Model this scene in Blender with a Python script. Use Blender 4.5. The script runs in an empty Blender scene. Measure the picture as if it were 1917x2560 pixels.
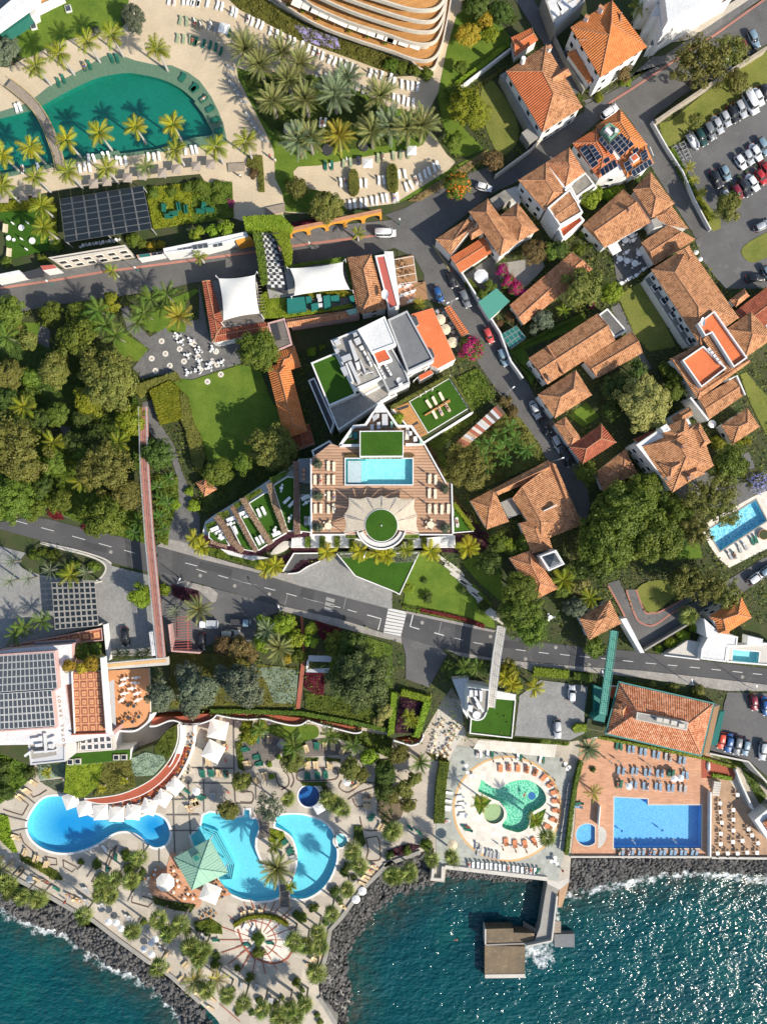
import bpy,math,random
import numpy as np
from mathutils import Vector
from mathutils.geometry import tessellate_polygon
aa=Vector;ae=math;ac=random
ac.seed(7);RNG=np.random.default_rng(7)
R=ae.radians
S=0.0925
H=1850*S
CX,CY=958.5,1280.0
scene=bpy.context.scene
COL=scene.collection
cam=bpy.data.cameras.new('camera');camo=bpy.data.objects.new('camera',cam);COL.objects.link(camo)
camo.location=(0,0,H)
cam.sensor_fit='VERTICAL';cam.sensor_height=24;cam.lens=24*1850/2560
cam.clip_end=3000
scene.camera=camo
SUN_EL,SUN_DIR=R(35),aa((0.81,-0.586,0)).normalized()
world=bpy.data.worlds.new('World');scene.world=world;world.use_nodes=True
wn=world.node_tree
sky=wn.nodes.new('ShaderNodeTexSky');sky.sky_type='NISHITA';sky.sun_disc=False
sky.sun_elevation=SUN_EL;sky.sun_rotation=ae.atan2(SUN_DIR.x,SUN_DIR.y)
wn.links.new(sky.outputs[0],wn.nodes['Background'].inputs[0])
wn.nodes['Background'].inputs[1].default_value=0.14
sl=bpy.data.lights.new('sun','SUN');so=bpy.data.objects.new('sun',sl);COL.objects.link(so)
sl.energy=5.0;sl.angle=R(0.5);sl.color=(1.0,0.92,0.80)
sv=aa((SUN_DIR.x*ae.cos(SUN_EL),SUN_DIR.y*ae.cos(SUN_EL),ae.sin(SUN_EL)))
so.rotation_euler=sv.to_track_quat('Z','Y').to_euler()
so.location=sv*300
vs=scene.view_settings
vs.view_transform='Standard';vs.look='None';vs.gamma=1;vs.use_curve_mapping=False
vs.exposure=0.36
scene.cycles.max_bounces=6;scene.cycles.transparent_max_bounces=12
scene.cycles.caustics_reflective=False;scene.cycles.caustics_refractive=False
K=3.312
ox=oy=0.0
Z0=0.0
DECK,SEA=-7.0,-12.0
def O(x,y,z=None):
 global ox,oy,Z0
 ox,oy=x,y
 if z is not None:Z0=z
def Q(x,y):return(ox+x/K,oy+y/K)
def L(s):
 v=[float(t)for t in s.replace(',',' ').split()]
 return[Q(v[i],v[i+1])for i in range(0,len(v),2)]
def W(p,z):f=(H-z)/H*S;return aa(((p[0]-CX)*f,(CY-p[1])*f,z))
def M(r,z=0):return r/K*S*(H-z)/H
def ang(dx,dy):return ae.atan2(-dy,dx)
def ah(pts,n=5,closed=True):
 out=[];N=len(pts)
 rng=range(N)if closed else range(N-1)
 for i in rng:
  if closed:p0,p1,p2,p3=pts[i-1],pts[i],pts[(i+1)%N],pts[(i+2)%N]
  else:p0,p1,p2,p3=pts[max(i-1,0)],pts[i],pts[i+1],pts[min(i+2,N-1)]
  for k in range(n):
   t=k/n
   out.append(tuple(0.5*(2*p1[j]+(p2[j]-p0[j])*t+(2*p0[j]-5*p1[j]+4*p2[j]-p3[j])*t*t+(3*p1[j]-p0[j]-3*p2[j]+p3[j])*t**3)for j in(0,1)))
 if not closed:out.append(pts[-1])
 return out
def circ(x,y,r,n=40,ry=None,a0=0,a1=360):
 ry=ry or r
 m=n if a1-a0>=360 else n+1
 return[Q(x+r*ae.cos(R(a0+(a1-a0)*i/n)),y+ry*ae.sin(R(a0+(a1-a0)*i/n)))for i in range(m)]
def area2(w):return sum(w[i][0]*w[(i+1)%len(w)][1]-w[(i+1)%len(w)][0]*w[i][1]for i in range(len(w)))
def offset(w,d):
 n=len(w);s=1 if area2(w)>0 else-1;out=[]
 for i in range(n):
  a,b,c=aa(w[i-1][:2]),aa(w[i][:2]),aa(w[(i+1)%n][:2])
  e1=(b-a);e2=(c-b)
  if e1 .length<1e-6 or e2 .length<1e-6:out.append(aa((b.x,b.y,w[i][2])));continue
  n1=aa((e1 .y,-e1 .x)).normalized()*s;n2=aa((e2 .y,-e2 .x)).normalized()*s
  m=n1+n2
  m=m/max(m.length_squared/2,0.35)if m.length>1e-4 else n1
  out.append(aa((b.x+m.x*d,b.y+m.y*d,w[i][2])))
 return out
def inside(poly,x,y):
 c=False;j=len(poly)-1
 for i in range(len(poly)):
  if(poly[i][1]>y)!=(poly[j][1]>y)and x<(poly[j][0]-poly[i][0])*(y-poly[i][1])/(poly[j][1]-poly[i][1])+poly[i][0]:c=not c
  j=i
 return c
LOC={};MT={}
REG=[]
def aw(name,data,parent=None):
 o=bpy.data.objects.new(name,data);COL.objects.link(o)
 if parent is not None:o.parent=parent
 return o
def tag(o,base,cat,place='',group=None):
 o['category']=cat
 if group:o['group']=group
 REG.append((o,base,place));return o
def av(name,base,cat,loc,place='',group=None):
 o=aw(name,None);o.location=loc;o.empty_display_size=0.3;LOC[o.name]=aa(loc)
 return tag(o,base,cat,place,group)
def me_new(name,verts,faces,uvs=None,smooth_=False):
 me=bpy.data.meshes.new(name);me.from_pydata([tuple(v)for v in verts],[],faces)
 if uvs is not None:
  ul=me.uv_layers.new(name='UVMap');ul.data.foreach_set('uv',np.array(uvs,dtype=np.float32).ravel())
 if smooth_:me.polygons.foreach_set('use_smooth',[True]*len(me.polygons))
 return me
def ad(name,verts,faces,mat,parent=None,uvs=None,mi=None,sm=False):
 l=LOC[parent.name]if parent is not None else aa((0,0,0))
 me=me_new(name,[aa(v)-l for v in verts],faces,uvs,sm)
 for m in(mat if isinstance(mat,(list,tuple))else[mat]):me.materials.append(MT[m]if isinstance(m,str)else m)
 if mi is not None:me.polygons.foreach_set('material_index',mi)
 o=aw(name,me,parent);LOC[o.name]=l if parent is not None else aa((0,0,0))
 return o
def aC(o):
 me=o.data;n=len(me.vertices);co=np.empty(n*3,dtype=np.float32);me.vertices.foreach_get('co',co);co=co.reshape(-1,3)
 c=(co.max(0)+co.min(0))/2;c[2]=co[:,2].min();co-=c;me.vertices.foreach_set('co',co.ravel());me.update()
 o.location=aa([float(x)for x in c]);LOC[o.name]=o.location.copy();return o
def struct(o):o['kind']='structure';return o
def stuff(o):o['kind']='stuff';return o
_ord=['','first','second','third','fourth','fifth','sixth','seventh','eighth','ninth','tenth','eleventh','twelfth','thirteenth','fourteenth','fifteenth','sixteenth','seventeenth','eighteenth','nineteenth']
def ordn(i):
 if i<20:return _ord[i]
 t={2:('twenty','twentieth'),3:('thirty','thirtieth'),4:('forty','fortieth'),5:('fifty','fiftieth'),6:('sixty','sixtieth')}[i//10]
 return t[1]if i%10==0 else t[0]+'-'+_ord[i%10]
def finish_labels():
 g={}
 for o,b,p in REG:g.setdefault((b,p),[]).append(o)
 for(b,p),os_ in g.items():
  if len(os_)==1:os_[0]['label']=(b+' '+p).strip();continue
  os_.sort(key=lambda o:(o.location.x/(H-o.location.z)))
  for i,o in enumerate(os_):
   n='leftmost' if i==0 else 'rightmost' if i==len(os_)-1 else ordn(i+1)
   o['label']=f'{n} {b} {p}'.strip()if n.endswith('most')else f'{n} {b} from the left {p}'.strip()
def tess(loops):
 return[list(t)for t in tessellate_polygon([[aa(v)for v in l]for l in loops])]
def fix_up(verts,tris):
 out=[]
 for t in tris:
  a,b,c=verts[t[0]],verts[t[1]],verts[t[2]]
  if(b[0]-a[0])*(c[1]-a[1])-(b[1]-a[1])*(c[0]-a[0])<0:t=[t[0],t[2],t[1]]
  out.append(t)
 return out
def sheet(name,pts,z,mat,holes=(),parent=None):
 loops=[[W(p,z)for p in pts]]+[[W(p,z)for p in h]for h in holes]
 v=[p for l in loops for p in l]
 return ad(name,v,fix_up(v,tess(loops)),mat,parent)
def aq(top,zb,tops=True):
 n=len(top);v=[aa(p)for p in top]+[aa((p[0],p[1],zb))for p in top]
 ccw=area2(top)>0;f=[]
 for i in range(n):
  j=(i+1)%n
  f.append((i,n+i,n+j,j)if ccw else(j,n+j,n+i,i))
 if tops:f+=fix_up(v,tess([top]))
 return v,f
def aj(name,pts,z1,z0,mat,parent=None,holes=()):
 top=[W(p,z1)for p in pts]
 v,f=aq(top,z0,not holes)
 if holes:
  hl=[[W(p,z1)for p in h]for h in holes]
  loops=[top]+hl;vv=[p for l in loops for p in l];b=len(v);v+=vv
  f+=[[i+b for i in t]for t in fix_up(vv,tess(loops))]
 return ad(name,v,f,mat,parent)
def merge(parts):
 V,F,I=[],[],[]
 for k,(v,f)in enumerate(parts):
  b=len(V);V+=list(v);F+=[tuple(i+b for i in t)for t in f];I+=[k]*len(f)
 return V,F,I
def box(cx,cy,cz,sx,sy,sz,rz=0.0):
 c,s=ae.cos(rz),ae.sin(rz);v=[]
 for z in(-1,1):
  for x,y in((-1,-1),(1,-1),(1,1),(-1,1)):
   a,b=x*sx/2,y*sy/2;v.append(aa((cx+a*c-b*s,cy+a*s+b*c,cz+z*sz/2)))
 return v,[(0,3,2,1),(4,5,6,7),(0,1,5,4),(1,2,6,5),(2,3,7,6),(3,0,4,7)]
def cyl(cx,cy,z0,z1,r0,r1=None,n=12,ax=None):
 r1=r0 if r1 is None else r1
 v=[aa((cx+r0*ae.cos(2*ae.pi*i/n),cy+r0*ae.sin(2*ae.pi*i/n),z0))for i in range(n)]
 v+=[aa((cx+r1*ae.cos(2*ae.pi*i/n),cy+r1*ae.sin(2*ae.pi*i/n),z1))for i in range(n)]
 f=[(i,(i+1)%n,n+(i+1)%n,n+i)for i in range(n)]+[tuple(range(n,2*n)),tuple(range(n-1,-1,-1))]
 return v,f
def aE(pts,r,n=5):
 v,f=[],[];m=len(pts);rr=r if isinstance(r,(list,tuple))else[r]*m
 for k in range(m):
  p=aa(pts[k]);t=aa(pts[min(k+1,m-1)])-aa(pts[max(k-1,0)])
  t.normalize();u=t.orthogonal().normalized();w=t.cross(u)
  v+=[p+(u*ae.cos(2*ae.pi*i/n)+w*ae.sin(2*ae.pi*i/n))*rr[k]for i in range(n)]
 for k in range(m-1):
  for i in range(n):
   f.append((k*n+i,k*n+(i+1)%n,(k+1)*n+(i+1)%n,(k+1)*n+i))
 f+=[tuple(range(n-1,-1,-1)),tuple(range((m-1)*n,m*n))]
 return v,f
def ak(pts,z,w):
 P=[W(p,z)for p in pts];v,f=[],[]
 for i,p in enumerate(P):
  t=P[min(i+1,len(P)-1)]-P[max(i-1,0)];n=aa((-t.y,t.x,0)).normalized()*(w/2)
  v+=[p+n,p-n]
 for i in range(len(P)-1):f.append((2*i,2*i+1,2*i+3,2*i+2))
 return v,f
def ribbon(name,pts,z,w,mat,parent=None):
 v,f=ak(pts,z,w);return ad(name,v,f,mat,parent)
def wall_geo(pts,z1,z0,w):
 v,f=ak(pts,z1,w);n=len(v)//2
 out=[v[2*i]for i in range(n)]+[v[2*i+1]for i in range(n-1,-1,-1)]
 return aq(out,z0)
def ar(name,pts,z1,z0,w,mat,parent=None):
 v,f=wall_geo(pts,z1,z0,w);return ad(name,v,f,mat,parent)
def nodes(name):
 m=bpy.data.materials.new(name);m.use_nodes=True;nt=m.node_tree
 return m,nt,nt.nodes['Principled BSDF']
def nd(nt,t,**kw):
 n=nt.nodes.new(t)
 for k,v in kw.items():setattr(n,k,v)
 return n
def lk(nt,a,b):nt.links.new(a,b)
def c4(c):return(c[0],c[1],c[2],1)
def mix(nt,a,b,f,mode='MIX'):
 n=nd(nt,'ShaderNodeMix',data_type='RGBA',blend_type=mode)
 for s,v in((n.inputs[6],a),(n.inputs[7],b)):
  if isinstance(v,tuple):s.default_value=c4(v)
  else:lk(nt,v,s)
 if isinstance(f,(int,float)):n.inputs[0].default_value=f
 else:lk(nt,f,n.inputs[0])
 return n.outputs[2]
def ramp(nt,src,a,b):
 r=nd(nt,'ShaderNodeMapRange');lk(nt,src,r.inputs[0]);r.inputs[1].default_value=a;r.inputs[2].default_value=b
 return r.outputs[0]
def aG(nt,vec,scale,det=3,rough=.6,d=None):
 n=nd(nt,'ShaderNodeTexNoise');n.inputs['Scale'].default_value=scale;n.inputs['Detail'].default_value=det;n.inputs['Roughness'].default_value=rough
 lk(nt,vec,n.inputs['Vector']);return n.outputs[0]
def ay(nt,op,a,b=None):
 n=nd(nt,'ShaderNodeMath',operation=op)
 for s,v in zip(n.inputs,(a,b)):
  if v is None:continue
  if isinstance(v,(int,float)):s.default_value=v
  else:lk(nt,v,s)
 return n.outputs[0]
def bump(nt,h,strength,dist,b):
 n=nd(nt,'ShaderNodeBump');n.inputs['Strength'].default_value=strength;n.inputs['Distance'].default_value=dist
 lk(nt,h,n.inputs['Height']);lk(nt,n.outputs[0],b.inputs['Normal'])
def pos(nt):return nd(nt,'ShaderNodeNewGeometry').outputs['Position']
def az(name,c1,c2=None,big=.25,fine=4.0,rough=.85,bmp=0.0,c3=None,spec=.3,metal=0.0,grid=None):
 m,nt,b=nodes(name);p=pos(nt)
 c2=c2 or tuple(x*.82 for x in c1)
 col=mix(nt,c1,c2,ramp(nt,aG(nt,p,big,4),.35,.65))
 g=ramp(nt,aG(nt,p,fine,2),.3,.7)
 col=mix(nt,col,mix(nt,col,(.72,.72,.72),1.0,'MULTIPLY'),ay(nt,'MULTIPLY',g,.6))
 if c3:col=mix(nt,col,c3,ay(nt,'MULTIPLY',ramp(nt,aG(nt,p,big*2.3,6,.7),.56,.72),.7))
 if grid:
  mp=nd(nt,'ShaderNodeMapping');lk(nt,p,mp.inputs[0]);mp.inputs['Rotation'].default_value=(0,0,R(grid[4]if len(grid)>4 else 0))
  br=nd(nt,'ShaderNodeTexBrick');br.offset=.5 if len(grid)>5 else 0;br.inputs['Scale'].default_value=1;br.inputs['Brick Width'].default_value=grid[0];br.inputs['Row Height'].default_value=grid[1];br.inputs['Mortar Size'].default_value=grid[3]
  br.inputs['Color1'].default_value=(1,1,1,1);br.inputs['Color2'].default_value=(.8,.8,.8,1);br.inputs['Mortar'].default_value=c4(grid[2]);lk(nt,mp.outputs[0],br.inputs['Vector'])
  col=mix(nt,col,br.outputs['Color'],1.0,'MULTIPLY')
 lk(nt,col,b.inputs['Base Color']);b.inputs['Roughness'].default_value=rough;b.inputs['Specular IOR Level'].default_value=spec;b.inputs['Metallic'].default_value=metal
 if bmp:bump(nt,aG(nt,p,fine*1.5,3),bmp,.05,b)
 MT[name]=m;return m
def tile(name,cols,pitch=.34,var=1.0):
 m,nt,b=nodes(name);uv=nd(nt,'ShaderNodeUVMap').outputs[0]
 sp=nd(nt,'ShaderNodeSeparateXYZ');lk(nt,uv,sp.inputs[0])
 u=ay(nt,'DIVIDE',sp.outputs[0],pitch);v=ay(nt,'DIVIDE',sp.outputs[1],.42)
 cb=nd(nt,'ShaderNodeCombineXYZ');lk(nt,ay(nt,'FLOOR',u),cb.inputs[0]);lk(nt,ay(nt,'FLOOR',v),cb.inputs[1])
 wnz=nd(nt,'ShaderNodeTexWhiteNoise',noise_dimensions='2D');lk(nt,cb.outputs[0],wnz.inputs[0])
 rp=nd(nt,'ShaderNodeValToRGB');el=rp.color_ramp.elements
 while len(el)<len(cols):el.new(.5)
 for i,c in enumerate(cols):el[i].position=i/(len(cols)-1);el[i].color=c4(c)
 lk(nt,wnz.outputs[0],rp.inputs[0])
 p=pos(nt)
 mid=cols[len(cols)//2]
 col=mix(nt,mid,rp.outputs[0],var)
 st=ramp(nt,aG(nt,p,.55,5,.7),.42,.7)
 col=mix(nt,col,mix(nt,col,(.60,.52,.46),1.0,'MULTIPLY'),ay(nt,'MULTIPLY',st,var*.8))
 lk(nt,col,b.inputs['Base Color']);b.inputs['Roughness'].default_value=.85;b.inputs['Specular IOR Level'].default_value=.2
 s=ay(nt,'SINE',ay(nt,'MULTIPLY',u,2*ae.pi))
 s2=ay(nt,'ADD',ay(nt,'MULTIPLY',s,.5),ay(nt,'MULTIPLY',ay(nt,'FRACT',v),-.25))
 bump(nt,s2,1.0,.11,b)
 MT[name]=m;return m
def ai(name,c1,c2,rough=.55,trans=.25,island=True,big=.35):
 m,nt,b=nodes(name);g=nd(nt,'ShaderNodeNewGeometry');p=g.outputs['Position']
 f=ramp(nt,aG(nt,p,big,3),.35,.65)
 if island:
  f=ay(nt,'ADD',ay(nt,'MULTIPLY',f,.55),ay(nt,'MULTIPLY',g.outputs['Random Per Island'],.45))
 oi=nd(nt,'ShaderNodeObjectInfo')
 hs=nd(nt,'ShaderNodeHueSaturation');lk(nt,mix(nt,c1,c2,f),hs.inputs['Color'])
 lk(nt,ay(nt,'ADD',ay(nt,'MULTIPLY',oi.outputs['Random'],.035),.4825),hs.inputs['Hue']);lk(nt,ay(nt,'ADD',ay(nt,'MULTIPLY',oi.outputs['Random'],.35),.85),hs.inputs['Value'])
 lk(nt,hs.outputs[0],b.inputs['Base Color']);b.inputs['Roughness'].default_value=rough;b.inputs['Specular IOR Level'].default_value=.25
 if trans:
  tr=nd(nt,'ShaderNodeBsdfTranslucent');lk(nt,hs.outputs[0],tr.inputs[0])
  ms=nd(nt,'ShaderNodeMixShader');ms.inputs[0].default_value=trans
  lk(nt,b.outputs[0],ms.inputs[1]);lk(nt,tr.outputs[0],ms.inputs[2]);lk(nt,ms.outputs[0],nt.nodes['Material Output'].inputs[0])
 MT[name]=m;return m
def plain(name,c,rough=.5,metal=0.0,spec=.4,coat=0.0):
 m,nt,b=nodes(name);n=ramp(nt,aG(nt,pos(nt),3.0,2),.3,.7)
 lk(nt,mix(nt,c,tuple(x*.88 for x in c),n),b.inputs['Base Color'])
 b.inputs['Roughness'].default_value=rough;b.inputs['Metallic'].default_value=metal;b.inputs['Specular IOR Level'].default_value=spec;b.inputs['Coat Weight'].default_value=coat
 MT[name]=m;return m
def lawn(name,c1,c2,big=.18):
 m,nt,b=nodes(name);p=pos(nt)
 col=mix(nt,c1,c2,ramp(nt,aG(nt,p,big,5,.65),.35,.68))
 col=mix(nt,col,mix(nt,col,(.55,.6,.5),1.0,'MULTIPLY'),ramp(nt,aG(nt,p,5.0,3),.4,.75))
 lk(nt,col,b.inputs['Base Color']);b.inputs['Roughness'].default_value=.9;b.inputs['Specular IOR Level'].default_value=.15
 bump(nt,aG(nt,p,9.0,3),.8,.08,b);MT[name]=m;return m
az('asphalt',(.105,.104,.104),(.08,.08,.082),.1,6,.9,.2,(.15,.145,.135))
az('asphalt_patch',(.075,.075,.077),(.06,.06,.062),.3,6,.9)
az('asphalt_lot',(.15,.147,.142),(.115,.113,.11),.15,6,.9,.2,(.20,.195,.18))
az('cobble',(.20,.195,.185),(.155,.15,.143),.2,5,.9,.6,(.17,.165,.15),grid=(.28,.2,(.55,.55,.55),.035,25,1))
az('pavement',(.40,.37,.33),(.33,.31,.28),.3,5,.9,.2,grid=(.9,.9,(.7,.7,.7),.03,15))
az('grey_paving',(.20,.195,.185),(.16,.157,.15),.3,5,.9,.2,grid=(.6,.6,(.75,.75,.75),.03,12))
az('forecourt',(.34,.335,.315),(.28,.278,.265),.25,5,.9,.2,grid=(.5,.5,(.82,.82,.82),.03,20))
az('sand',(.63,.52,.36),(.55,.45,.31),.2,3,.95,.3,(.45,.35,.24))
az('sailcloth',(.66,.56,.42),(.60,.51,.38),.4,2,.8)
az('soil',(.075,.075,.035),(.045,.07,.02),.35,3,.95,.5,(.05,.085,.018))
az('cream_deck',(.61,.54,.44),(.53,.47,.38),.2,3,.85,.1,(.40,.35,.28),grid=(2.6,2.6,(.90,.88,.86),.03,10))
az('pale_plaza',(.86,.80,.69),(.80,.74,.63),.2,3,.8,.1,grid=(1.2,1.2,(.93,.93,.93),.03,5))
az('grey_deck',(.47,.48,.42),(.42,.43,.38),.2,3,.85,.1,grid=(1.0,1.0,(.88,.88,.88),.03,5))
az('terracotta',(.70,.38,.23),(.62,.33,.20),.3,4,.85,.2,(.62,.38,.26),grid=(1.2,.35,(.78,.76,.74),.03,3,1))
az('tan_tiles',(.52,.34,.21),(.46,.30,.19),.3,4,.85,.2,grid=(.8,.8,(.85,.82,.8),.03,0))
az('yellow_stone',(.70,.44,.20),(.64,.40,.18),.3,4,.8)
az('red_floor',(.40,.10,.055),(.34,.085,.045),.4,4,.8,.1)
az('red_band',(.40,.13,.08),(.34,.11,.07),.4,4,.85)
az('brown_band',(.16,.10,.07),(.12,.08,.06),.4,4,.85)
az('dark_band',(.15,.14,.125),(.12,.11,.10),.4,4,.85)
az('pink_strip',(.45,.20,.15),(.38,.18,.14),.4,4,.85)
az('white_wall',(.80,.79,.76),(.74,.73,.70),.2,2,.8,0,(.60,.58,.53))
az('cream_wall',(.66,.60,.50),(.60,.54,.45),.2,2,.8)
az('pink_wall',(.62,.40,.36),(.55,.35,.32),.2,2,.8)
az('stone_wall',(.42,.36,.28),(.30,.26,.20),.6,2,.9,.4,(.55,.50,.42))
az('yellow_wall',(.75,.36,.05),(.68,.32,.05),.3,2,.75)
az('concrete',(.36,.34,.30),(.29,.275,.245),.3,3,.9,.2,(.22,.21,.19))
az('pale_concrete',(.62,.58,.51),(.54,.51,.45),.3,3,.85,.1)
az('wet_concrete',(.20,.145,.085),(.13,.10,.065),.35,3,.7,.3,(.33,.25,.16))
az('grey_roof',(.20,.205,.21),(.16,.165,.17),.3,4,.85,.2,(.13,.135,.14))
az('mossy_roof',(.30,.28,.24),(.20,.19,.165),.7,4,.9,.3,(.12,.12,.10))
az('white_roof',(.72,.72,.70),(.64,.64,.63),.2,2,.8,0,(.5,.5,.48))
az('wood_deck',(.58,.36,.23),(.52,.32,.20),.5,3,.8,.1,grid=(30,.62,(.55,.5,.46),.10,0))
az('orange_wood',(.62,.32,.11),(.54,.27,.09),.5,3,.7,.1,grid=(30,.4,(.7,.65,.6),.04,-20))
az('grey_wood',(.24,.21,.18),(.18,.16,.14),.5,3,.85,.1,grid=(30,.35,(.55,.55,.55),.04,0))
az('plank',(.36,.30,.235),(.30,.25,.20),.9,3,.85)
az('rust_roof',(.60,.13,.05),(.52,.11,.045),.3,3,.8,0,(.66,.2,.1))
az('orange_roof',(.70,.19,.07),(.63,.165,.06),.25,3,.85,0,(.72,.25,.12))
az('rock',(.125,.12,.115),(.065,.064,.062),.5,3,.85,.9,(.16,.15,.135))
az('wet_rock',(.028,.027,.026),(.018,.018,.018),.8,3,.35,.9)
az('bark',(.16,.115,.075),(.10,.075,.05),1.5,6,.95,.6)
az('palm_bark',(.30,.27,.225),(.22,.20,.165),1.5,6,.9,.5)
az('royal_bark',(.46,.44,.40),(.38,.36,.33),1.5,6,.85,.2)
az('terracotta_squares',(.70,.34,.16),(.64,.31,.145),.4,3,.8,.1)
tile('tile_old',[(.24,.115,.06),(.45,.215,.10),(.53,.26,.125),(.60,.32,.165)],.40,.8)
tile('tile_mid',[(.32,.135,.065),(.50,.21,.10),(.57,.26,.125),(.64,.33,.18)],.44,.8)
tile('tile_new',[(.50,.14,.055),(.58,.17,.065),(.62,.19,.075)],.5,.5)
tile('tile_orange',[(.55,.175,.05),(.64,.22,.07),(.68,.26,.09)],.5,.6)
tile('tile_dark',[(.22,.07,.04),(.34,.10,.055),(.42,.13,.07)],.5,.7)
tile('tile_club',[(.42,.15,.07),(.56,.22,.11),(.68,.36,.22)],.42)
lawn('lawn',(.16,.225,.03),(.085,.155,.02))
lawn('lawn_dry',(.24,.235,.06),(.15,.18,.035))
lawn('turf',(.05,.125,.012),(.038,.10,.010),.3)
ai('leaf_mid',(.08,.13,.016),(.185,.235,.03),trans=.32)
ai('leaf_dark',(.05,.09,.016),(.115,.165,.03),trans=.3)
ai('leaf_yellow',(.15,.19,.012),(.27,.27,.02))
ai('leaf_lime',(.16,.25,.015),(.28,.36,.03))
ai('leaf_olive',(.115,.13,.026),(.24,.235,.05),trans=.3)
ai('leaf_grey',(.10,.13,.075),(.17,.19,.12))
ai('leaf_gold',(.30,.25,.02),(.42,.30,.03))
ai('leaf_pale',(.27,.27,.07),(.40,.37,.12))
ai('leaf_brown',(.12,.085,.03),(.20,.13,.05))
ai('leaf_red',(.10,.012,.018),(.19,.025,.03))
ai('leaf_purple',(.05,.018,.03),(.10,.03,.045))
ai('leaf_rosy',(.30,.20,.12),(.42,.28,.20))
ai('bougainvillea',(.35,.012,.10),(.50,.03,.20))
ai('flower_orange',(.70,.12,.01),(.75,.2,.02))
ai('flower_blue',(.30,.30,.60),(.45,.42,.75))
ai('leaf_silver',(.22,.30,.20),(.34,.42,.30))
ai('leaf_banana',(.06,.15,.02),(.13,.24,.04))
ai('reed',(.33,.26,.10),(.42,.33,.14))
ai('frond_royal',(.13,.19,.015),(.31,.30,.02))
ai('frond_gold',(.22,.25,.015),(.44,.38,.02))
ai('frond_green',(.07,.14,.018),(.15,.21,.03))
ai('frond_date',(.17,.20,.06),(.32,.31,.11))
ai('frond_blue',(.15,.21,.11),(.28,.33,.17))
ai('frond_yellow',(.27,.26,.03),(.42,.33,.05))
ai('frond_fan',(.10,.16,.025),(.33,.36,.09))
ai('leaf_forest',(.06,.08,.026),(.13,.145,.045))
ai('frond_aloe',(.16,.21,.12),(.27,.31,.17))
for n_,c_,r_ in(('white',(.82,.82,.80),.5),('cream',(.76,.66,.48),.7),('canvas',(.80,.77,.70),.8),('beige_canvas',(.62,.53,.38),.8),('taupe_canvas',(.36,.30,.25),.8),('steel',(.45,.46,.47),.4),('dark_metal',(.05,.05,.055),.5),('black',(.02,.02,.02),.5),('green_pad',(.012,.13,.085),.7),('pale_green',(.30,.36,.22),.8),('blue_pad',(.20,.31,.42),.7),('orange_pad',(.62,.24,.11),.8),('grey_pad',(.40,.40,.39),.8),('tan_pad',(.60,.46,.27),.8),('wood',(.34,.19,.09),.7),('orange_chair',(.55,.26,.08),.7),('teal_metal',(.02,.17,.14),.5),('teal_roof',(.10,.36,.27),.55),('teal_trim',(.05,.22,.20),.6),('copper_green',(.30,.50,.37),.65),('copper_dark',(.13,.30,.22),.65),('rubber',(.02,.02,.02),.9),('skin',(.48,.26,.17),.6),('skin_tan',(.34,.17,.10),.6),('cloth_red',(.50,.05,.06),.9),('cloth_blue',(.06,.12,.40),.9),('cloth_white',(.75,.75,.75),.9),('cloth_black',(.03,.03,.03),.9),('hair',(.05,.03,.02),.8),('blue_tarp',(.03,.30,.62),.6),('brass',(.55,.42,.12),.4),('clay_pot',(.48,.24,.14),.8),('lamp_white',(.85,.83,.78),.4),('red_sheet',(.48,.12,.09),.5),('silver_sheet',(.55,.55,.55),.45)):
 plain(n_,c_,r_)
for n_,c_ in(('paint_white',(.82,.82,.82)),('paint_silver',(.42,.44,.46)),('paint_grey',(.16,.17,.18)),('paint_black',(.018,.018,.02)),('paint_red',(.42,.02,.02)),('paint_blue',(.02,.09,.26)),('paint_green',(.012,.05,.04)),('paint_sky',(.19,.28,.34)),('paint_wine',(.20,.012,.025)),('paint_beige',(.45,.42,.33)),('paint_coral',(.55,.07,.06)),('paint_orange',(.70,.07,.02))):
 plain(n_,c_,.32,0.0,.5,.6)
plain('glass_dark',(.018,.024,.028),.06,0,.6)
plain('glass_blue',(.07,.08,.09),.16,0,.5)
plain('glass_green',(.03,.16,.13),.08,0,.6)
plain('solar',(.012,.02,.04),.18,0,.6)
plain('lens',(.85,.85,.82),.1,0,.6)
plain('lens_red',(.4,.01,.01),.15,0,.6)
plain('road_paint',(.62,.61,.58),.8)
plain('worn_paint',(.30,.295,.28),.9)
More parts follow.
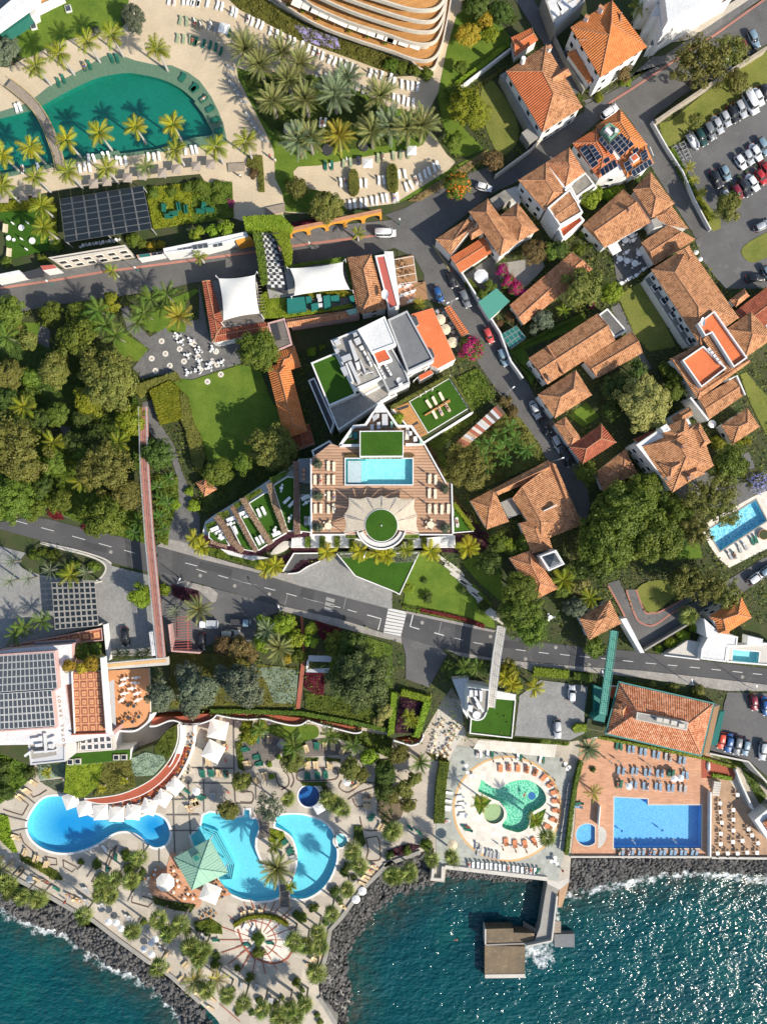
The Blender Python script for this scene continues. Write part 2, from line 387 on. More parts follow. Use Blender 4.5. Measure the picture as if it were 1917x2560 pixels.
def aD(name,c1,c2,c3=None,vs_=2.4,spots=(),cd=None):
 m,nt,b=nodes(name);p=pos(nt)
 col=mix(nt,c1,c2,ramp(nt,aG(nt,p,1.3,3),.35,.65))
 br=nd(nt,'ShaderNodeTexBrick');br.offset=0;br.inputs['Scale'].default_value=1;br.inputs['Brick Width'].default_value=.3;br.inputs['Row Height'].default_value=.3;br.inputs['Mortar Size'].default_value=.02
 br.inputs['Color1'].default_value=(1,1,1,1);br.inputs['Color2'].default_value=(.9,.9,.9,1);br.inputs['Mortar'].default_value=(.85,.85,.85,1);lk(nt,p,br.inputs['Vector'])
 col=mix(nt,col,br.outputs['Color'],1.0,'MULTIPLY')
 if c3:
  vo=nd(nt,'ShaderNodeTexVoronoi',feature='DISTANCE_TO_EDGE');vo.inputs['Scale'].default_value=vs_
  mp=nd(nt,'ShaderNodeVectorMath',operation='ADD');lk(nt,p,mp.inputs[0])
  nn=nd(nt,'ShaderNodeTexNoise');nn.inputs['Scale'].default_value=1.5;lk(nt,p,nn.inputs['Vector']);lk(nt,nn.outputs['Color'],mp.inputs[1]);lk(nt,mp.outputs[0],vo.inputs['Vector'])
  col=mix(nt,c3,col,ramp(nt,vo.outputs[0],.03,.16))  # pale web of water caustics, painted into the tile colour
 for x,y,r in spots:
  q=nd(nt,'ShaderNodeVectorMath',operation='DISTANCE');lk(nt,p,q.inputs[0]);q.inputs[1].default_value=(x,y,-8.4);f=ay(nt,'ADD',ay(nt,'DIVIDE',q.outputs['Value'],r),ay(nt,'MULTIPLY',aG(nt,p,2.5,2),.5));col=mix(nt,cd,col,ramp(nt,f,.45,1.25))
 lk(nt,col,b.inputs['Base Color']);b.inputs['Roughness'].default_value=.5;MT[name]=m
def water(name,tint,refl=.05,bs=2.0,bstr=.25):
 m,nt,b=nodes(name);nt.nodes.remove(b);p=pos(nt)
 t=nd(nt,'ShaderNodeBsdfTransparent');t.inputs[0].default_value=c4(tint)
 g=nd(nt,'ShaderNodeBsdfGlossy');g.inputs['Roughness'].default_value=.08
 bp=nd(nt,'ShaderNodeBump');bp.inputs['Strength'].default_value=bstr;bp.inputs['Distance'].default_value=.1;lk(nt,aG(nt,p,bs,2),bp.inputs['Height']);lk(nt,bp.outputs[0],g.inputs['Normal'])
 ms=nd(nt,'ShaderNodeMixShader');ms.inputs[0].default_value=refl;lk(nt,t.outputs[0],ms.inputs[1]);lk(nt,g.outputs[0],ms.inputs[2]);lk(nt,ms.outputs[0],nt.nodes['Material Output'].inputs[0]);MT[name]=m
aD('tile_blue',(.22,.77,.86),(.19,.73,.84))
aD('tile_deep',(.12,.45,.80),(.10,.41,.78),(.17,.52,.84),1.7)
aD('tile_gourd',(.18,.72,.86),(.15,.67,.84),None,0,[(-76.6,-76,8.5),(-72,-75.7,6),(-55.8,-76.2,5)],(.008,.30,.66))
aD('tile_night',(.02,.17,.45),(.015,.15,.42))
aD('tile_aqua',(.30,.78,.78),(.42,.84,.82))
aD('tile_lagoon',(.008,.21,.155),(.007,.18,.135))
aD('tile_green_caustic',(.05,.48,.24),(.08,.56,.30),(.42,.82,.55),1.6)  # clover pool floor: pale lines are painted caustic light, not tile joints
aD('tile_yellow',(.50,.55,.24),(.46,.52,.22))
aD('tile_hotel',(.12,.50,.68),(.20,.62,.80),(.45,.85,.95),1.2)
aD('shelf',(.13,.22,.14),(.11,.19,.12))
water('water',(.86,.96,.98));water('water_lagoon',(.75,.95,.90));water('water_deep',(.82,.93,.98))
def fast_mesh(name,v,f,mats,mi=None):
 me=bpy.data.meshes.new(name);k=f.shape[1]
 me.vertices.add(len(v));me.vertices.foreach_set('co',v.astype(np.float32).ravel())
 me.loops.add(f.size);me.loops.foreach_set('vertex_index',f.astype(np.int32).ravel())
 me.polygons.add(len(f));me.polygons.foreach_set('loop_start',np.arange(0,f.size,k,dtype=np.int32));me.polygons.foreach_set('loop_total',np.full(len(f),k,dtype=np.int32))
 for m in mats:me.materials.append(m)
 if mi is not None:me.polygons.foreach_set('material_index',mi.astype(np.int32))
 me.update(calc_edges=True);return me
def leaves(c,n,size,jit=.5):
 N=len(c);n=n+RNG.normal(0,jit,(N,3));n/=np.linalg.norm(n,axis=1,keepdims=True)+1e-9
 u=np.cross(n,RNG.normal(0,1,(N,3)));u/=np.linalg.norm(u,axis=1,keepdims=True)+1e-9;w=np.cross(n,u)
 s=(np.ones(N)*size)[:,None]*RNG.uniform(.6,1.3,(N,1))
 v=np.stack([c+u*s,c+w*s*.55,c-u*s,c-w*s*.55],1).reshape(-1,3)
 return v,np.arange(N*4).reshape(-1,4)
def crown_mesh(name,nclump,nleaf,size,rc=.3,flat=.75,shell=.62,low=-.35):
 C,Nn=[],[]
 for _ in range(nclump):
  d=RNG.normal(0,1,3);d/=np.linalg.norm(d)
  if d[2]<low:d[2]=-d[2]
  c=d*RNG.uniform(shell-.2,1-rc*.8)*np.array([1,1,flat])*RNG.uniform(.85,1.08)
  r=rc*RNG.uniform(.6,1.25);k=nleaf//nclump
  e=RNG.normal(0,1,(k,3));e/=np.linalg.norm(e,axis=1,keepdims=True);e[:,2]=np.where(e[:,2]<-.3,-e[:,2],e[:,2])
  C.append(c+e*(r*RNG.uniform(.75,1.05,(k,1)))*np.array([1,1,.8]));Nn.append(e+d*.4)
 v,f=leaves(np.vstack(C),np.vstack(Nn),size)
 return fast_mesh(name,v,f,[MT['leaf_mid']])
CROWN={'s':[crown_mesh('small_crown',28,2200,.095,.30)for _ in range(4)],'m':[crown_mesh('crown',60,6000,.06,.24)for _ in range(4)],'b':[crown_mesh('broad_crown',120,13000,.04,.18)for _ in range(3)],'loose':[crown_mesh('loose_crown',80,4200,.045,.16,.6,.5)for _ in range(2)]}
def trunk_mesh(name,lean=.05):
 parts=[aE([(0,0,-.1),(lean*.3,0,.45),(lean,0,.95)],[.075,.055,.03],6)]
 for a in range(5):
  t=a*1.26+ac.random();z=ac.uniform(.4,.7)
  parts.append(aE([(0,0,z-.1),(.25*ae.cos(t),.25*ae.sin(t),z+.1),(.6*ae.cos(t),.6*ae.sin(t),z+.3)],[.035,.025,.01],4))
 v,f,_=merge(parts);me=me_new(name,v,f,smooth_=True);me.materials.append(MT['bark']);return me
TRUNK=[trunk_mesh('trunk')for _ in range(3)]
def setmat(o,m):
 o.material_slots[0].link='OBJECT';o.material_slots[0].material=MT[m]
def tree(x,y,r,mat,base,place,h=None,kind=None,group=None,flowers=None,gold=None):
 rm=M(r,Z0);h=h or max(2.2,rm*.95+1.0)
 w=W(Q(x,y),Z0+h);t=av('tree',base,'tree',(w.x,w.y,Z0),place,group or 'trees')
 k=kind or('s' if rm<2.4 else 'm' if rm<5 else 'b')
 o=aw('trunk',ac.choice(TRUNK),t);o.scale=(rm,rm,h*1.02)
 o=aw('crown',ac.choice(CROWN[k]),t);o.location=(0,0,h);s=rm*1.2;o.scale=(s*ac.uniform(.9,1.1),s,s*ac.uniform(.75,.9));o.rotation_euler.z=ac.uniform(0,6.28);setmat(o,mat)
 if flowers:
  o2=aw('flowers',ac.choice(CROWN['ff' if flowers=='bougainvillea' else 'f']),t);o2 .location=(0,0,h+.12);o2 .scale=(s,s,s*.95);setmat(o2,flowers);o2['kind']='stuff'
 return t
def shrub(x,y,r,mat,base,place,group=None,name='shrub',cat='shrub',flat=.8,kind=None,z=None):
 zz=Z0 if z is None else z
 rm=M(r,zz);w=W(Q(x,y),zz+rm*.4)
 o=aw(name,ac.choice(CROWN[kind or('s' if rm<1.8 else 'm')]),None);o.location=(w.x,w.y,zz+rm*.35);s=rm*1.1;o.scale=(s,s*ac.uniform(.9,1.1),s*flat);o.rotation_euler.z=ac.uniform(0,6.28);setmat(o,mat)
 return tag(o,base,cat,place,group or 'shrubs')
def poly_points(wp,n):
 xs=[p[0]for p in wp];ys=[p[1]for p in wp];out=[];tries=0
 while len(out)<n and tries<n*30:
  tries+=1;x=ac.uniform(min(xs),max(xs));y=ac.uniform(min(ys),max(ys))
  if inside(wp,x,y):out.append((x,y))
 return np.array(out).reshape(-1,2)
def cover_mesh(name,pts,z,h,dens,size,mat,base=True,lift=.75,soil=None):
 wp=[W(p,z+h*.7)for p in pts];a=abs(area2(wp))/2;n=int(min(a*dens,16000))
 xy=poly_points(wp,n);n=len(xy)
 bumps=.6+.4*np.sin(xy[:,0]*1.9+1.3*np.sin(xy[:,1]*1.1))*np.sin(xy[:,1]*1.7+xy[:,0]*.6)
 zz=z+h*(RNG.uniform(.45,1,n))*bumps
 c=np.column_stack([xy,zz]);nn=np.tile([0,0,lift],(n,1)).astype(float)
 v,f=leaves(c,nn,size,.55)
 pv,pf=aq([aa((p.x,p.y,z+h*.28))for p in wp],z-.3)
 V=np.vstack([v,np.array([tuple(p)for p in pv])]);me=bpy.data.meshes.new(name)
 me.from_pydata(V.tolist(),[],f.tolist()+[[i+len(v)for i in t]for t in pf])
 me.materials.append(MT[mat]);me.materials.append(MT[soil or mat])
 me.polygons.foreach_set('material_index',[0]*len(f)+[1]*len(pf));return me
def cover(name,pts,mat,h=.5,dens=22,size=.16,z=None,soil=None):
 o=aw(name,cover_mesh(name,pts,Z0+.03 if z is None else z,h,dens,size,mat,soil=soil));o['kind']='stuff';return o
def ao(pts,w,h,mat,base,place,dens=45,size=.13,z=None,closed=False,group='hedges',poly=False):
 zb=Z0 if z is None else z
 if poly:top=[W(p,zb+h)for p in pts]
 else:
  v,_=ak(pts,zb+h,w);n=len(v)//2;top=[v[2*i]for i in range(n)]+[v[2*i+1]for i in range(n-1,-1,-1)]
 if area2(top)<0:top=top[::-1]
 tp=[aa((p.x,p.y,zb+h-.1))for p in top]
 pv,pf=aq(offset(tp,-.12),zb-.2)
 C,N=[],[]
 a=abs(area2(tp))/2;k=int(min(a*dens,9000));xy=poly_points(tp,k)
 C.append(np.column_stack([xy,zb+h-.1+RNG.uniform(-.08,.14,len(xy))]));N.append(np.tile([0,0,1.],(len(xy),1)))
 for i in range(len(tp)):
  p,q=tp[i],tp[(i+1)%len(tp)];e=q-p;le=e.length
  if le<.05:continue
  m=int(min(le*h*dens*.6,1500));t=RNG.uniform(0,1,m)
  nrm=np.array([e.y,-e.x,0])/le
  C.append(np.array(p)[None]+t[:,None]*np.array(e)[None]+nrm*RNG.uniform(-.05,.08,(m,1))-np.column_stack([np.zeros(m),np.zeros(m),RNG.uniform(0,h,m)]));N.append(np.tile(nrm,(m,1)))
 v,f=leaves(np.vstack(C),np.vstack(N),size,.6)
 V=np.vstack([v,np.array([tuple(p)for p in pv])]);me=bpy.data.meshes.new('hedge');me.from_pydata(V.tolist(),[],f.tolist()+[[i+len(v)for i in t]for t in pf]);me.materials.append(MT[mat])
 o=aw('hedge',me);aC(o);return tag(o,base,'hedge',place,group)
def frond_mesh(name,ln,wd,n,rise,droop,fold=.35,back=.55):
 v,f=[],[]
 def pt(t):return aa((ln*(t-.12*t*t*droop),0,ln*(rise*t-droop*.55*t*t)))
 for i in range(5):
  p=pt(i/4);w=.045*(1-i/5)*ln/3;v+=[p+aa((0,w,0)),p-aa((0,w,0))]
 for i in range(4):f.append((2*i,2*i+1,2*i+3,2*i+2))
 for s in(-1,1):
  for i in range(n):
   t=.10+.9*i/(n-1);p=pt(t);q=pt(min(t+.055,1.02))
   l=wd*(ae.sin(ae.pi*min(.12+t*.88,1))**.55*.95+.06)*ac.uniform(.85,1.1)
   tip=p+aa((l*back,s*l*.85,-l*fold*ac.uniform(.6,1.4)))
   b=len(v);v+=[p,q+aa((0,s*.02,0)),tip];f.append((b,b+1,b+2)if s<0 else(b,b+2,b+1))
 return me_new(name,v,f)
def fan_mesh(name,ln,r,n=9):
 v,f=[],[]
 v+=[aa((0,.03,0)),aa((0,-.03,0)),aa((ln,-.02,ln*.08)),aa((ln,.02,ln*.08))];f.append((0,1,2,3))
 c=aa((ln,0,ln*.08))
 for i in range(n):
  a=R(-105+210*(i+.5)/n);d=R(105/n)*.62
  rr=r*ac.uniform(.85,1.1);m=rr*.55
  p1=c+aa((m*ae.cos(a-d),m*ae.sin(a-d),-.06*r));p2=c+aa((m*ae.cos(a+d),m*ae.sin(a+d),.02*r));tip=c+aa((rr*ae.cos(a),rr*ae.sin(a),-.35*r*ac.uniform(.6,1.4)))
  b=len(v);v+=[c,p1,tip,p2];f.append((b,b+1,b+2,b+3))
 return me_new(name,v,f)
CROWN['f']=[crown_mesh('flowers',40,420,.06,.26)];CROWN['ff']=[crown_mesh('flowers',50,1500,.07,.28)]
FROND={'royal':[frond_mesh('frond',3.0,.85,17,.75,.95,.55)for _ in range(3)],'date':[frond_mesh('frond',4.0,.62,17,.6,.62,.25,.9)for _ in range(3)],'coco':[frond_mesh('frond',3.0,.7,15,.55,.8,.5,.6)for _ in range(3)],'fan':[fan_mesh('leaf',l_,1.15,11)for l_ in(.35,.6,.85)],'aloe':[frond_mesh('leaf',2.5,.26,10,.55,.65,.1,1.2)for _ in range(2)]}
for k_ in FROND:
 for m_ in FROND[k_]:m_.materials.append(MT['frond_green'])
def ptrunk(name,r0,r1,mat,h=1.0,bulge=False):
 n=9;pts=[(0,0,h*i/n)for i in range(n+1)]
 rs=[(r0+(r1-r0)*i/n)*(1+(.06 if i%2 else 0)+(.3*ae.exp(-((i/n-.15)/.15)**2)if bulge else 0))for i in range(n+1)]
 v,f=aE(pts,rs,8);me=me_new(name,v,f,smooth_=True);me.materials.append(MT[mat]);return me
PTR={'royal':ptrunk('trunk',.24,.17,'royal_bark',bulge=True),'date':ptrunk('trunk',.42,.38,'palm_bark'),'coco':ptrunk('trunk',.2,.15,'palm_bark'),'fan':ptrunk('trunk',.26,.19,'palm_bark'),'aloe':ptrunk('trunk',.22,.18,'palm_bark')}
for k_,r_ in(('royal',.22),('date',.42),('coco',.2),('fan',.24),('aloe',.25)):pass
SHAFT=ptrunk('crownshaft',.19,.13,'leaf_banana')
NFR={'royal':16,'date':42,'coco':14,'fan':25,'aloe':22}
def palm(kind,x,y,h,base,place,mat,sc=1.0,n=None,group=None,name=None):
 w=W(Q(x,y),Z0+h);nm={'royal':'royal_palm','date':'date_palm','coco':'feather_palm','fan':'fan_palm','aloe':'dragon_tree'}[kind]
 t=av(name or nm,base,'palm' if kind!='aloe' else 'tree',(w.x,w.y,Z0),place,group or nm.replace('_',' ')+'s')
 tr=aw('trunk',PTR[kind],t);tr.scale=(1,1,h+(0 if kind!='date' else .1))
 top=h
 if kind=='royal':
  s=aw('crownshaft',SHAFT,t);s.location=(0,0,h-.2);s.scale=(1,1,.9);top=h+.45
 n=n or NFR[kind];a0=ac.uniform(0,6.28)
 for i in range(n):
  o=aw('leaf' if kind in('fan','aloe')else 'frond',ac.choice(FROND[kind]),t)
  q=(i+.5)/n
  el={'royal':12-42*q,'date':55-78*q,'coco':25-45*q,'fan':72-100*q,'aloe':55-70*q}[kind]+ac.uniform(-12,12)
  o.location=(0,0,top);o.rotation_euler=(ac.uniform(-.25,.25),-R(el),a0+i*2.39996+ac.uniform(-.25,.25))
  k=sc*{'fan':1.5,'date':1.1,'royal':1.08}.get(kind,1)*ac.uniform(.8,1.14);o.scale=(k,k,k);setmat(o,mat)
 return t
def pm(name,geo,mat,sm=False):
 v,f=geo[0],geo[1];me=me_new(name,v,f,smooth_=sm);me.materials.append(MT[mat]);return me
def inst(name,parts,loc,rz,base,cat,place,group,sc=1.0,mats=None):
 t=av(name,base,cat,loc,place,group);t.rotation_euler.z=rz
 t.scale=(sc,sc,sc)if isinstance(sc,(int,float))else sc
 obs=[]
 for nm,me,par in parts:
  o=aw(nm,me,t if par is None else obs[par])
  if mats and nm in mats:setmat(o,mats[nm])
  obs.append(o)
 return t
def aB(l,w,z,n=28,e=3.2,cx=0.0):
 out=[]
 for i in range(n):
  a=2*ae.pi*i/n;c,s=ae.cos(a),ae.sin(a)
  out.append(aa((cx+l/2*ae.copysign(abs(c)**(2/e),c),w/2*ae.copysign(abs(s)**(2/e),s),z)))
 return out
def loft(rings,cap=True,cap0=True):
 n=len(rings[0]);v=[p for r in rings for p in r];f=[]
 for k in range(len(rings)-1):
  for i in range(n):f.append((k*n+i,k*n+(i+1)%n,(k+1)*n+(i+1)%n,(k+1)*n+i))
 if cap:f.append(tuple(range((len(rings)-1)*n,len(rings)*n)))
 if cap0:f.append(tuple(range(n-1,-1,-1)))
 return v,f
def car_proto(l,w,h,cab0,cab1,hood=.86,boxy=0.0,screens=True):
 P=[]
 x0,x1=-l/2+cab0*l,-l/2+cab1*l
 body=loft([aB(l*.96,w*.94,.22),aB(l,w,.45),aB(l,w,.62),aB(l*.985,w*.97,.78+boxy*.1),aB(l*.95,w*.90,hood)])
 P.append(('body',pm('body',body,'paint_white',True),None))
 cl=x1-x0;cc=(x0+x1)/2;k=.12*(1-boxy)
 g=loft([aB(cl,w*.90,hood-.03,e=4,cx=cc),aB(cl*(1-k*.9),w*.86,hood+(h-hood)*.45,e=4,cx=cc-cl*.01),aB(cl*(1-k*2.2),w*.78,h-.05,e=4.5,cx=cc-cl*.03)])
 P.append(('windows',pm('windows',g,'glass_dark',True),None))
 rf=loft([aB(cl*(1-k*2.5),w*.765,h-.06,e=4.5,cx=cc-cl*.035),aB(cl*(1-k*2.9),w*.72,h,e=4.5,cx=cc-cl*.035)])
 P.append(('roof',pm('roof',rf,'paint_white',True),None))
 pil=merge([aE([(x0+cl*.05,s*w*.42,hood),(x0+cl*(k*1.3),s*w*.385,h-.05)],.05,4)for s in(-1,1)]+[aE([(x1-cl*.03,s*w*.42,hood),(x1-cl*(k*1.8),s*w*.385,h-.05)],.045,4)for s in(-1,1)]+[aE([(cc,s*w*.44,hood),(cc-cl*.02,s*w*.39,h-.05)],.045,4)for s in(-1,1)])
 P.append(('pillars',pm('pillars',pil,'paint_white'),None))
 wh=aE([(0,-.11,0),(0,.11,0)],.31,12);wm=pm('wheel',wh,'rubber')
 for sx in(-1,1):
  for sy in(-1,1):
   v,f=wh;P.append(('wheel',pm('wheel',([p+aa((sx*l*.31,sy*(w/2-.1),.31))for p in v],f),'rubber'),None))
 for s in(-1,1):
  P.append(('headlight',pm('headlight',box(l/2-.12,s*w*.33,.70,.22,.34,.12),'lens'),None))
  P.append(('taillight',pm('taillight',box(-l/2+.08,s*w*.36,.74,.14,.24,.16),'lens_red'),None))
  P.append(('mirror',pm('mirror',box(x1-cl*.14,s*(w/2+.06),hood+.08,.12,.2,.12),'paint_white'),None))
 return P
CARS={'hatch':car_proto(3.9,1.72,1.48,.03,.74),'sedan':car_proto(4.5,1.8,1.43,.14,.74),'suv':car_proto(4.5,1.88,1.68,.02,.75,.98,.2),'estate':car_proto(4.5,1.8,1.5,.01,.72),'van':car_proto(4.9,1.95,1.95,.005,.84,1.05,.75)}
def car(x,y,a,paint,kind,place,desc=None,z=None,sc=1.0):
 zz=Z0+.03 if z is None else z;w=W(Q(x,y),zz+.8);cn=paint.replace('paint_','').replace('sky','pale blue').replace('wine','dark red')
 kn={'hatch':'hatchback','sedan':'saloon car','suv':'tall car','estate':'estate car','van':'van'}[kind]
 mats={'body':paint,'roof':paint,'pillars':paint,'mirror':paint}
 return inst('parked_car' if kind!='van' else 'van',CARS[kind],(w.x,w.y,zz),R(a),desc or f'{cn} {kn}','car' if kind!='van' else 'van',place,'cars',sc,mats)
def lounger_proto(ln=2.0,wd=.66,tilt=28,pad=True):
 hx=.25;parts=[box(-.25,s*(wd/2-.03),.28,ln*.72,.06,.06)for s in(-1,1)]+[box(-.25+dx*ln*.33,s*(wd/2-.05),.14,.06,.06,.28)for dx in(-1,1)for s in(-1,1)]+[box(-ln*.6,0,.28,.05,wd,.05)]
 fr=merge(parts)
 seat=loft([aB(ln*.66,wd*.94,.30,16,6,-ln*.18),aB(ln*.66,wd*.94,.38,16,6,-ln*.18)])
 c,s=ae.cos(R(tilt)),ae.sin(R(tilt));bl=ln*.36
 v,f=loft([aB(bl,wd*.94,0,16,6,bl/2),aB(bl,wd*.94,.08,16,6,bl/2)])
 back=([aa((ln*.15+p.x*c-p.z*s,p.y,.31+p.x*s+p.z*c))for p in v],f)
 return[('frame',pm('frame',fr,'white'),None),('seat',pm('seat',seat,'white'),None),('backrest',pm('backrest',back,'white'),None)]
LOUNGE={'std':lounger_proto(),'flat':lounger_proto(2.0,.7,6),'wide':lounger_proto(2.0,1.25,22),'rest':lounger_proto(1.95,.62,40)}
LCOL={'white':('white','white'),'cream':('tan_pad','wood'),'green':('green_pad','green_pad'),'pale':('pale_green','pale_green'),'grey':('grey_pad','grey_pad'),'blue':('blue_pad','white'),'orange':('orange_pad','orange_chair'),'tan':('cream','wood')}
LNAME={'white':'white','cream':'tan','green':'dark green','pale':'pale green','grey':'grey','blue':'blue-grey','orange':'wide orange','tan':'cream'}
LQ=[]
def lounger(x,y,a,col,place,kind='std',z=None,sc=1.0):
 zz=Z0+.04 if z is None else z;w=W(Q(x,y),zz+.3);LQ.append((col,place,kind,(w.x,w.y,zz),R(a),sc))
def place_loungers():
 g={}
 for l in LQ:g.setdefault(l[:2],[]).append(l)
 ks=sorted(g,key=lambda k:(k[0]=='grey',g[k][0][3][2]<-1 and k[0]in('tan','cream','white'),g[k][0][3][2]<-1 and k[0]=='green'));n=0;V,F,I=[],[],[];ms=[]
 for k in ks:
  p,fr=LCOL[k[0]]
  if n+len(g[k])<=300:
   n+=len(g[k])
   for c,pl,kd,lo,rz,sc in g[k]:inst('sun_lounger',LOUNGE[kd],lo,rz,LNAME[c]+' sun lounger','sun lounger',pl,'sun loungers',sc,{'frame':fr,'seat':p,'backrest':p})
  else:
   for c,pl,kd,lo,rz,sc in g[k]:
    cs,sn=ae.cos(rz)*sc,ae.sin(rz)*sc
    for nm,me,_ in LOUNGE[kd]:
     m=fr if nm=='frame' else p
     if m not in ms:ms.append(m)
     b=len(V);V+=[(lo[0]+v.co.x*cs-v.co.y*sn,lo[1]+v.co.x*sn+v.co.y*cs,lo[2]+v.co.z*sc)for v in me.vertices];F+=[[i+b for i in q.vertices]for q in me.polygons];I+=[ms.index(m)]*len(me.polygons)
 for c,pl,kd,lo,rz,sc in ac.sample([l for l in LQ if l[0]!='grey'],34):inst('person',BATH,(lo[0],lo[1],lo[2]-.06),rz,'sunbather','person',pl,'people',1.0,{'swimwear':ac.choice(['cloth_red','cloth_blue','cloth_black','cloth_white']),'body':ac.choice(['skin','skin_tan'])})
 if V:stuff(ad('sun_loungers',V,F,ms,None,mi=I))
def ag(s,a,col,place,kind='std',jit=3,z=None,sc=1.0):
 v=[float(t)for t in s.replace(',',' ').split()]
 for i in range(0,len(v),2):lounger(v[i]+ac.uniform(-3,3),v[i+1]+ac.uniform(-4,4),a+ac.uniform(-jit,jit)*2,col,place,kind,z,sc)
def line(x0,y0,x1,y1,n):return ' '.join(f'{x0 + (x1 - x0) * i / max(n - 1, 1):.1f} {y0 + (y1 - y0) * i / max(n - 1, 1):.1f}' for i in range(n))
def canopy_mesh(name,n,r,h,mat,sq=False):
 rim=[aa((r*ae.cos(2*ae.pi*(i+.5)/n),r*ae.sin(2*ae.pi*(i+.5)/n),0))for i in range(n)]
 mid=[p*.5+aa((0,0,h*.58))for p in rim];v=rim+mid+[aa((0,0,h))]+[p+aa((0,0,-.12))for p in rim]
 f=[(i,(i+1)%n,n+(i+1)%n,n+i)for i in range(n)]+[(n+i,n+(i+1)%n,2*n)for i in range(n)]+[((i+1)%n,i,2*n+1+i,2*n+1+(i+1)%n)for i in range(n)]
 me=me_new(name,v,f);me.materials.append(MT[mat]);return me
def rib_mesh(n,r,h):
 return pm('ribs',merge([aE([(0,0,h-.12),(r*.95*ae.cos(2*ae.pi*(i+.5)/n),r*.95*ae.sin(2*ae.pi*(i+.5)/n),-.03)],.018,3)for i in range(n)]),'wood')
PARA={}
for k_,n_,r_,h_ in(('square',4,1.414,.45),('round',8,1.0,.38)):
 PARA[k_]=[('canopy',canopy_mesh('canopy',n_,r_,h_,'canvas'),None),('pole',pm('pole',cyl(0,0,-2.25,h_+.12,.035,.03,8),'steel'),None),('ribs',rib_mesh(n_,r_,h_),None),('base',pm('base',cyl(0,0,-2.25,-2.15,.28,.24,12),'concrete'),None)]
def am(x,y,w_,kind,mat,base,place,rz=0,z=None,hh=2.3):
 zz=Z0 if z is None else z;w=W(Q(x,y),zz+hh);r=M(w_,zz+hh)
 t=av('parasol',base,'parasol',(w.x,w.y,zz),place,'parasols');t.rotation_euler.z=R(rz)
 for nm,me,_ in PARA[kind]:
  o=aw(nm,me,t);o.location=(0,0,hh)
  if nm in('canopy','ribs'):o.scale=(r,r,max(.8,r*.7))
  else:o.scale=(1,1,hh/2.25)
  if nm=='canopy':setmat(o,mat)
 return t
CLOSED=[('canopy',pm('canopy',loft([[aa((r*ae.cos(2*ae.pi*i/8),r*ae.sin(2*ae.pi*i/8),z))for i in range(8)]for r,z in((.16,.95),(.22,1.3),(.13,2.0),(.03,2.4))]),'canvas',True),None),('pole',pm('pole',cyl(0,0,0,2.45,.03,.03,6),'steel'),None),('base',pm('base',cyl(0,0,0,.1,.28,.24,10),'concrete'),None)]
def closed(s,place,mat='canvas',base='closed parasol'):
 v=[float(t)for t in s.replace(',',' ').split()]
 for i in range(0,len(v),2):
  w=W(Q(v[i],v[i+1]),Z0+1.7);inst('parasol',CLOSED,(w.x,w.y,Z0),ac.uniform(0,6),base,'parasol',place,'closed parasols',1.0,{'canopy':mat})
def chair_geo():
 return[('seat',pm('seat',loft([aB(.46,.46,.43,12,4),aB(.46,.46,.47,12,4)]),'white'),None),('backrest',pm('backrest',merge([box(-.22,0,.70,.05,.44,.48)]),'white'),None)]+[('leg',pm('leg',aE([(sx*.19,sy*.19,0),(sx*.17,sy*.17,.44)],.02,4),'white'),None)for sx in(-1,1)for sy in(-1,1)]
CHAIR=chair_geo()
def ttable(r,top=.04,sq=False):
 t=loft([aB(2*r,2*r,.72,20,2 if not sq else 9),aB(2*r,2*r,.72+top,20,2 if not sq else 9)])
 return[('table_top',pm('table_top',t,'white'),None),('leg',pm('leg',cyl(0,0,.05,.72,.04,.04,8),'steel'),None),('base',pm('base',cyl(0,0,0,.05,r*.6,r*.55,12),'steel'),None)]
TABLE={'round':ttable(.4),'square':ttable(.4,.04,True)}
def aF(x,y,a,place,n=2,col='white',tcol=None,kind='round',r=.4,base=None,z=None):
 zz=Z0+.04 if z is None else z;w=W(Q(x,y),zz+.7);tc=tcol or col
 nm={'orange_chair':'orange','dark_metal':'dark','wood':'brown','green_pad':'dark green','tan_pad':'tan','grey_pad':'grey','cream':'cream','canvas':'white','steel':'grey'}
 inst('table',TABLE[kind],(w.x,w.y,zz),R(a),base or f'{nm.get(tc, tc)} {kind} table','table',place,'tables',(r/.4,r/.4,1),{'table_top':tc})
 for i in range(n):
  b=R(a)+2*ae.pi*i/n+ac.uniform(-.15,.15);d=r+.28
  inst('chair',CHAIR,(w.x+d*ae.cos(b),w.y+d*ae.sin(b),zz),b+ae.pi+ac.uniform(-.2,.2),f'{nm.get(col, col)} chair','chair',place,'chairs',1.0,{'seat':col,'backrest':col,'leg':'white' if col=='white' else 'dark_metal'})
def person_mesh(name,J,edges,rad,skin_idx=0):
 me=bpy.data.meshes.new(name);keys=list(J);me.from_pydata([J[k]for k in keys],[(keys.index(a),keys.index(b))for a,b in edges],[])
 o=bpy.data.objects.new('skin_tmp',me);COL.objects.link(o)
 sk=o.modifiers.new('s','SKIN');lay=me.skin_vertices[0]if me.skin_vertices else None
 if lay is None:
  bpy.context.view_layer.objects.active=o;bpy.ops.object.mode_set(mode='OBJECT')
  bm_=__import__('bmesh').new();bm_.from_mesh(me);bm_.verts.layers.skin.verify();bm_.to_mesh(me);bm_.free();lay=me.skin_vertices[0]
 for i,k in enumerate(keys):lay.data[i].radius=(rad[k],rad[k]);lay.data[i].use_root=(k=='pelvis')
 ss=o.modifiers.new('d','SUBSURF');ss.levels=1;ss.render_levels=1
 dg=bpy.context.evaluated_depsgraph_get();out=bpy.data.meshes.new_from_object(o.evaluated_get(dg));out.name=name
 bpy.data.objects.remove(o);out.polygons.foreach_set('use_smooth',[True]*len(out.polygons));return out
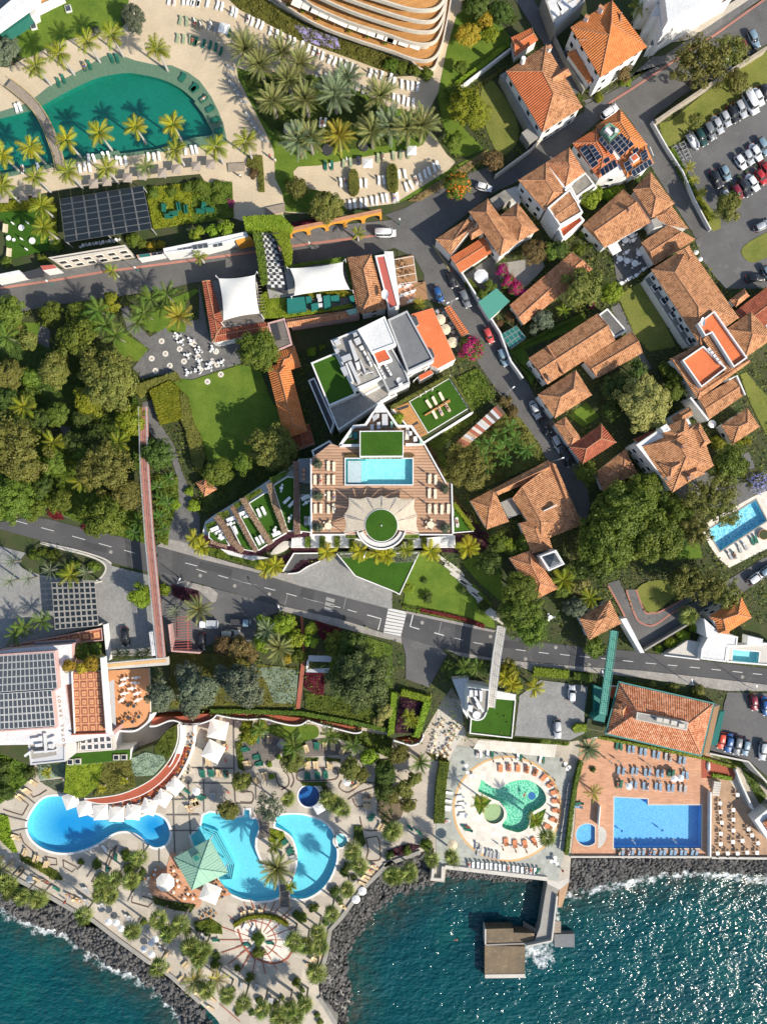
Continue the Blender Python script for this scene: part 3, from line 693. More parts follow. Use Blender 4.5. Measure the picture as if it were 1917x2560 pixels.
EDG=[('pelvis','chest'),('chest','neck'),('neck','head'),('head','crown'),('chest','shl'),('shl','ell'),('ell','hal'),('hal','fil'),('chest','shr'),('shr','elr'),('elr','har'),('har','fir'),('pelvis','hil'),('hil','knl'),('knl','anl'),('anl','tol'),('pelvis','hir'),('hir','knr'),('knr','anr'),('anr','tor')]
RAD=dict(pelvis=.14,chest=.15,neck=.06,head=.10,crown=.075,shl=.07,ell=.045,hal=.035,fil=.02,shr=.07,elr=.045,har=.035,fir=.02,hil=.10,knl=.06,anl=.042,tol=.03,hir=.10,knr=.06,anr=.042,tor=.03)
ST=dict(pelvis=(0,0,.95),chest=(0,0,1.28),neck=(0,0,1.48),head=(.02,0,1.60),crown=(.01,0,1.70),shl=(0,.19,1.40),ell=(-.02,.25,1.12),hal=(.08,.27,.88),fil=(.12,.26,.78),shr=(0,-.19,1.40),elr=(-.04,-.25,1.12),har=(.02,-.27,.88),fir=(.05,-.26,.78),hil=(0,.10,.88),knl=(.12,.11,.48),anl=(.02,.11,.08),tol=(.16,.12,.03),hir=(0,-.10,.88),knr=(-.02,-.11,.48),anr=(-.22,-.11,.10),tor=(-.08,-.12,.03))
STAND=person_mesh('body',ST,EDG,RAD)
LY={k:(p[2]-.95,p[1]*(1.0 if k[:2]not in('el','ha','fi')else 1.25),.50+max(0,p[2]-1.0)*.5-p[0]*.2)for k,p in ST.items()}
for k_ in('knl','anl','tol','knr','anr','tor','hil','hir','pelvis'):LY[k_]=(LY[k_][0],LY[k_][1],.48)
LY['knl']=(LY['knl'][0],.14,.62)
LIE=person_mesh('body',LY,EDG,RAD)
for m_ in(STAND,LIE):m_.materials.append(MT['skin'])
def torso(pts,r):return loft([[aa(c)+aa(u)*(rx*ae.cos(2*ae.pi*i/12))+aa(w)*(ry*ae.sin(2*ae.pi*i/12))for i in range(12)]for c,rx,ry,u,w in pts])
SHIRT=pm('shirt',loft([[aa((rx*ae.cos(2*ae.pi*i/12),ry*ae.sin(2*ae.pi*i/12),z))for i in range(12)]for rx,ry,z in((.17,.21,.92),(.18,.22,1.1),(.19,.25,1.3),(.17,.25,1.42),(.07,.09,1.49))]),'cloth_white',True)
SHORTS=pm('shorts',loft([[aa((rx*ae.cos(2*ae.pi*i/12),ry*ae.sin(2*ae.pi*i/12),z))for i in range(12)]for rx,ry,z in((.20,.24,.62),(.18,.23,.8),(.165,.205,.98))]),'cloth_blue',True)
HAIR=pm('hair',loft([[aa((-.02+rx*ae.cos(2*ae.pi*i/10),rx*ae.sin(2*ae.pi*i/10),z))for i in range(10)]for rx,z in((.10,1.60),(.122,1.66),(.10,1.74),(.03,1.785))]),'hair',True)
LTRUNK=pm('swimwear',loft([[aa((x,rx*ae.cos(2*ae.pi*i/12),.49+rz_*ae.sin(2*ae.pi*i/12)))for i in range(12)]for x,rx,rz_ in((-.26,.20,.13),(-.1,.21,.16),(.06,.19,.16))]),'cloth_red',True)
LHAIR=pm('hair',loft([[aa((x,rx*ae.cos(2*ae.pi*i/10),.82+rx*ae.sin(2*ae.pi*i/10)))for i in range(10)]for x,rx in((.66,.09),(.72,.12),(.80,.10),(.84,.03))]),'hair',True)
def walker(x,y,a,shirt,shorts,base,place):
 w=W(Q(x,y),Z0+.9);inst('person',[('body',STAND,None),('shirt',SHIRT,None),('shorts',SHORTS,None),('hair',HAIR,None)],(w.x,w.y,Z0+.03),R(a),base,'person',place,'people',1.0,{'shirt':shirt,'shorts':shorts})
BATH=[('body',LIE,None),('swimwear',LTRUNK,None),('hair',LHAIR,None)]
def aA(x,y,a,suit,base,place,skin='skin',z=None):
 w=W(Q(x,y),(Z0 if z is None else z)+.5);inst('person',BATH,(w.x,w.y,Z0-.02 if z is None else z),R(a),base,'person',place,'people',1.0,{'swimwear':suit,'body':skin})
def roof_geo(e,r0,r1,th=.22):
 if area2(e)<0:e=[e[1],e[0],e[3],e[2]];
 V,F,U=[],[],[]
 def face(ps):
  a,b=ps[0],ps[1];d=(b-a);d=d.normalized()if d.length>1e-5 else aa((1,0,0))
  n=None
  for k in range(2,len(ps)):
   n=d.cross(ps[k]-a)
   if n.length>1e-5:break
  up=n.normalized().cross(d);i0=len(V)
  for p in ps:V.append(p);U.append(((p-a).dot(d),(p-a).dot(up)))
  F.append(tuple(range(i0,i0+len(ps))))
 one=(r0-r1).length<.05
 face([e[0],e[1],r0]);face([e[1],e[2],r0]if one else[e[1],e[2],r1,r0]);face([e[2],e[3],r1]);face([e[3],e[0],r0]if one else[e[3],e[0],r0,r1])
 dn=[p-aa((0,0,th))for p in e]
 for i in range(4):face([dn[i],dn[(i+1)%4],e[(i+1)%4],e[i]])
 face([dn[3],dn[2],dn[1],dn[0]])
 return V,F,U
def roof(name,e,rise,mat,parent,hip=1.0,z=None,ridge=None,mats=None):
 E=[W(p,z)for p in e]
 if area2(E)<0:E=[E[3],E[2],E[1],E[0]]
 if ridge:r0,r1=[W(p,z+rise)for p in ridge]
 else:
  if(E[1]-E[0]).length+(E[3]-E[2]).length>(E[2]-E[1]).length+(E[0]-E[3]).length:E=E[1:]+E[:1]
  m0,m1=(E[0]+E[1])/2,(E[2]+E[3])/2;d=(m1-m0);ln=d.length;d.normalize()
  ins=min(((E[1]-E[0]).length+(E[3]-E[2]).length)/4*hip,ln/2)
  r0,r1=m0+d*ins,m1-d*ins;r0 .z=r1 .z=z+rise
 if ridge:
  d0=((E[0]+E[1])/2-r0).length+((E[2]+E[3])/2-r1).length;d1=((E[0]+E[1])/2-r1).length+((E[2]+E[3])/2-r0).length
  d2=((E[1]+E[2])/2-r0).length+((E[3]+E[0])/2-r1).length;d3=((E[1]+E[2])/2-r1).length+((E[3]+E[0])/2-r0).length
  k=min(range(4),key=lambda i:(d0,d1,d2,d3)[i])
  if k>=2:E=E[1:]+E[:1]
  if k%2:r0,r1=r1,r0
 V,F,U=roof_geo(E,r0,r1)
 ms=[MT[m]for m in(mats or[mat])];mi=[min(i,len(ms)-1)for i in range(4)]+[0]*5 if mats else None
 o=ad(name,V,F,ms,parent,U,mi)
 rt=[aE([a+aa((0,0,.03)),b+aa((0,0,.03))],.11,5)for a,b in((E[0],r0),(E[1],r0),(E[2],r1),(E[3],r1),(r0,r1))if(a-b).length>.3]
 v,f,_=merge(rt);ad('ridge_tiles',v,f,MT[(mats or[mat])[0]]if 'tile' not in(mats or[mat])[0]else MT['ridge'],o)
 return o
az('ridge',(.52,.27,.15),(.42,.20,.11),.9,5,.85)
WIN={}
def windows(parent,foot,z0,z1,frame='white',pane='glass_dark',spacing=3.2,w=1.0,h=1.3,storey=3.0):
 n=len(foot);s=1 if area2(foot)>0 else-1
 for i in range(n):
  a,b=foot[i],foot[(i+1)%n];e=b-a;e.z=0;ln=e.length
  if ln<2.2:continue
  d=e/ln;nr=aa((d.y,-d.x,0))*s;m=(a+b)/2
  if nr.dot(aa((-m.x,-m.y,0)).normalized())<.25:continue
  k=max(1,int(ln/spacing));fl=max(1,int((z1-z0+.6)/storey))
  for q in range(fl):
   zc=z0+1.6+q*storey
   if zc+h/2>z1-.15:continue
   for j in range(k):
    p=a+d*(ln*(j+.5)/k);rz=ae.atan2(d.y,d.x)
    key=(frame,pane,w,h)
    if key not in WIN:WIN[key]=(pm('window',box(0,-.03,0,w+.2,.14,h+.2),frame),pm('pane',box(0,-.08,0,w,.08,h),pane))
    l=LOC[parent.name];f_=WIN[key]
    o=aw('window',f_[0],parent);o.location=aa((p.x,p.y,zc))-l;o.rotation_euler.z=rz if s>0 else rz+ae.pi
    aw('pane',f_[1],o)
def building(base,place,pts,z1,roofs=(),wallmat='white_wall',inset=.35,z0=None,flat=None,win=True,name='house',cat='house',parapet=0.0,spacing=3.2,winw=1.0,pane='glass_dark',frame='white'):
 zb=Z0 if z0 is None else z0;zt=zb+z1
 E=[W(p,zt)for p in pts];c=sum(E,aa())/len(E)
 t=av(name,base,cat,(c.x,c.y,zb),place,None)
 foot=offset(E,-inset)if inset else E
 v,f=aq([aa((p.x,p.y,zt-.02))for p in foot],zb-1.0)
 ad('wall',v,f,MT[wallmat],t)
 if win:windows(t,foot,zb,zt,spacing=spacing,w=winw,pane=pane,frame=frame)
 if flat:
  fp=[aa((p.x,p.y,zt+.03))for p in offset(foot,-.05)];ad('flat_roof',fp,fix_up(fp,tess([fp])),MT[flat],t)
  if parapet:
   ring=offset(foot,.02);inn=offset(foot,-.28);n=len(ring);zz=zt+parapet
   vv=[aa((p.x,p.y,zt-.3))for p in ring]+[aa((p.x,p.y,zz))for p in ring]+[aa((p.x,p.y,zz))for p in inn]+[aa((p.x,p.y,zt-.1))for p in inn]
   ff=[]
   for k in range(3):
    for i in range(n):ff.append((k*n+i,k*n+(i+1)%n,(k+1)*n+(i+1)%n,(k+1)*n+i))
   if area2(ring)<0:ff=[q[::-1]for q in ff]
   ad('parapet',vv,ff,MT[wallmat],t)
 for r in roofs:
  r=dict(r);e=r.pop('e');rise=r.pop('rise',1.8);m=r.pop('mat','tile_old');zz=zt+r.pop('dz',0)
  roof('roof',e,rise,m,t,z=zz,**r)
 return t
def chimney(t,x,y,z,w=.7,d=.7,h=1.3,mat='white_wall',cap='tile_dark',rz=.5):
 p=W(Q(x,y),z);o=ad('chimney',*box(p.x,p.y,z-h/2,w,d,h,rz),MT[mat],t);ad('chimney_cap',*box(p.x,p.y,z+.06,w+.2,d+.2,.12,rz),MT['ridge'],o)
def au(t,q,nx,ny,z,zr,mat='solar',gap=.06,name='solar_panel',frame='steel',parent=None,fr=.93):
 A,B,C_,D=W(q[0],z),W(q[1],z),W(q[2],zr),W(q[3],zr)
 def P(u,v):return(A*(1-u)+B*u)*(1-v)+(D*(1-u)+C_*u)*v
 for i in range(nx):
  for j in range(ny):
   u0,u1=(i+.03)/nx,(i+.97)/nx;v0,v1=(j+.03)/ny,(j+.97)/ny
   c=[P(u0,v0),P(u1,v0),P(u1,v1),P(u0,v1)];n=(c[1]-c[0]).cross(c[3]-c[0]).normalized()
   if n.z<0:n=-n;c=c[::-1]
   up=[p+n*.06 for p in c];fo=[(0,1,5,4),(1,2,6,5),(2,3,7,6),(3,0,4,7),(4,5,6,7)]
   ce=sum(up,aa())/4;inn=[ce+(p-ce)*fr+n*.004 for p in up]
   ad(name,c+up+inn,fo+[(8,9,10,11)],[MT[frame],MT[mat]],parent or t,mi=[0]*5+[1])
def ac_unit(t,x,y,z,w=1.0,d=.6,h=.7,rz=0,mat='white_roof',name='vent_unit'):
 p=W(Q(x,y),z+h);return ad(name,*box(p.x,p.y,z+h/2,w,d,h,rz),MT[mat],t)
def pool(name,base,place,pts,z,depth,tilemat,watermat='water',coping='white_wall',cw=.5,group='pools'):
 w=[W(p,z)for p in pts];c=sum(w,aa())/len(w)
 if area2(w)<0:w=w[::-1]
 t=av(name,base,'pool',(c.x,c.y,z-depth),place,group);n=len(w)
 v=[aa((p.x,p.y,z+.02))for p in w]+[aa((p.x,p.y,z-depth))for p in w]
 f=[(i,(i+1)%n,n+(i+1)%n,n+i)for i in range(n)];bt=fix_up(v,[[i+n for i in q]for q in tess([v[n:]])])
 ad('basin',v,f+bt,MT[tilemat],t)
 s=[aa((p.x,p.y,z-.14))for p in w];ad('water',s,fix_up(s,tess([s])),MT[watermat],t)
 if coping:
  oo=offset(w,cw);vv=[aa((p.x,p.y,z-.3))for p in w]+[aa((p.x,p.y,z+.07))for p in w]+[aa((p.x,p.y,z+.07))for p in oo]+[aa((p.x,p.y,z-.1))for p in oo];ff=[]
  for k in range(3):
   for i in range(n):ff.append((k*n+(i+1)%n,k*n+i,(k+1)*n+i,(k+1)*n+(i+1)%n))
  ad('coping',vv,ff,MT[coping],t)
 return t
def cat(*a):
 r=[]
 for x in a:r+=x
 return r
O(0,0);lag=L('-120 1010 0 985 250 920 380 860 560 760 760 665 900 625 1050 605 1150 615 1300 645 1420 690 1520 750 1620 840');O(480,0)
lag=ah(lag+L('20 850 90 940 140 1030 172 1105'),3,False)+L('150 1122 0 1140');O(0,0)
lag+=L('1540 1160 1440 1195 1300 1235 1000 1272 985 1245 800 1275 600 1312 470 1345 0 1440 -120 1460')
O(1417,900);sidepool=L('1165 1410 1560 1160 1650 1330 1265 1580')
O(0,1800)
gourd=ah(L('395 640 480 632 560 640 640 690 720 780 800 815 900 830 1030 830 1150 810 1240 780 1310 790 1370 830 1402 900 1405 960 1380 1020 1330 1050 1270 1050 1210 1010 1160 960 1090 925 1000 920 920 950 830 1010 730 1060 600 1095 480 1095 370 1065 290 1010 240 940 230 850 270 760 330 680'),4)
O(480,1800)
lobe1=L('150 765 95 790 80 870 40 920 -10 960 20 1050 120 1150 220 1310 260 1390 330 1440 420 1480 540 1500 650 1490 725 1465')+ah(L('730 1390 660 1300 590 1210 545 1120 522 1040 535 950 565 890'),4,False)+L('550 825 480 815 475 745 440 745 430 800 330 820 240 775')
lobe2=ah(L('700 800 780 785 900 785 1000 810 1090 850 1150 910 1185 1000 1200 1120 1180 1220 1130 1330 1060 1410 970 1465 890 1480 815 1465'),4,False)+ah(L('815 1350 860 1260 875 1150 865 1060 830 970 770 920 690 880'),4,False)
plunge=circ(970,630,88);spa=circ(1230,1000,54,28)
O(960,1800)
clover=L('805 490 775 590 890 650')+ah(L('950 672 1005 735 1015 800 975 880 1060 920 1120 928 1180 900 1202 850 1205 800 1235 758 1300 720 1340 665 1320 590 1260 530 1180 495 1100 500 1030 520 960 570'),4,False)+L('900 560 840 520')
kid=circ(908,775,84,32)
O(1417,1800)
lap=L('390 640 665 655 665 705 1110 705 1105 1060 385 1060')
kid2=circ(165,950,90,28,None,45,315)
low_pools=[gourd,lobe1,lobe2,plunge,spa,clover,kid,lap,kid2]
up=[(-3000,-3000),(5000,-3000),(5000,1900)]
O(1417,1800);up+=L('2600 1300 1656 560 1570 400 1500 330 1180 250 310 130');O(960,1800);up+=L('1540 180 1080 140 690 135');O(960,1350);up+=L('670 1400 640 1350 560 1220 500 1300 420 1440 330 1600')
O(480,1350);up+=L('1640 1640 1610 1580 1400 1510 1000 1430 900 1420 520 1405 150 1400');O(0,1350);up+=L('1500 1400 1270 1430 1200 1500 970 1560 950 1600 560 1700 480 1860 230 1860 0 1760');up+=[(-600,1880),(-3000,1880)]
g=aj('ground',up,-.06,-16,'soil',holes=[lag,sidepool]);struct(g)
dk=[(-3000,1000),(-900,1500),(-600,1950)]
O(0,2060);dk+=L('0 395 50 430 380 600 640 750 790 820 1000 990 1240 1165 1400 1270 1500 1360 1656 1500');O(480,2060);dk+=L('0 1420 200 1610 300 1760 700 2300 1200 2300 1320 1900 1190 1656 1130 1560 1060 1450 1040 1330 1110 1100 1150 880 1240 780 1400 560 1560 400 1656 310')
O(960,1800);dk+=L('60 1180 300 1095 415 1060 380 1330 500 1345 515 1215 1345 1325');O(1417,1800);dk+=L('-60 1340 20 1300 30 1140 1190 1145 1656 1152 3000 1180');dk+=[(5000,2150),(5000,1000)]
DK=aj('deck',dk,DECK,-16,'cream_deck',holes=low_pools);struct(DK)
def seg_dist(P,A,B):
 AB=B-A;t=np.clip(((P-A)@AB)/(AB@AB+1e-9),0,1)[:,None];return np.linalg.norm(P-(A+t*AB),axis=1)
xs=np.concatenate([np.linspace(-900,-110,20),np.linspace(-108,108,217),np.linspace(110,900,20)]);ys=np.concatenate([np.linspace(-1500,-135,20),np.linspace(-134,-50,127)])
X,Y=np.meshgrid(xs,ys);P=np.column_stack([X.ravel(),Y.ravel()])
O(0,2060);sh1=L('-300 420 0 640 120 760 300 850 540 900 650 980 740 1060 900 1180 1100 1230 1300 1360 1450 1520 1560 1700')
O(480,2060);sh2=L('1230 1700 1330 1500 1300 1300 1280 1150 1320 1000 1400 860 1540 720 1656 640');O(960,2060);sh2+=L('0 720 180 560 380 480 520 430 900 440 1340 500')
O(1417,2060);sh3=L('-40 600 100 560 300 520 500 500 620 460 800 420 1000 400 1200 420 1400 440 1656 460 2200 470')
O(960,2060);sh4=L('1165 1030 1165 1275 830 1280 830 1000');sh5=L('1440 620 1420 800 1400 960 1330 990 1180 1020')
def poly_d(pl):w=[np.array(W(p,SEA)[:2])for p in pl];return np.min([seg_dist(P,w[i],w[i+1])for i in range(len(w)-1)],axis=0)
ds=[poly_d(s_)for s_ in(sh1,sh2,sh3,sh4,sh5)]
dall=np.minimum(np.minimum(ds[0],ds[1]),ds[2])
shal=np.clip(1-dall/14,0,1)
O(960,2060);fc=np.array(W(Q(1280,1080),SEA)[:2])
foam=np.maximum.reduce([np.clip(1-ds[0]/4.5,0,1)*.92,np.clip(1-ds[1]/2.2,0,1)*.45,np.clip(1-ds[2]/5.0,0,1)*.8,np.clip(1-ds[3]/1.4,0,1)*.25,np.clip(1-ds[4]/2.0,0,1)*.9,np.clip(1.2-np.linalg.norm(P-fc,axis=1)/6.0,0,.85)])
nx,ny=len(xs),len(ys);idx=np.arange(nx*ny).reshape(ny,nx)
F=np.stack([idx[:-1,:-1],idx[:-1,1:],idx[1:,1:],idx[1:,:-1]],-1).reshape(-1,4)
m,nt,b=nodes('sea');p=pos(nt)
at=nd(nt,'ShaderNodeAttribute',attribute_name='shallow').outputs['Fac'];af=nd(nt,'ShaderNodeAttribute',attribute_name='foam').outputs['Fac']
deep=mix(nt,(.0015,.04,.052),(.002,.066,.074),ramp(nt,aG(nt,p,.03,5,.6),.35,.65))
deep=mix(nt,deep,(.004,.08,.07),ay(nt,'MULTIPLY',ramp(nt,aG(nt,p,.11,5,.65),.5,.72),.65))
sh=mix(nt,(.014,.05,.042),(.045,.042,.026),ramp(nt,aG(nt,p,.45,4,.7),.45,.62))
col=mix(nt,deep,sh,ay(nt,'MULTIPLY',ramp(nt,at,.35,1.0),.85))
n1=aG(nt,p,.42,9,.74)
fm=ramp(nt,ay(nt,'ADD',ay(nt,'MULTIPLY',af,.42),n1),.76,.96)
fmn=nt.nodes[-1]
col=mix(nt,col,(.80,.84,.84),fm)
lk(nt,col,b.inputs['Base Color'])
rg=nd(nt,'ShaderNodeMapRange');lk(nt,fm,rg.inputs[0]);rg.inputs[3].default_value=.12;rg.inputs[4].default_value=.8;lk(nt,rg.outputs[0],b.inputs['Roughness'])
b.inputs['IOR'].default_value=1.333
mp=nd(nt,'ShaderNodeMapping');lk(nt,p,mp.inputs[0]);mp.inputs['Rotation'].default_value=(0,0,R(35));mp.inputs['Scale'].default_value=(1,1.7,1)
wv=ay(nt,'ADD',ay(nt,'MULTIPLY',aG(nt,mp.outputs[0],.3,2),.8),ay(nt,'ADD',ay(nt,'MULTIPLY',aG(nt,mp.outputs[0],.75,2,.6),.37),ay(nt,'MULTIPLY',aG(nt,p,.07,2),1.2)))
bump(nt,wv,1.0,1.0,b)
me=fast_mesh('sea',np.column_stack([P,np.full(len(P),SEA)]),F,[m])
for nm,arr in(('shallow',shal),('foam',foam)):
 a_=me.attributes.new(nm,'FLOAT','POINT');a_.data.foreach_set('value',arr.astype(np.float32))
struct(aw('sea',me))
FZ=[0]
FLATS=[]
def flat(name,pts,dz,mat,holes=()):FZ[0]+=1;FLATS.append([W(p,Z0)for p in pts]);return struct(sheet(name,pts,Z0+dz+FZ[0]*.0006,mat,holes))
O(0,0,0.0)
sand=L('-120 540 60 560 230 470 560 300 1010 90 1000 -120');O(480,0);sand+=L('300 -120 1000 250 1400 430 1656 600');O(960,0);sand+=L('0 640 400 620 520 60 560 -60 720 -60 720 60 640 100 480 700 330 1000 520 1280 590 1340 540 1400 160 1656');O(480,450);sand+=L('1640 200 1300 240 900 280 760 265 740 335 420 340 300 300');O(0,0);sand+=L('1656 1440 1200 1480 600 1560 0 1660 -120 1680')
flat('sand',sand,.02,'sand',[lag])
shelf=L('-120 960 0 925 240 850 400 720 560 640 700 560 860 465 960 440 1120 500 1300 540 1420 540 1560 600 1656 670');O(480,0);shelf+=L('80 690 160 800 220 920 265 1040 290 1160 280 1185 0 1215');O(0,0);shelf+=L('1500 1240 1000 1300 600 1345 470 1380 0 1480 -120 1500')
flat('pool_shelf',shelf,.05,'shelf',[lag])
pool('lagoon_pool','large green lagoon pool with a curved edge','at the top left',lag,.05,1.3,'tile_lagoon','water_lagoon',None)
O(0,0);flat('mound_lawn',ah(L('80 290 160 220 300 150 460 60 560 -60 1030 -60 1050 100 1020 220 870 250 640 310 440 370 230 480 140 420'),3),.12,'lawn')
O(480,0);pl=L('370 560 500 600 640 600 1000 620 1400 760 1656 900');O(960,0);pl+=L('150 900 330 980 380 1080 320 1200 200 1240 0 1270');O(480,0);pl+=L('1300 1320 1050 1370 880 1380 840 1420 850 1500 960 1560 1100 1590 1180 1640');O(480,450);pl+=L('1230 190 1290 250 1250 270 900 270 770 260 760 170');O(480,0);pl+=L('740 1580 690 1480 680 1260 640 1150 540 960 460 800 380 640')
flat('garden_lawn',pl,.04,'lawn')
O(960,0);flat('hotel_side_lawn',L('600 120 690 60 850 60 1040 300 1040 380 640 690 560 800 600 1000 830 1240 680 1300 560 1270 480 1000 440 800 520 400'),.04,'lawn')
O(960,0);flat('house_lawn',ah(L('800 760 900 670 1100 1000 1090 1200 960 1290 900 1200 850 1080 820 960'),3),.05,'lawn_dry')
flat('verge_lawn',L('160 1640 560 1390 860 1230 880 1280 420 1560 60 1700'),.05,'lawn')
O(0,450);st=L('-120 905 0 870 340 800 560 770 1130 660 1656 600');O(480,450);st+=L('500 520 900 430 1560 380 1656 320');O(960,450);st+=L('0 290 180 230 400 100 720 -60 900 -120');O(960,0);st+=L('900 1480 1200 1240 1656 920');O(1417,0);st+=L('150 870 560 660 860 450 1250 220 1656 -20 1800 -120 1900 200 1656 360 1340 560 940 800 720 970');O(1417,450)
st2=L('-40 0');O(1417,0);st+=L('830 1240 1060 1640');O(1417,450);st+=L('1190 410 1250 500 1100 540 880 190 700 -100');O(1417,0);st+=L('560 1050 440 900 260 1000');O(960,0);st+=L('1480 1260 1110 1500 860 1620');O(960,450);st+=L('700 270 420 490 440 560 800 1010 860 1150 1090 1500');O(960,900);st+=L('1230 270 1560 720 1656 880 1700 1200 1656 1420 1430 900 1340 820 1200 640 760 0');O(960,450);st+=L('760 1480 520 1040 330 980 330 780 250 640 80 560 0 590');O(480,450);st+=L('1500 620 1280 640 800 700 540 780 0 850');O(0,450);st+=L('1400 900 1000 960 500 1030 180 1090 -120 1130')
flat('street',st,.03,'cobble')
O(0,450);pv=L('-120 800 350 760 1130 650 1656 580');O(480,450);pv+=L('500 500 900 400 1560 340 1656 330 1656 400 1560 440');pv+=L('960 530 500 600 0 655');O(0,450);pv+=L('1130 725 400 830 -120 920')
flat('pavement',pv,.10,'grey_paving')
O(0,450);ps=L('-120 910 0 897 450 830 860 760 1656 655');O(480,450);ps+=L('500 598 960 530 1500 462')
v_,f_=ak(ps,.12,.55);struct(ad('kerb_strip',v_,f_,'pink_strip'))
O(1417,0);pv2=L('160 860 430 700 560 600 830 520 1250 230 1650 -40 1560 -60 1000 330 800 460 700 470 520 640 300 790 130 830');flat('upper_pavement',pv2,.09,'grey_paving')
v_,f_=ak(L('340 860 560 720 830 540 1250 270 1640 -10'),.12,.5);struct(ad('kerb_strip',v_,f_,'pink_strip'))
O(1417,0);lot=L('860 1220 1060 1160 1656 700 1900 560 1900 2400');O(1417,450);lot+=L('1656 900 1300 900 1100 640 1060 500 1180 420 1130 250 1000 0');O(1417,0);lot+=L('1080 1600 900 1300')
flat('car_park',lot,.06,'asphalt_lot')
O(1417,0);flat('car_park_verge',L('760 1020 850 1000 1300 640 1656 420 1900 300 1900 520 1656 690 1400 850 1150 1010 1060 1090 960 1140 860 1220 800 1200'),.08,'lawn_dry')
O(1417,450);flat('traffic_island',ah(L('1440 600 1470 540 1560 480 1700 420 1900 400 1900 560 1656 640 1560 680 1490 670'),3),.14,'lawn_dry')
flat('lot_verge',L('960 0 1020 20 1130 160 1270 330 1270 400 1210 425 1190 410 1060 160'),.10,'lawn_dry')
O(0,900);rd=L('-200 1330 0 1345 250 1300 420 1320 640 1380 900 1440 1300 1540 1656 1640');O(480,1350);rd+=L('0 140 540 270 880 375 1180 450 1640 570');O(960,1350);rd+=L('0 555 180 600 580 690 900 760 1040 790 1320 850 1656 885');O(1417,1350);rd+=L('0 875 600 925 1060 990 1656 1065 1900 1090 1900 1230 1656 1200 1240 1150 600 1080 0 1040');O(960,1350);rd+=L('1280 1020 960 990 520 910 140 800');O(480,1350);rd+=L('1656 780 1240 660 720 540 450 470 200 400 0 345');O(0,1350);rd+=L('1500 330 1320 290 940 190 640 90 340 25');O(0,900);rd+=L('330 1490 0 1400 -200 1370')
flat('road',rd,.03,'asphalt')
def side(name,a,dz,mat):return flat(name,a,dz,mat)
O(0,900);pvn=L('1300 1540 1656 1640');O(480,1350);pvn+=L('0 140 540 270 880 375 800 280 560 250 300 180 0 90');O(0,900);pvn+=L('1656 1560 1500 1500 1390 1480');flat('pavement',pvn,.13,'pavement')
O(480,1350);fore=L('760 270 860 270 940 230 1060 170 1190 110 1350 300 1656 420 1656 560 1640 572 1180 452 880 377');flat('forecourt',fore,.12,'forecourt')
O(960,1350);pvb=L('180 585 580 670 930 750 900 765 580 695 180 605');flat('pavement',pvb,.13,'pavement')
O(480,1350);pvs=L('700 560 760 590 960 650 1280 740 1656 830');O(960,1350);pvs+=L('150 860 140 800 0 770');O(480,1350);pvs+=L('1240 660 720 540');flat('pavement',pvs,.13,'pavement')
O(960,1350);pvs=L('520 910 960 990 1280 1020 1656 1050');O(1417,1350);pvs+=L('600 1080 1240 1150 1656 1200 1900 1240 1900 1330 1656 1250 1330 1250 600 1140 0 1075');O(960,1350);pvs+=L('1300 1070 1230 1090 1050 1020 920 1000 650 970');flat('pavement',pvs,.13,'pavement')
O(1417,1350);hp=L('330 360 430 330 470 420 560 640 620 700 720 710 860 620 1100 480 1250 380 1480 240 1800 30 1900 150 1500 400 1200 600 1000 700 650 910 560 790 460 600');flat('side_street',hp,.05,'asphalt_lot')
flat('side_pavement',L('480 410 570 410 640 600 720 610 980 480 1120 400 1120 450 900 590 720 700 620 690 560 620'),.14,'grey_paving')
flat('corner_lawn',ah(L('580 400 760 330 950 400 900 460 740 590 680 600 640 560'),3),.18,'lawn_dry')
for s_ in('490 415 560 620 620 690 720 705 860 610 980 545','570 410 640 590 700 605 780 590 960 490','340 380 420 520 480 640'):
 v_,f_=ak(ah(L(s_),4,False),.20,.42);struct(ad('red_kerb',v_,f_,'pink_strip'))
O(0,1350);flat('forecourt',L('-200 -100 0 50 300 130 340 25 640 90 920 190 930 215 1230 290 1290 760 1290 960 890 960 860 700 0 900 -200 900'),.05,'forecourt')
flat('planted_island',ah(L('180 160 330 20 500 60 700 130 850 190 880 260 820 330 700 330 400 300 200 240'),3),.16,'soil')
v_,f_=ak(ah(L('340 25 520 75 700 120 830 170 880 230 850 300 800 340'),3,False),.2,.4);struct(ad('kerb',v_,f_,'pale_concrete'))
v_,f_=ak(ah(L('340 20 640 85 850 150 925 195'),3,False),.2,.35);struct(ad('kerb',v_,f_,'pale_concrete'))
O(480,1350);flat('service_yard',L('-260 260 0 350 180 400 450 470 720 545 720 600 560 650 500 840 200 840 0 930 -200 930 -260 600'),.06,'asphalt_lot')
flat('yard_pavement',L('-40 345 150 390 215 440 200 510 170 520 60 420 -40 390'),.14,'pavement')
O(960,1350);flat('ramp_yard',L('140 800 480 900 520 950 370 1220 180 1150 180 960'),.07,'asphalt_lot')
flat('tower_car_park',L('1120 1290 1290 1160 1656 1205 1656 1600 1540 1656 1080 1620'),.07,'forecourt')
O(1417,1350);flat('tower_car_park',L('-40 1200 170 1215 130 1520 60 1520 20 1640 -40 1650'),.075,'forecourt')
flat('club_car_park',L('1330 1260 1656 1270 1900 1300 1900 2100 1656 1960 1500 1820 1180 1740 1290 1420 1300 1350'),.07,'asphalt_lot')
O(480,900);flat('park_lawn',L('-260 130 0 165 400 40 560 60 640 300 800 560 860 800 400 900 100 820 -60 560 -260 200'),.05,'lawn')
O(480,450);flat('park_terrace',L('-350 1400 -210 1220 60 1150 60 860 150 1330 400 1350 400 1520 0 1650 -120 1640 -130 1590 -440 1650 -410 1500'),.05,'grey_paving')
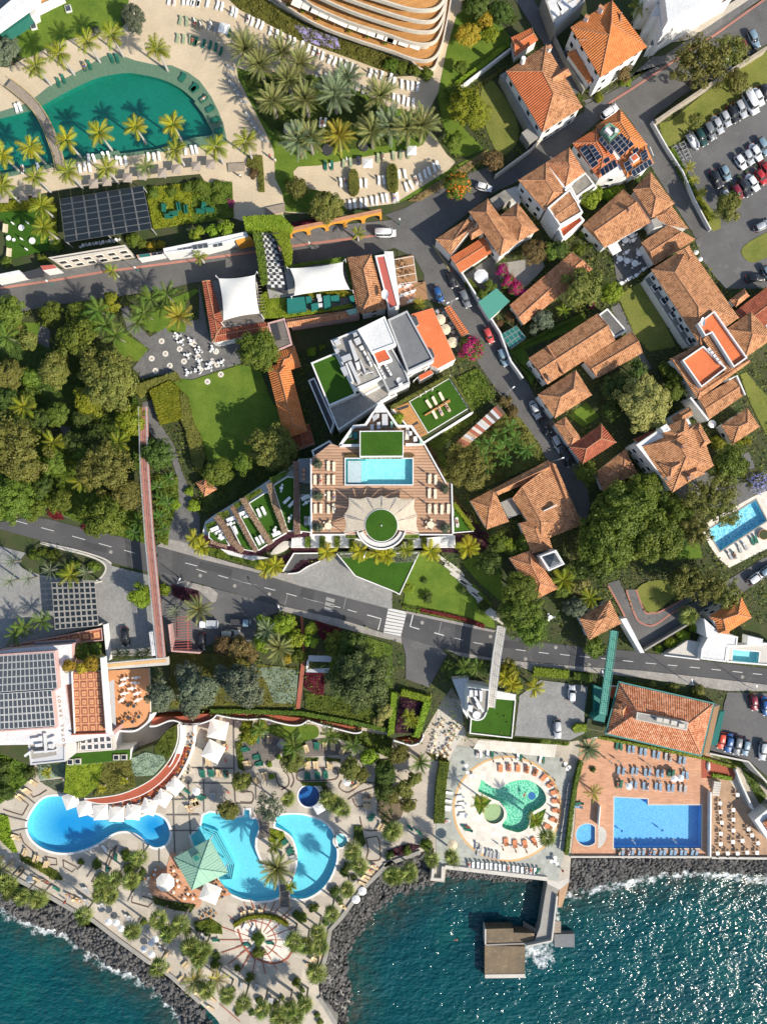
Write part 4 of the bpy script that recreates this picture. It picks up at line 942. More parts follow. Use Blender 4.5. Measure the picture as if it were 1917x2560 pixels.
O(0,450);flat('stone_path',L('1000 1060 1060 1040 1110 1160 1240 1300 1380 1220 1400 1300 1230 1400 1180 1560 1150 1600 1100 1560 1230 1400 1060 1250'),.06,'grey_paving')
flat('park_lawn',L('1000 1250 1230 1390 1180 1500 1000 1500 900 1400'),.05,'lawn');flat('park_lawn',L('1380 1000 1620 900 1656 920 1540 1000 1540 1260 1240 1260 1100 1160'),.05,'lawn');flat('park_lawn',L('60 1180 330 1180 350 1220 280 1480 100 1500'),.05,'lawn')
flat('garden_path',ah(L('340 1200 420 1260 380 1500 300 1640 250 1640 300 1400'),2),.06,'grey_paving')
O(0,900);flat('garden_path',L('180 200 410 190 600 600 760 900 680 1100 640 1330 500 1290 360 1180 380 1150 580 1160 640 880 500 560 400 240'),.06,'grey_paving')
flat('garden_path',L('1180 350 1260 330 1320 520 1440 700 1500 900 1656 1300 1656 1640 1390 1480 1440 1220 1480 1000 1420 820 1240 600 1190 600'),.055,'grey_paving')
O(960,1350);flat('slope_lawn',L('200 240 300 100 430 180 760 380 880 520 920 730 560 660 150 570 170 460'),.05,'lawn');flat('shade_lawn',L('640 180 760 130 960 260 1000 540 760 330'),.05,'lawn')
O(1417,900);flat('pool_terrace',L('1110 1400 1160 1340 1540 1130 1656 1080 1900 950 1900 1500 1656 1560 1340 1720 1250 1640 1180 1540'),.06,'pale_plaza',[sidepool])
pool('swimming_pool','rectangular blue pool half under tree branches','on the white terrace at the right edge',sidepool,.08,1.4,'tile_hotel','water','concrete',.3)
flat('courtyard',L('860 1100 1180 900 1230 860 1500 760 1656 1100 1420 1240 1000 1200'),.05,'grey_paving');flat('villa_lawn',L('1430 120 1480 100 1656 300 1656 640 1500 330'),.05,'lawn_dry');flat('patio_lawn',L('10 460 160 350 270 470 130 560'),.05,'lawn');flat('villa_lawn',L('880 1480 1080 1440 1120 1640 860 1656'),.05,'lawn')
O(1417,450);flat('villa_lawn',L('420 960 640 820 900 1380 680 1420 560 1290'),.05,'lawn_dry');flat('villa_path',L('360 1060 430 1020 620 1420 700 1560 650 1580 560 1400'),.06,'grey_paving');flat('cafe_court',L('330 580 560 400 720 700 420 900 380 640'),.06,'grey_paving')
O(960,450);flat('patio',L('950 690 1300 640 1330 720 1200 860 1080 960 900 760'),.05,'concrete');flat('patio',L('650 800 900 620 980 900 800 980'),.05,'grey_paving');flat('garden_lawn',L('1020 1400 1240 1300 1656 1110 1656 1200 1160 1400 1300 1640 1240 1640'),.05,'lawn')
O(0,1800,DECK)
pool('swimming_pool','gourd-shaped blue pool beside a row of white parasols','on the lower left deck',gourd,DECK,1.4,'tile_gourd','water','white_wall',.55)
O(480,1800)
LP1=pool('swimming_pool','light blue pool lobe left of the palm island','',lobe1,DECK,1.3,'tile_blue','water','white_wall',.5)
pool('swimming_pool','light blue crescent pool lobe right of the palm island','',lobe2,DECK,1.3,'tile_blue','water','white_wall',.5)
pool('plunge_pool','small round deep blue plunge pool among shrubs','',plunge,DECK,1.6,'tile_night','water_deep','white_wall',.4)
pool('spa_pool','tiny round pale blue spa pool','at the rim of the crescent pool',spa,DECK,.6,'tile_aqua','water','white_wall',.35)
O(960,1800)
cp=pool('swimming_pool','green clover-shaped pool','in the round white plaza',clover,DECK,1.2,'tile_green_caustic','water','cream_deck',.45)
ad('mosaic_flower',[W(p,DECK-1.18)for p in circ(1222,628,32,20)],[tuple(range(19,-1,-1))],'tile_night',cp)
pool('paddling_pool','round yellow-green paddling pool','beside the clover-shaped pool',kid,DECK,.5,'tile_yellow','water','cream_wall',.35)
O(1417,1800)
lp=pool('swimming_pool','large rectangular bright blue pool','on the terracotta club terrace',lap,DECK,1.7,'tile_deep','water_deep','pale_concrete',.3)
pool('paddling_pool','round blue paddling pool cut by a low wall','on the terracotta club terrace',kid2,DECK,.6,'tile_deep','water','pale_concrete',.25)
O(480,1800)
for k in range(5):
 d=k*13
 ar('pool_step',L(f'{95 + d * .2} {885 + d} {212 - d} {925 + d} {355 - d * 1.2} {1200} {332 - d} {1320 - d * .6} {240 - d * .2} {1325 - d}'),DECK-.35-.2*k,DECK-1.35,.25,'tile_blue',LP1)
O(960,1800)
flat('plaza_apron',L('600 215 1440 300 1530 480 1480 1130 1440 1340 1345 1318 515 1212 430 1190 430 870 540 350'),.03,'grey_deck',[clover,kid])
flat('round_plaza',circ(1018,735,452,64,440),.05,'yellow_stone',[clover,kid])
flat('round_plaza',circ(1018,735,434,64,422),.06,'pale_plaza',[clover,kid])
O(1417,1800)
flat('club_terrace',L('110 170 250 150 1180 290 1260 560 1195 600 1190 1135 30 1128 60 900'),.03,'terracotta',[lap,kid2])
flat('dining_terrace',L('1195 560 1270 480 1340 500 1520 760 1656 960 1760 1140 1195 1142'),.04,'tan_tiles')
flat('steps_landing',L('1110 290 1400 380 1380 500 1200 480 1110 480'),.05,'red_floor')
flat('splash_apron',ah(L('255 880 300 890 328 950 300 1030 255 1062 256 1040 256 900'),2),.05,'pale_concrete')
O(960,1800)
flat('bistro_terrace',L('460 -220 640 -160 660 120 600 215 540 340 350 270 420 60'),.03,'pale_concrete')
flat('pool_rim_lawn',L('760 615 890 665 830 730 790 790 745 700'),.12,'turf');flat('pool_rim_lawn',L('1340 735 1300 860 1205 900 1215 800'),.12,'turf')
O(0,1800)
flat('cafe_floor',ah(L('1240 1420 1260 1260 1380 1220 1440 1090 1656 1420 1640 1560 1480 1500 1360 1490'),3),.05,'terracotta')
O(480,1800);flat('wooden_terrace',ah(L('400 320 420 200 560 130 720 150 780 230 680 330 620 350 520 380 440 420'),3),.10,'grey_wood');flat('wooden_terrace',ah(L('890 260 920 190 1020 160 1150 160 1260 200 1320 270 1200 290 1050 300 940 300'),3),.10,'grey_wood')
flat('lower_lawn',ah(L('600 60 760 30 960 40 1040 60 1040 140 900 180 800 160 680 130'),3),.06,'lawn')
flat('cafe_floor',L('-60 1400 110 1330 210 1310 330 1450 280 1460 120 1430 40 1510 -40 1560'),.06,'terracotta')
def band(s,w,mat,sm=True,dz=.045):
 FZ[0]+=1;p=L(s);v_,f_=ak(ah(p,4,False)if sm else p,Z0+dz+FZ[0]*.0006,w);o=ad('paving_band',v_,f_,mat,DK);return o
O(0,1800)
for s_ in('1435 600 1440 780 1450 1140','1560 500 1570 800 1580 950','1380 785 1656 785','1400 915 1640 915','1330 660 1656 655','1190 1020 1195 1130','1320 1060 1320 1180','640 1240 700 1180','720 1300 760 1240','20 780 120 810 230 835','90 925 230 895','1060 1500 1100 1420','290 690 130 560'):band(s_,.32,'dark_band',False)
for s_ in('390 580 330 620 280 640 230 580 210 560','150 630 200 670 240 700 190 790 120 770 30 740','170 940 200 1020 290 1100 270 1120','370 1130 470 1150 475 1200 420 1200','525 1160 640 1220 600 1260 530 1220 525 1160','970 1040 900 1210 880 1200 920 1090 970 1040','760 1340 790 1290 880 1310 870 1350 760 1340','1100 1460 1090 1510 1230 1550 1280 1490 1180 1460'):band(s_,.28,'brown_band',False)
O(480,1800)
for s_ in('95 230 100 760','345 0 350 440 360 680','0 395 340 400','10 520 340 525','0 780 60 780','530 520 530 660','360 690 500 690'):band(s_,.3,'dark_band',False)
for s_ in('760 420 800 470 800 540 740 580','690 440 720 540 780 560','870 430 960 400 1100 395 1200 410 1190 490 1000 500 880 500 870 430','820 420 845 500 820 560','1240 500 1220 560 1300 600 1420 520 1530 530','1290 660 1380 600 1500 560','1330 650 1370 720 1480 690','1390 800 1430 910 1580 910','1440 980 1490 970 1540 975 1560 1100 1550 1160 1450 1160 1460 1080 1440 980','1590 1020 1656 1040','405 600 500 600 500 680 405 680'):band(s_,.26,'brown_band')
O(480,2060)
ctr=(555,960)
for a_ in range(0,360,20):
 c_,s_=ae.cos(R(a_)),ae.sin(R(a_));r1=330 if a_ not in(60,80,100)else 300
 band(f'{ctr[0] + 75 * c_} {ctr[1] + 75 * s_} {ctr[0] + r1 * c_} {ctr[1] + r1 * s_ * .95}',.22,'red_band',False)
flat('fan_plaza',ah(L('350 870 460 820 580 795 700 820 800 870 830 960 820 1060 740 1140 640 1150 560 1110 480 1050 420 980'),4),.035,'pale_plaza')
for a0_ in range(-60,200,20):
 c_,s_=ae.cos(R(a0_)),ae.sin(R(a0_));band(f'{ctr[0] + 75 * c_} {ctr[1] + 75 * s_} {ctr[0] + 200 * c_} {ctr[1] + 180 * s_}',.2,'red_band',False,.06)
band('380 870 430 1010 500 1090 600 1140 700 1150 790 1110 835 1030',.5,'red_band',True,.065);band('480 800 620 830 690 930 690 1000 640 1070 580 1090',.25,'red_band',True,.066)
for s_ in('230 1490 400 1640','480 620 520 700'):band(s_,.2,'red_band',False)
for s_ in('430 650 480 740','560 670 560 740','690 640 640 760','830 690 720 800'):band(s_,.2,'red_band',False)
O(0,2060);spans=[('0 372 60 415 240 510 380 585 640 735 780 805 1000 975 1240 1150','left promenade'),('1350 1210 1500 1330 1656 1480','left promenade tip')]
for s_,pl_ in spans:
 o=ar('sea_wall',L(s_),DECK+.35,DECK-5,1.0,'concrete');aC(o);tag(o,'low concrete sea wall along the rocks','wall','of the '+pl_)
O(480,2060)
for s_,pl_ in(('1190 1656 1120 1540 1050 1440','at the lower tip'),('1035 1330 1110 1090 1145 880 1240 775 1400 555 1560 395 1656 300','right of the round pools')):
 o=ar('sea_wall',L(s_),DECK+.35,DECK-5,.95,'concrete');aC(o);tag(o,'concrete promenade wall above boulders','wall',pl_)
O(960,1800)
o=ar('sea_wall',L('0 1205 150 1150 300 1095'),DECK+.35,DECK-5,.9,'concrete');aC(o);tag(o,'curved concrete wall','wall','below the purple shrubs')
o=ar('sea_wall',L('490 1215 482 1322 398 1318 410 1230'),DECK+.9,DECK-5,.8,'pale_concrete');aC(o);tag(o,'square bastion of pale concrete wall','wall','at the corner of the bathing bay')
t=av('sea_railing','pale parapet with railing posts','wall',W(Q(900,1260),DECK),'above the bathing bay')
ar('parapet',L('505 1218 1350 1318'),DECK+.5,DECK-5,.9,'pale_concrete',t)
for k in range(12):
 p=W(Q(560+k*70,1200+k*8.6),DECK+1.0);ad('post',*cyl(p.x,p.y,DECK,DECK+1.05,.04,.04,6),'steel',t)
v_,f_=aE([W(Q(530,1195),DECK+1.05),W(Q(1340,1295),DECK+1.05)],.03,5);ad('rail',v_,f_,'steel',t)
O(1417,1800);o=ar('sea_wall',L('30 1135 1185 1135'),DECK+.6,DECK-5,.4,'pale_concrete');aC(o);tag(o,'straight concrete sea wall','wall','below the rectangular club pool')
o=ar('sea_wall',L('1195 1142 1656 1148 1900 1150'),DECK+.6,DECK-5,.5,'pale_concrete');aC(o);tag(o,'straight concrete sea wall','wall','below the dining terrace')
o=ar('terrace_wall',L('1190 600 1186 1135'),DECK+1.6,DECK,.35,'white_wall');aC(o);tag(o,'tall white wall','wall','between club pool and dining terrace')
o=ar('shower_wall',L('275 715 262 880'),DECK+1.5,DECK,.25,'white_wall');aC(o);tag(o,'thin white wall','wall','beside the club paddling pool')
O(960,2060,SEA)
t=av('pier','stained concrete bathing pier with stepped platform','pier',W(Q(1100,1000),SEA),'reaching into the sea')
def slab(nm,s,z1,mat,par=t,z0=SEA-4):return aj(nm,L(s),z1,z0,mat,par)
slab('deck','1350 490 1450 540 1420 600 1375 965 1240 985 1290 850 1330 600',SEA+3.2,'concrete')
slab('deck','840 870 1068 865 1070 900 1245 905 1235 985 840 1000',SEA+2.9,'wet_concrete')
slab('deck','832 1008 1165 1015 1165 1275 832 1280',SEA+1.9,'wet_concrete')
slab('landing','1405 915 1575 910 1575 1020 1410 1020',SEA+1.6,'grey_roof')
ar('parapet',L('1432 600 1388 968 1180 1015'),SEA+4.1,SEA,.4,'pale_concrete',t)
ar('kerb',L('840 1003 1180 990'),SEA+3.1,SEA,.35,'concrete',t);ar('kerb',L('838 870 838 1000'),SEA+3.1,SEA,.3,'pale_concrete',t);ar('kerb',L('834 1262 1166 1258'),SEA+2.0,SEA,.9,'pale_concrete',t)
for k in range(8):
 p=W(Q(1435,815+k*13),SEA+3-k*.2);ad('step',*box(p.x,p.y,SEA+1.4-k*.02+(7-k)*.2,1.7,.32,.14),'plank',t)
for k in range(9):
 a_=W(Q(1160+k*11,845+k*3),SEA+1.5);ad('step',*box(a_.x,a_.y,SEA+.6+k*.22,.25,1.3-k*.02,.14),'plank',t)
slab('walkway','1450 540 1530 480 1510 560 1470 690 1440 690',SEA+2.2,'tan_tiles')
O(960,2060);slab('walkway','1345 455 1480 320 1540 290 1530 480 1450 545 1350 495',SEA+4.9,'pale_concrete')
ROCKS=[]
def boulder(i):
 import bmesh
 bm=bmesh.new();bmesh.ops.create_icosphere(bm,subdivisions=1,radius=1)
 rnd=ac.Random(i)
 pl=[(aa((rnd.gauss(0,1),rnd.gauss(0,1),rnd.gauss(0,.8))).normalized(),rnd.uniform(.55,.85))for _ in range(7)]
 for v in bm.verts:
  v.co*=rnd.uniform(.9,1.15)
  for n,dd in pl:
   e=v.co.dot(n)-dd
   if e>0:v.co-=n*e
 me=bpy.data.meshes.new('boulder');bm.to_mesh(me);bm.free();me.materials.append(MT['rock']);return me
BOUL=[boulder(i)for i in range(9)]
def resample(w,n):
 w=[np.array(p)for p in w];s=np.concatenate([[0],np.cumsum([np.linalg.norm(w[i+1]-w[i])for i in range(len(w)-1)])]);t=np.linspace(0,s[-1],n)
 return np.column_stack([np.interp(t,s,[p[k]for p in w])for k in range(3)]),s[-1]
def bank(name,up_,low_,place,size=.7):
 a,la=resample([W(p,DECK-.6)for p in up_],60);b,lb=resample([W(p,SEA-.5)for p in low_],60);V=[];F=[]
 for i in range(60):
  for j in range(7):
   t=j/6;p=a[i]*(1-t)+b[i]*t;p=p+RNG.normal(0,.12,3);V.append(p)
 for i in range(59):
  for j in range(6):F.append((i*7+j,i*7+j+1,i*7+j+8,i*7+j+7))
 struct(ad(name,V,F,'wet_rock'))
 wid=np.mean(np.linalg.norm(a-b,axis=1));ln=(la+lb)/2;n=int(ln*wid/(size*size*2.0))
 pts=[];tries=0
 while len(pts)<n and tries<n*14:
  tries+=1;u,t=ac.random(),ac.random()**.9
  k=u*59;i=min(int(k),58);p=(a[i]*(1-t)+b[i]*t)*(1-k+i)+(a[i+1]*(1-t)+b[i+1]*t)*(k-i)
  if all((p[0]-q[0])**2+(p[1]-q[1])**2>(size*1.15)**2 for q,_ in pts[-400:]):pts.append((p,size*ac.choice((.6,.75,.9,1.05,1.5))*ac.uniform(.9,1.1)))
 for p,s_ in pts:ROCKS.append((p,s_,place))
O(0,2060);bank('rock_bank',L('-60 520 0 560 120 640 250 600 390 640 600 740 700 860 820 860 1000 1000 1240 1180 1500 1370 1656 1520 1760 1650'),L('-60 560 0 660 120 770 300 860 540 910 650 1000 740 1080 900 1190 1100 1240 1300 1370 1450 1540 1500 1656 1560 1760'),'on the left shore below the promenade')
O(480,2060);bank('rock_bank',L('1656 320 1560 410 1420 570 1260 780 1160 890 1120 1100 1050 1330 1075 1450 1140 1560 1230 1700'),L('1700 520 1656 560 1540 720 1420 860 1330 1000 1290 1150 1310 1300 1330 1480 1290 1580 1280 1720'),'on the slope right of the palm promenade')
O(960,1800);bank('rock_bank',L('0 1210 120 1165 300 1100 400 1090 400 1200'),L('0 1560 80 1480 200 1420 320 1380 420 1345'),'in the corner beside the bathing bay')
O(1417,1800);bank('rock_bank',L('40 1145 300 1148 700 1148 1190 1150 1500 1155 1800 1158'),L('0 1440 100 1410 300 1370 500 1330 620 1300 800 1270 1000 1250 1300 1270 1800 1300'),'on the slope below the club terrace',.66)
O(960,1800);bank('rock_bank',L('520 1225 800 1260 1100 1290 1200 1310'),L('510 1300 800 1320 1100 1340 1220 1330'),'under the bathing bay parapet',.5)
ROCKS.sort(key=lambda r:-r[1])
for p,s_,pl_ in ROCKS[:300]:
 o=aw('boulder',ac.choice(BOUL));o.location=[float(c)for c in p];o.scale=(s_*ac.uniform(.85,1.2),s_,s_*ac.uniform(.6,.9));o.rotation_euler=(ac.uniform(-.5,.5),ac.uniform(-.5,.5),ac.uniform(0,6.28))
 o['category']='boulder';o['group']='large boulders '+pl_;o['label']='large dark basalt boulder '+pl_
Vs,Fs=[],[];nb=0
for p,s_,_ in ROCKS[300:]:
 me=ac.choice(BOUL);n=len(me.vertices);co=np.empty(n*3,dtype=np.float32);me.vertices.foreach_get('co',co);co=co.reshape(-1,3)
 a_=ac.uniform(0,6.28);c_,sn=ae.cos(a_),ae.sin(a_);co=co@np.array([[c_,sn,0],[-sn,c_,0],[0,0,1]]);Vs.append(co*[s_*ac.uniform(.85,1.2),s_,s_*.75]+p)
 fi=np.empty(len(me.polygons)*3,dtype=np.int32);me.polygons.foreach_get('vertices',fi);Fs.append(fi.reshape(-1,3)+nb);nb+=n
stuff(aw('small_boulders',fast_mesh('small_boulders',np.vstack(Vs),np.vstack(Fs),[MT['rock']])))
O(480,1350,DECK)
inner=L('1400 1560 1200 1520 960 1480 700 1450 420 1440 200 1440 0 1440');O(0,1350);inner+=L('1656 1440 1500 1460 1270 1470')
def rw():O(480,1350);return[L('1405 1590 1340 1600 1180 1560 1060 1530 960 1495'),L('955 1500 900 1532 820 1535 700 1510 600 1482 460 1488 330 1475 205 1450'),L('205 1450 160 1490 60 1525 0 1530 -110 1522')]
segs=[ah(s_,4,False)for s_ in rw()];O(0,1350);segs.append(ah(L('1656 1520 1540 1530 1460 1500 1400 1500 1300 1540 1240 1545'),4,False))
o=av('terrace_walkway','red-floored walkway with wavy white parapet','walkway',W(segs[1][4],DECK),'along the foot of the planted slope')
aj('floor',segs[0]+segs[1]+segs[2]+segs[3]+inner[::-1],-2.6,-9,'red_floor',o)
for s_ in segs:ar('parapet',s_,-1.7,-9,.3,'white_wall',o)
v_,f_=ak(segs[1],-1.66,.12);
O(960,1800);s_=ah(L('80 170 160 195 230 212 300 185 325 130 320 90'),4,False);aj('floor',s_+L('300 100 270 160 200 165 110 160'),-3.2,-9,'red_floor',o);ar('parapet',s_,-2.3,-9,.3,'white_wall',o)
O(0,1800)
A_=ah(L('1465 40 1462 180 1400 330 1280 470 1120 565 950 622 700 652'),5,False);B_=ah(L('1520 45 1520 180 1465 350 1345 500 1190 610 1000 672 840 690 710 665'),5,False);C_=ah(L('1605 50 1600 200 1545 360 1445 520 1290 645 1090 712 890 716 720 690'),5,False)
t=av('curved_terraces','stepped red terraces with white curved walls','terrace',W(Q(1300,560),DECK),'above the gourd-shaped pool')
aj('upper_floor',A_+B_[::-1],-4.0,-9,'red_floor',t);aj('white_step',A_[:9]+B_[:9][::-1],-3.9,-9,'white_roof',t);aj('white_step',B_[:7]+C_[:7][::-1],-5.2,-9,'pale_concrete',t);aj('lower_floor',B_+C_[::-1],-5.4,-9,'red_floor',t)
for a_,z_ in((A_,-3.0),(B_,-4.4),(C_,-5.0)):ar('parapet',a_,z_,-8,.42,'white_wall',t)
ar('parapet',ah(L('1495 42 1492 180 1432 340 1400 390'),5,False),-3.4,-5,.25,'white_wall',t)
mound=L('545 360 700 350 1080 320 1085 280 1270 210 1370 100 1462 40')+A_[:-1]+L('640 640 530 600')
aj('planted_bank',mound,-2.4,-9,'soil',t)
cover('ground_cover',L('545 365 700 355 850 340 860 450 800 560 700 640 640 640 530 600'),'leaf_lime',.5,26,.17,-2.4);cover('ground_cover',L('860 340 1080 330 1100 450 1120 560 950 615 780 640 820 500'),'leaf_olive',.8,26,.18,-2.4);cover('ground_cover',L('1090 320 1200 270 1350 300 1370 350 1270 460 1130 470 1090 420'),'leaf_silver',.6,30,.17,-2.4);cover('ground_cover',L('1280 220 1380 90 1455 45 1455 180 1400 320 1280 280'),'leaf_mid',.8,26,.18,-2.4)
for k in range(14):
 O(0,1800);q=C_[2+k*2+1];w_=W(q,-5.3);ctr_=aa((W(Q(900,300),-5.3).x,W(Q(900,300),-5.3).y,0));di=(ctr_-w_);di.z=0;di.normalize();pz=w_+di*.75
 ox_,oy_=ox,oy;px=(pz.x/((H+5.3)/H*S)+CX,CY-pz.y/((H+5.3)/H*S));O(px[0],px[1]);aF(0,0,30+k*7,'on the curved red terrace',2,'orange_chair','dark_metal','square',.35,z=-5.36);O(ox_,oy_)
O(0,1800,DECK)
e_=L('1440 1140 1738 985 1890 1265 1590 1410');E=[W(p,DECK+4)for p in e_];c_=sum(E,aa())/4
t=av('pool_bar','square pavilion with green copper hipped roof','pavilion',(c_.x,c_.y,DECK),'beside the light blue pool')
ap=c_+aa((0,0,1.8));V,F,U=roof_geo(E if area2(E)>0 else E[::-1],ap,ap);ro=ad('roof',V,F,'copper_green',t)
for i in range(4):
 a,b2=E[i],E[(i+1)%4]
 for k in range(1,14):
  q=a+(b2-a)*(k/14);tt=1-abs(k/14-.5)*2;top=q+(ap-(a+b2)/2)*tt
  v_,f_=aE([q+aa((0,0,.03)),top+aa((0,0,.03))],.035,4);ad('standing_seam',v_,f_,'copper_dark' if(i+k)%3==0 else 'copper_green',ro)
 v_,f_=aE([a+aa((0,0,.05)),ap+aa((0,0,.05))],.07,5);ad('hip_cap',v_,f_,'copper_dark',ro)
 p_=c_+(a-c_)*.86;ad('post',*cyl(p_.x,p_.y,DECK,DECK+4,.16,.16,8),'white_wall',t)
p_=W(Q(1630,1140),DECK+5.4);ad('vent_box',*box(p_.x,p_.y,DECK+5.2,1.5,1.5,.9,.5),'copper_dark',ro);ad('vent_opening',*box(p_.x,p_.y,DECK+5.66,1.1,1.1,.06,.5),'teal_metal',ro)
ad('counter',*box(c_.x,c_.y,DECK+.55,4.0,3.0,1.1,.5),'wood',t)
def footbridge(a,w,z,name,base,place,rails=True,mat='plank'):
 P_=[W(p,z)for p in a];s=[0]
 for i in range(len(P_)-1):s.append(s[-1]+(P_[i+1]-P_[i]).length)
 t=av(name,base,'bridge',(P_[0].x,P_[0].y,z),place);n=int(s[-1]/.42);pmx=pm('plank',box(0,0,0,.37,w,.09),mat)
 for k in range(n):
  q=(k+.5)/n*s[-1];i=max(j for j in range(len(s)-1)if s[j]<=q);u=(q-s[i])/(s[i+1]-s[i]);p_=P_[i].lerp(P_[i+1],u);d_=P_[i+1]-P_[i]
  o=aw('plank',pmx,t);o.location=p_-LOC[t.name]+aa((0,0,ac.uniform(-.01,.01)));o.rotation_euler.z=ae.atan2(d_.y,d_.x)
 if rails:
  for sd in(-1,1):
   pts=[]
   for i,p_ in enumerate(P_):
    d_=P_[min(i+1,len(P_)-1)]-P_[max(i-1,0)];nn=aa((-d_.y,d_.x,0)).normalized();pts.append(p_+nn*(sd*w/2)+aa((0,0,.75)))
   v_,f_=aE(pts,.06,6);ad('rail',v_,f_,'brass' if mat=='plank' else 'wood',t)
   for p_ in pts[::2]:ad('rail_post',*cyl(p_.x,p_.y,z-.3,z+.75,.045,.045,6),'wood',t)
 return t
O(480,1800);footbridge(L('765 1370 768 1460 770 1550'),2.1,DECK+.35,'footbridge','dark timber footbridge','at the lower end of the palm island',True,'grey_wood');footbridge(L('575 760 600 860 610 975'),2.3,DECK+.35,'footbridge','brown timber footbridge','at the upper end of the palm island',True,'grey_wood')
O(0,0);footbridge(ah(L('72 690 200 790 310 900 390 1030 450 1180 490 1300 510 1415'),3,False),2.2,.9,'footbridge','curved timber footbridge','across the green lagoon pool')
O(960,1800,DECK)
t=av('awning','long pale ribbed awning roof','awning',W(Q(1080,240),DECK),'above the round white plaza')
e_=[W(p,DECK+3)for p in L('780 165 1430 205 1412 312 735 240')]
for k in range(34):
 u0,u1=k/34,(k+.93)/34;q=[e_[0].lerp(e_[1],u0),e_[0].lerp(e_[1],u1),e_[3].lerp(e_[2],u1),e_[3].lerp(e_[2],u0)];v_,f_=aq(q,DECK+2.9);ad('slat',v_,f_,'pale_plaza',t)
for k in range(6):
 p_=e_[3].lerp(e_[2],(k+.3)/6);ad('post',*cyl(p_.x,p_.y+.2,DECK,DECK+2.9,.06,.06,6),'steel',t)
ar('beam',L('780 170 1425 208'),DECK+2.88,DECK+2.6,.15,'steel',t)
O(0,1800)
for x_,y_,r_ in((590,668,20),(700,730,14),(835,765,4),(966,780,-2),(1104,762,-10),(1235,720,-20),(1350,648,-32),(1450,548,-42)):am(x_,y_,62,'square','canvas','white square parasol','in the arc beside the gourd-shaped pool',r_)
am(1370,1345,80,'round','canvas','large white eight-sided parasol','beside the copper-roofed bar');
O(480,1800);am(215,80,78,'square','canvas','large white square parasol','at the red walkway above the pool deck',-12);am(178,262,78,'square','canvas','large white square parasol tilted in plan','on the paved deck below the walkway',-28);am(153,1435,76,'square','canvas','large white square parasol','below the copper-roofed bar',-22)
for x_,y_,pl_ in((38,592,'left of the shrubs above the pool'),(1283,512,'on the patterned paving near the plunge pool')):am(x_,y_,36,'round','white','small white round parasol',pl_)
am(1052,730,40,'square','white','small white square parasol','beside the plunge pool',30);am(1212,822,26,'square','taupe_canvas','small grey square parasol','right of the plunge pool',20)
O(480,2060)
for x_,y_ in((1410,557),(1358,626)):am(x_,y_,36,'round','white','white parasol','on the promenade wall above boulders')
O(0,2060)
for x_,y_ in((245,460),(900,810),(963,817),(1008,866),(1255,985),(1286,955),(1194,1035),(1255,1080)):am(x_,y_,31,'round','white','white round parasol','along the left promenade')
O(1417,1800)
for x_,y_ in((510,550),(885,488),(938,482)):am(x_,y_,29,'round','white','white round parasol','on the terracotta terrace')
O(960,1800);am(565,1035,44,'round','beige_canvas','beige round parasol','at the edge of the round plaza')
def ab(t,s,z,top,wallm='white_wall',z0=0.0,par=0.0,pw=.3,nm='block',holes=(),parmat=None):
 p=L(s)if isinstance(s,str)else s
 w_=aj('wall',p,z,z0-.5,wallm,t,holes)
 FZ[0]+=1;r_=[aa(v_)for v_ in offset([W(q,z)for q in p],-.04)];r_=[aa((v_.x,v_.y,z+.03+FZ[0]*.0002))for v_ in r_]
 if holes:
  hl=[[W(q,z)for q in h_]for h_ in holes];hl=[[aa((v_.x,v_.y,r_[0].z))for v_ in h_]for h_ in hl];al=[r_]+hl;fl=[v_ for a_ in al for v_ in a_];ad('roof_surface',fl,fix_up(fl,tess(al)),top,t)
 else:ad('roof_surface',r_,fix_up(r_,tess([r_])),top,t)
 if par:
  a=offset(r_,.05);b_=offset(r_,-pw);n=len(a);zz=z+par
  v_=[aa((q.x,q.y,z-.4))for q in a]+[aa((q.x,q.y,zz))for q in a]+[aa((q.x,q.y,zz))for q in b_]+[aa((q.x,q.y,z))for q in b_]
  ad('parapet',v_,[(k*n+i,k*n+(i+1)%n,(k+1)*n+(i+1)%n,(k+1)*n+i)for k in range(3)for i in range(n)],parmat or wallm,t)
 return w_
def an(name,base,x,y,z=0.0,cat='building',place=''):return av(name,base,cat,W(Q(x,y),z),place)
def wins(t,s,z0,z1,**k):windows(t,[W(q,z1)for q in L(s)],z0,z1,**k)
def H_(base,s,z1,roofs,place='',**k):
 rr=[]
 for r in roofs:
  r=list(r)+[None]*(6-len(r));d_=dict(e=L(r[0]),rise=r[1],mat=r[2]or 'tile_old',hip=1.0 if r[3]is None else r[3],dz=r[4]or 0)
  if r[5]:d_['ridge']=L(r[5])
  rr.append(d_)
 return building(base,place,L(s),z1,rr,**k)
O(960,0,0.0)
h=H_('large villa with one bright orange roof slope','1010 590 1340 370 1640 885 1310 1095',6.5,[('1010 590 1340 370 1640 885 1310 1095',2.4,'tile_old',1,0,'1305 590 1400 775'),('1350 650 1500 555 1545 615 1400 700',.9,'tile_old',.4,1.0)],'beside the dry lawn')
r_=[o for o in h.children if o.name.startswith('roof')][0];r_.data.materials.append(MT['tile_new'])
fn=max(range(4),key=lambda i:-(r_.data.polygons[i].center.x+r_.data.polygons[i].center.y));r_.data.polygons[fn].material_index=1
chimney(h,1370,390,9.2);p_=W(Q(1155,480),8.6);ad('water_tank',*cyl(p_.x,p_.y,7,8.6,.55,.5,14),'white_wall',h)
ab(h,'960 620 1010 590 1310 1105 1200 1190 1135 1100 1190 1060',3.0,'concrete','concrete');roof('annexe_roof',L('1050 310 1220 230 1270 330 1080 465'),.5,'tile_new',h,.2,3.4);ab(h,'1060 315 1215 245 1260 330 1090 450',3.3,'concrete')
o=ar('garden_wall',L('630 720 1045 400'),1.6,0,.35,'white_wall');aC(o);tag(o,'long white garden wall','wall','beside the hotel lawn below the yellow tree')
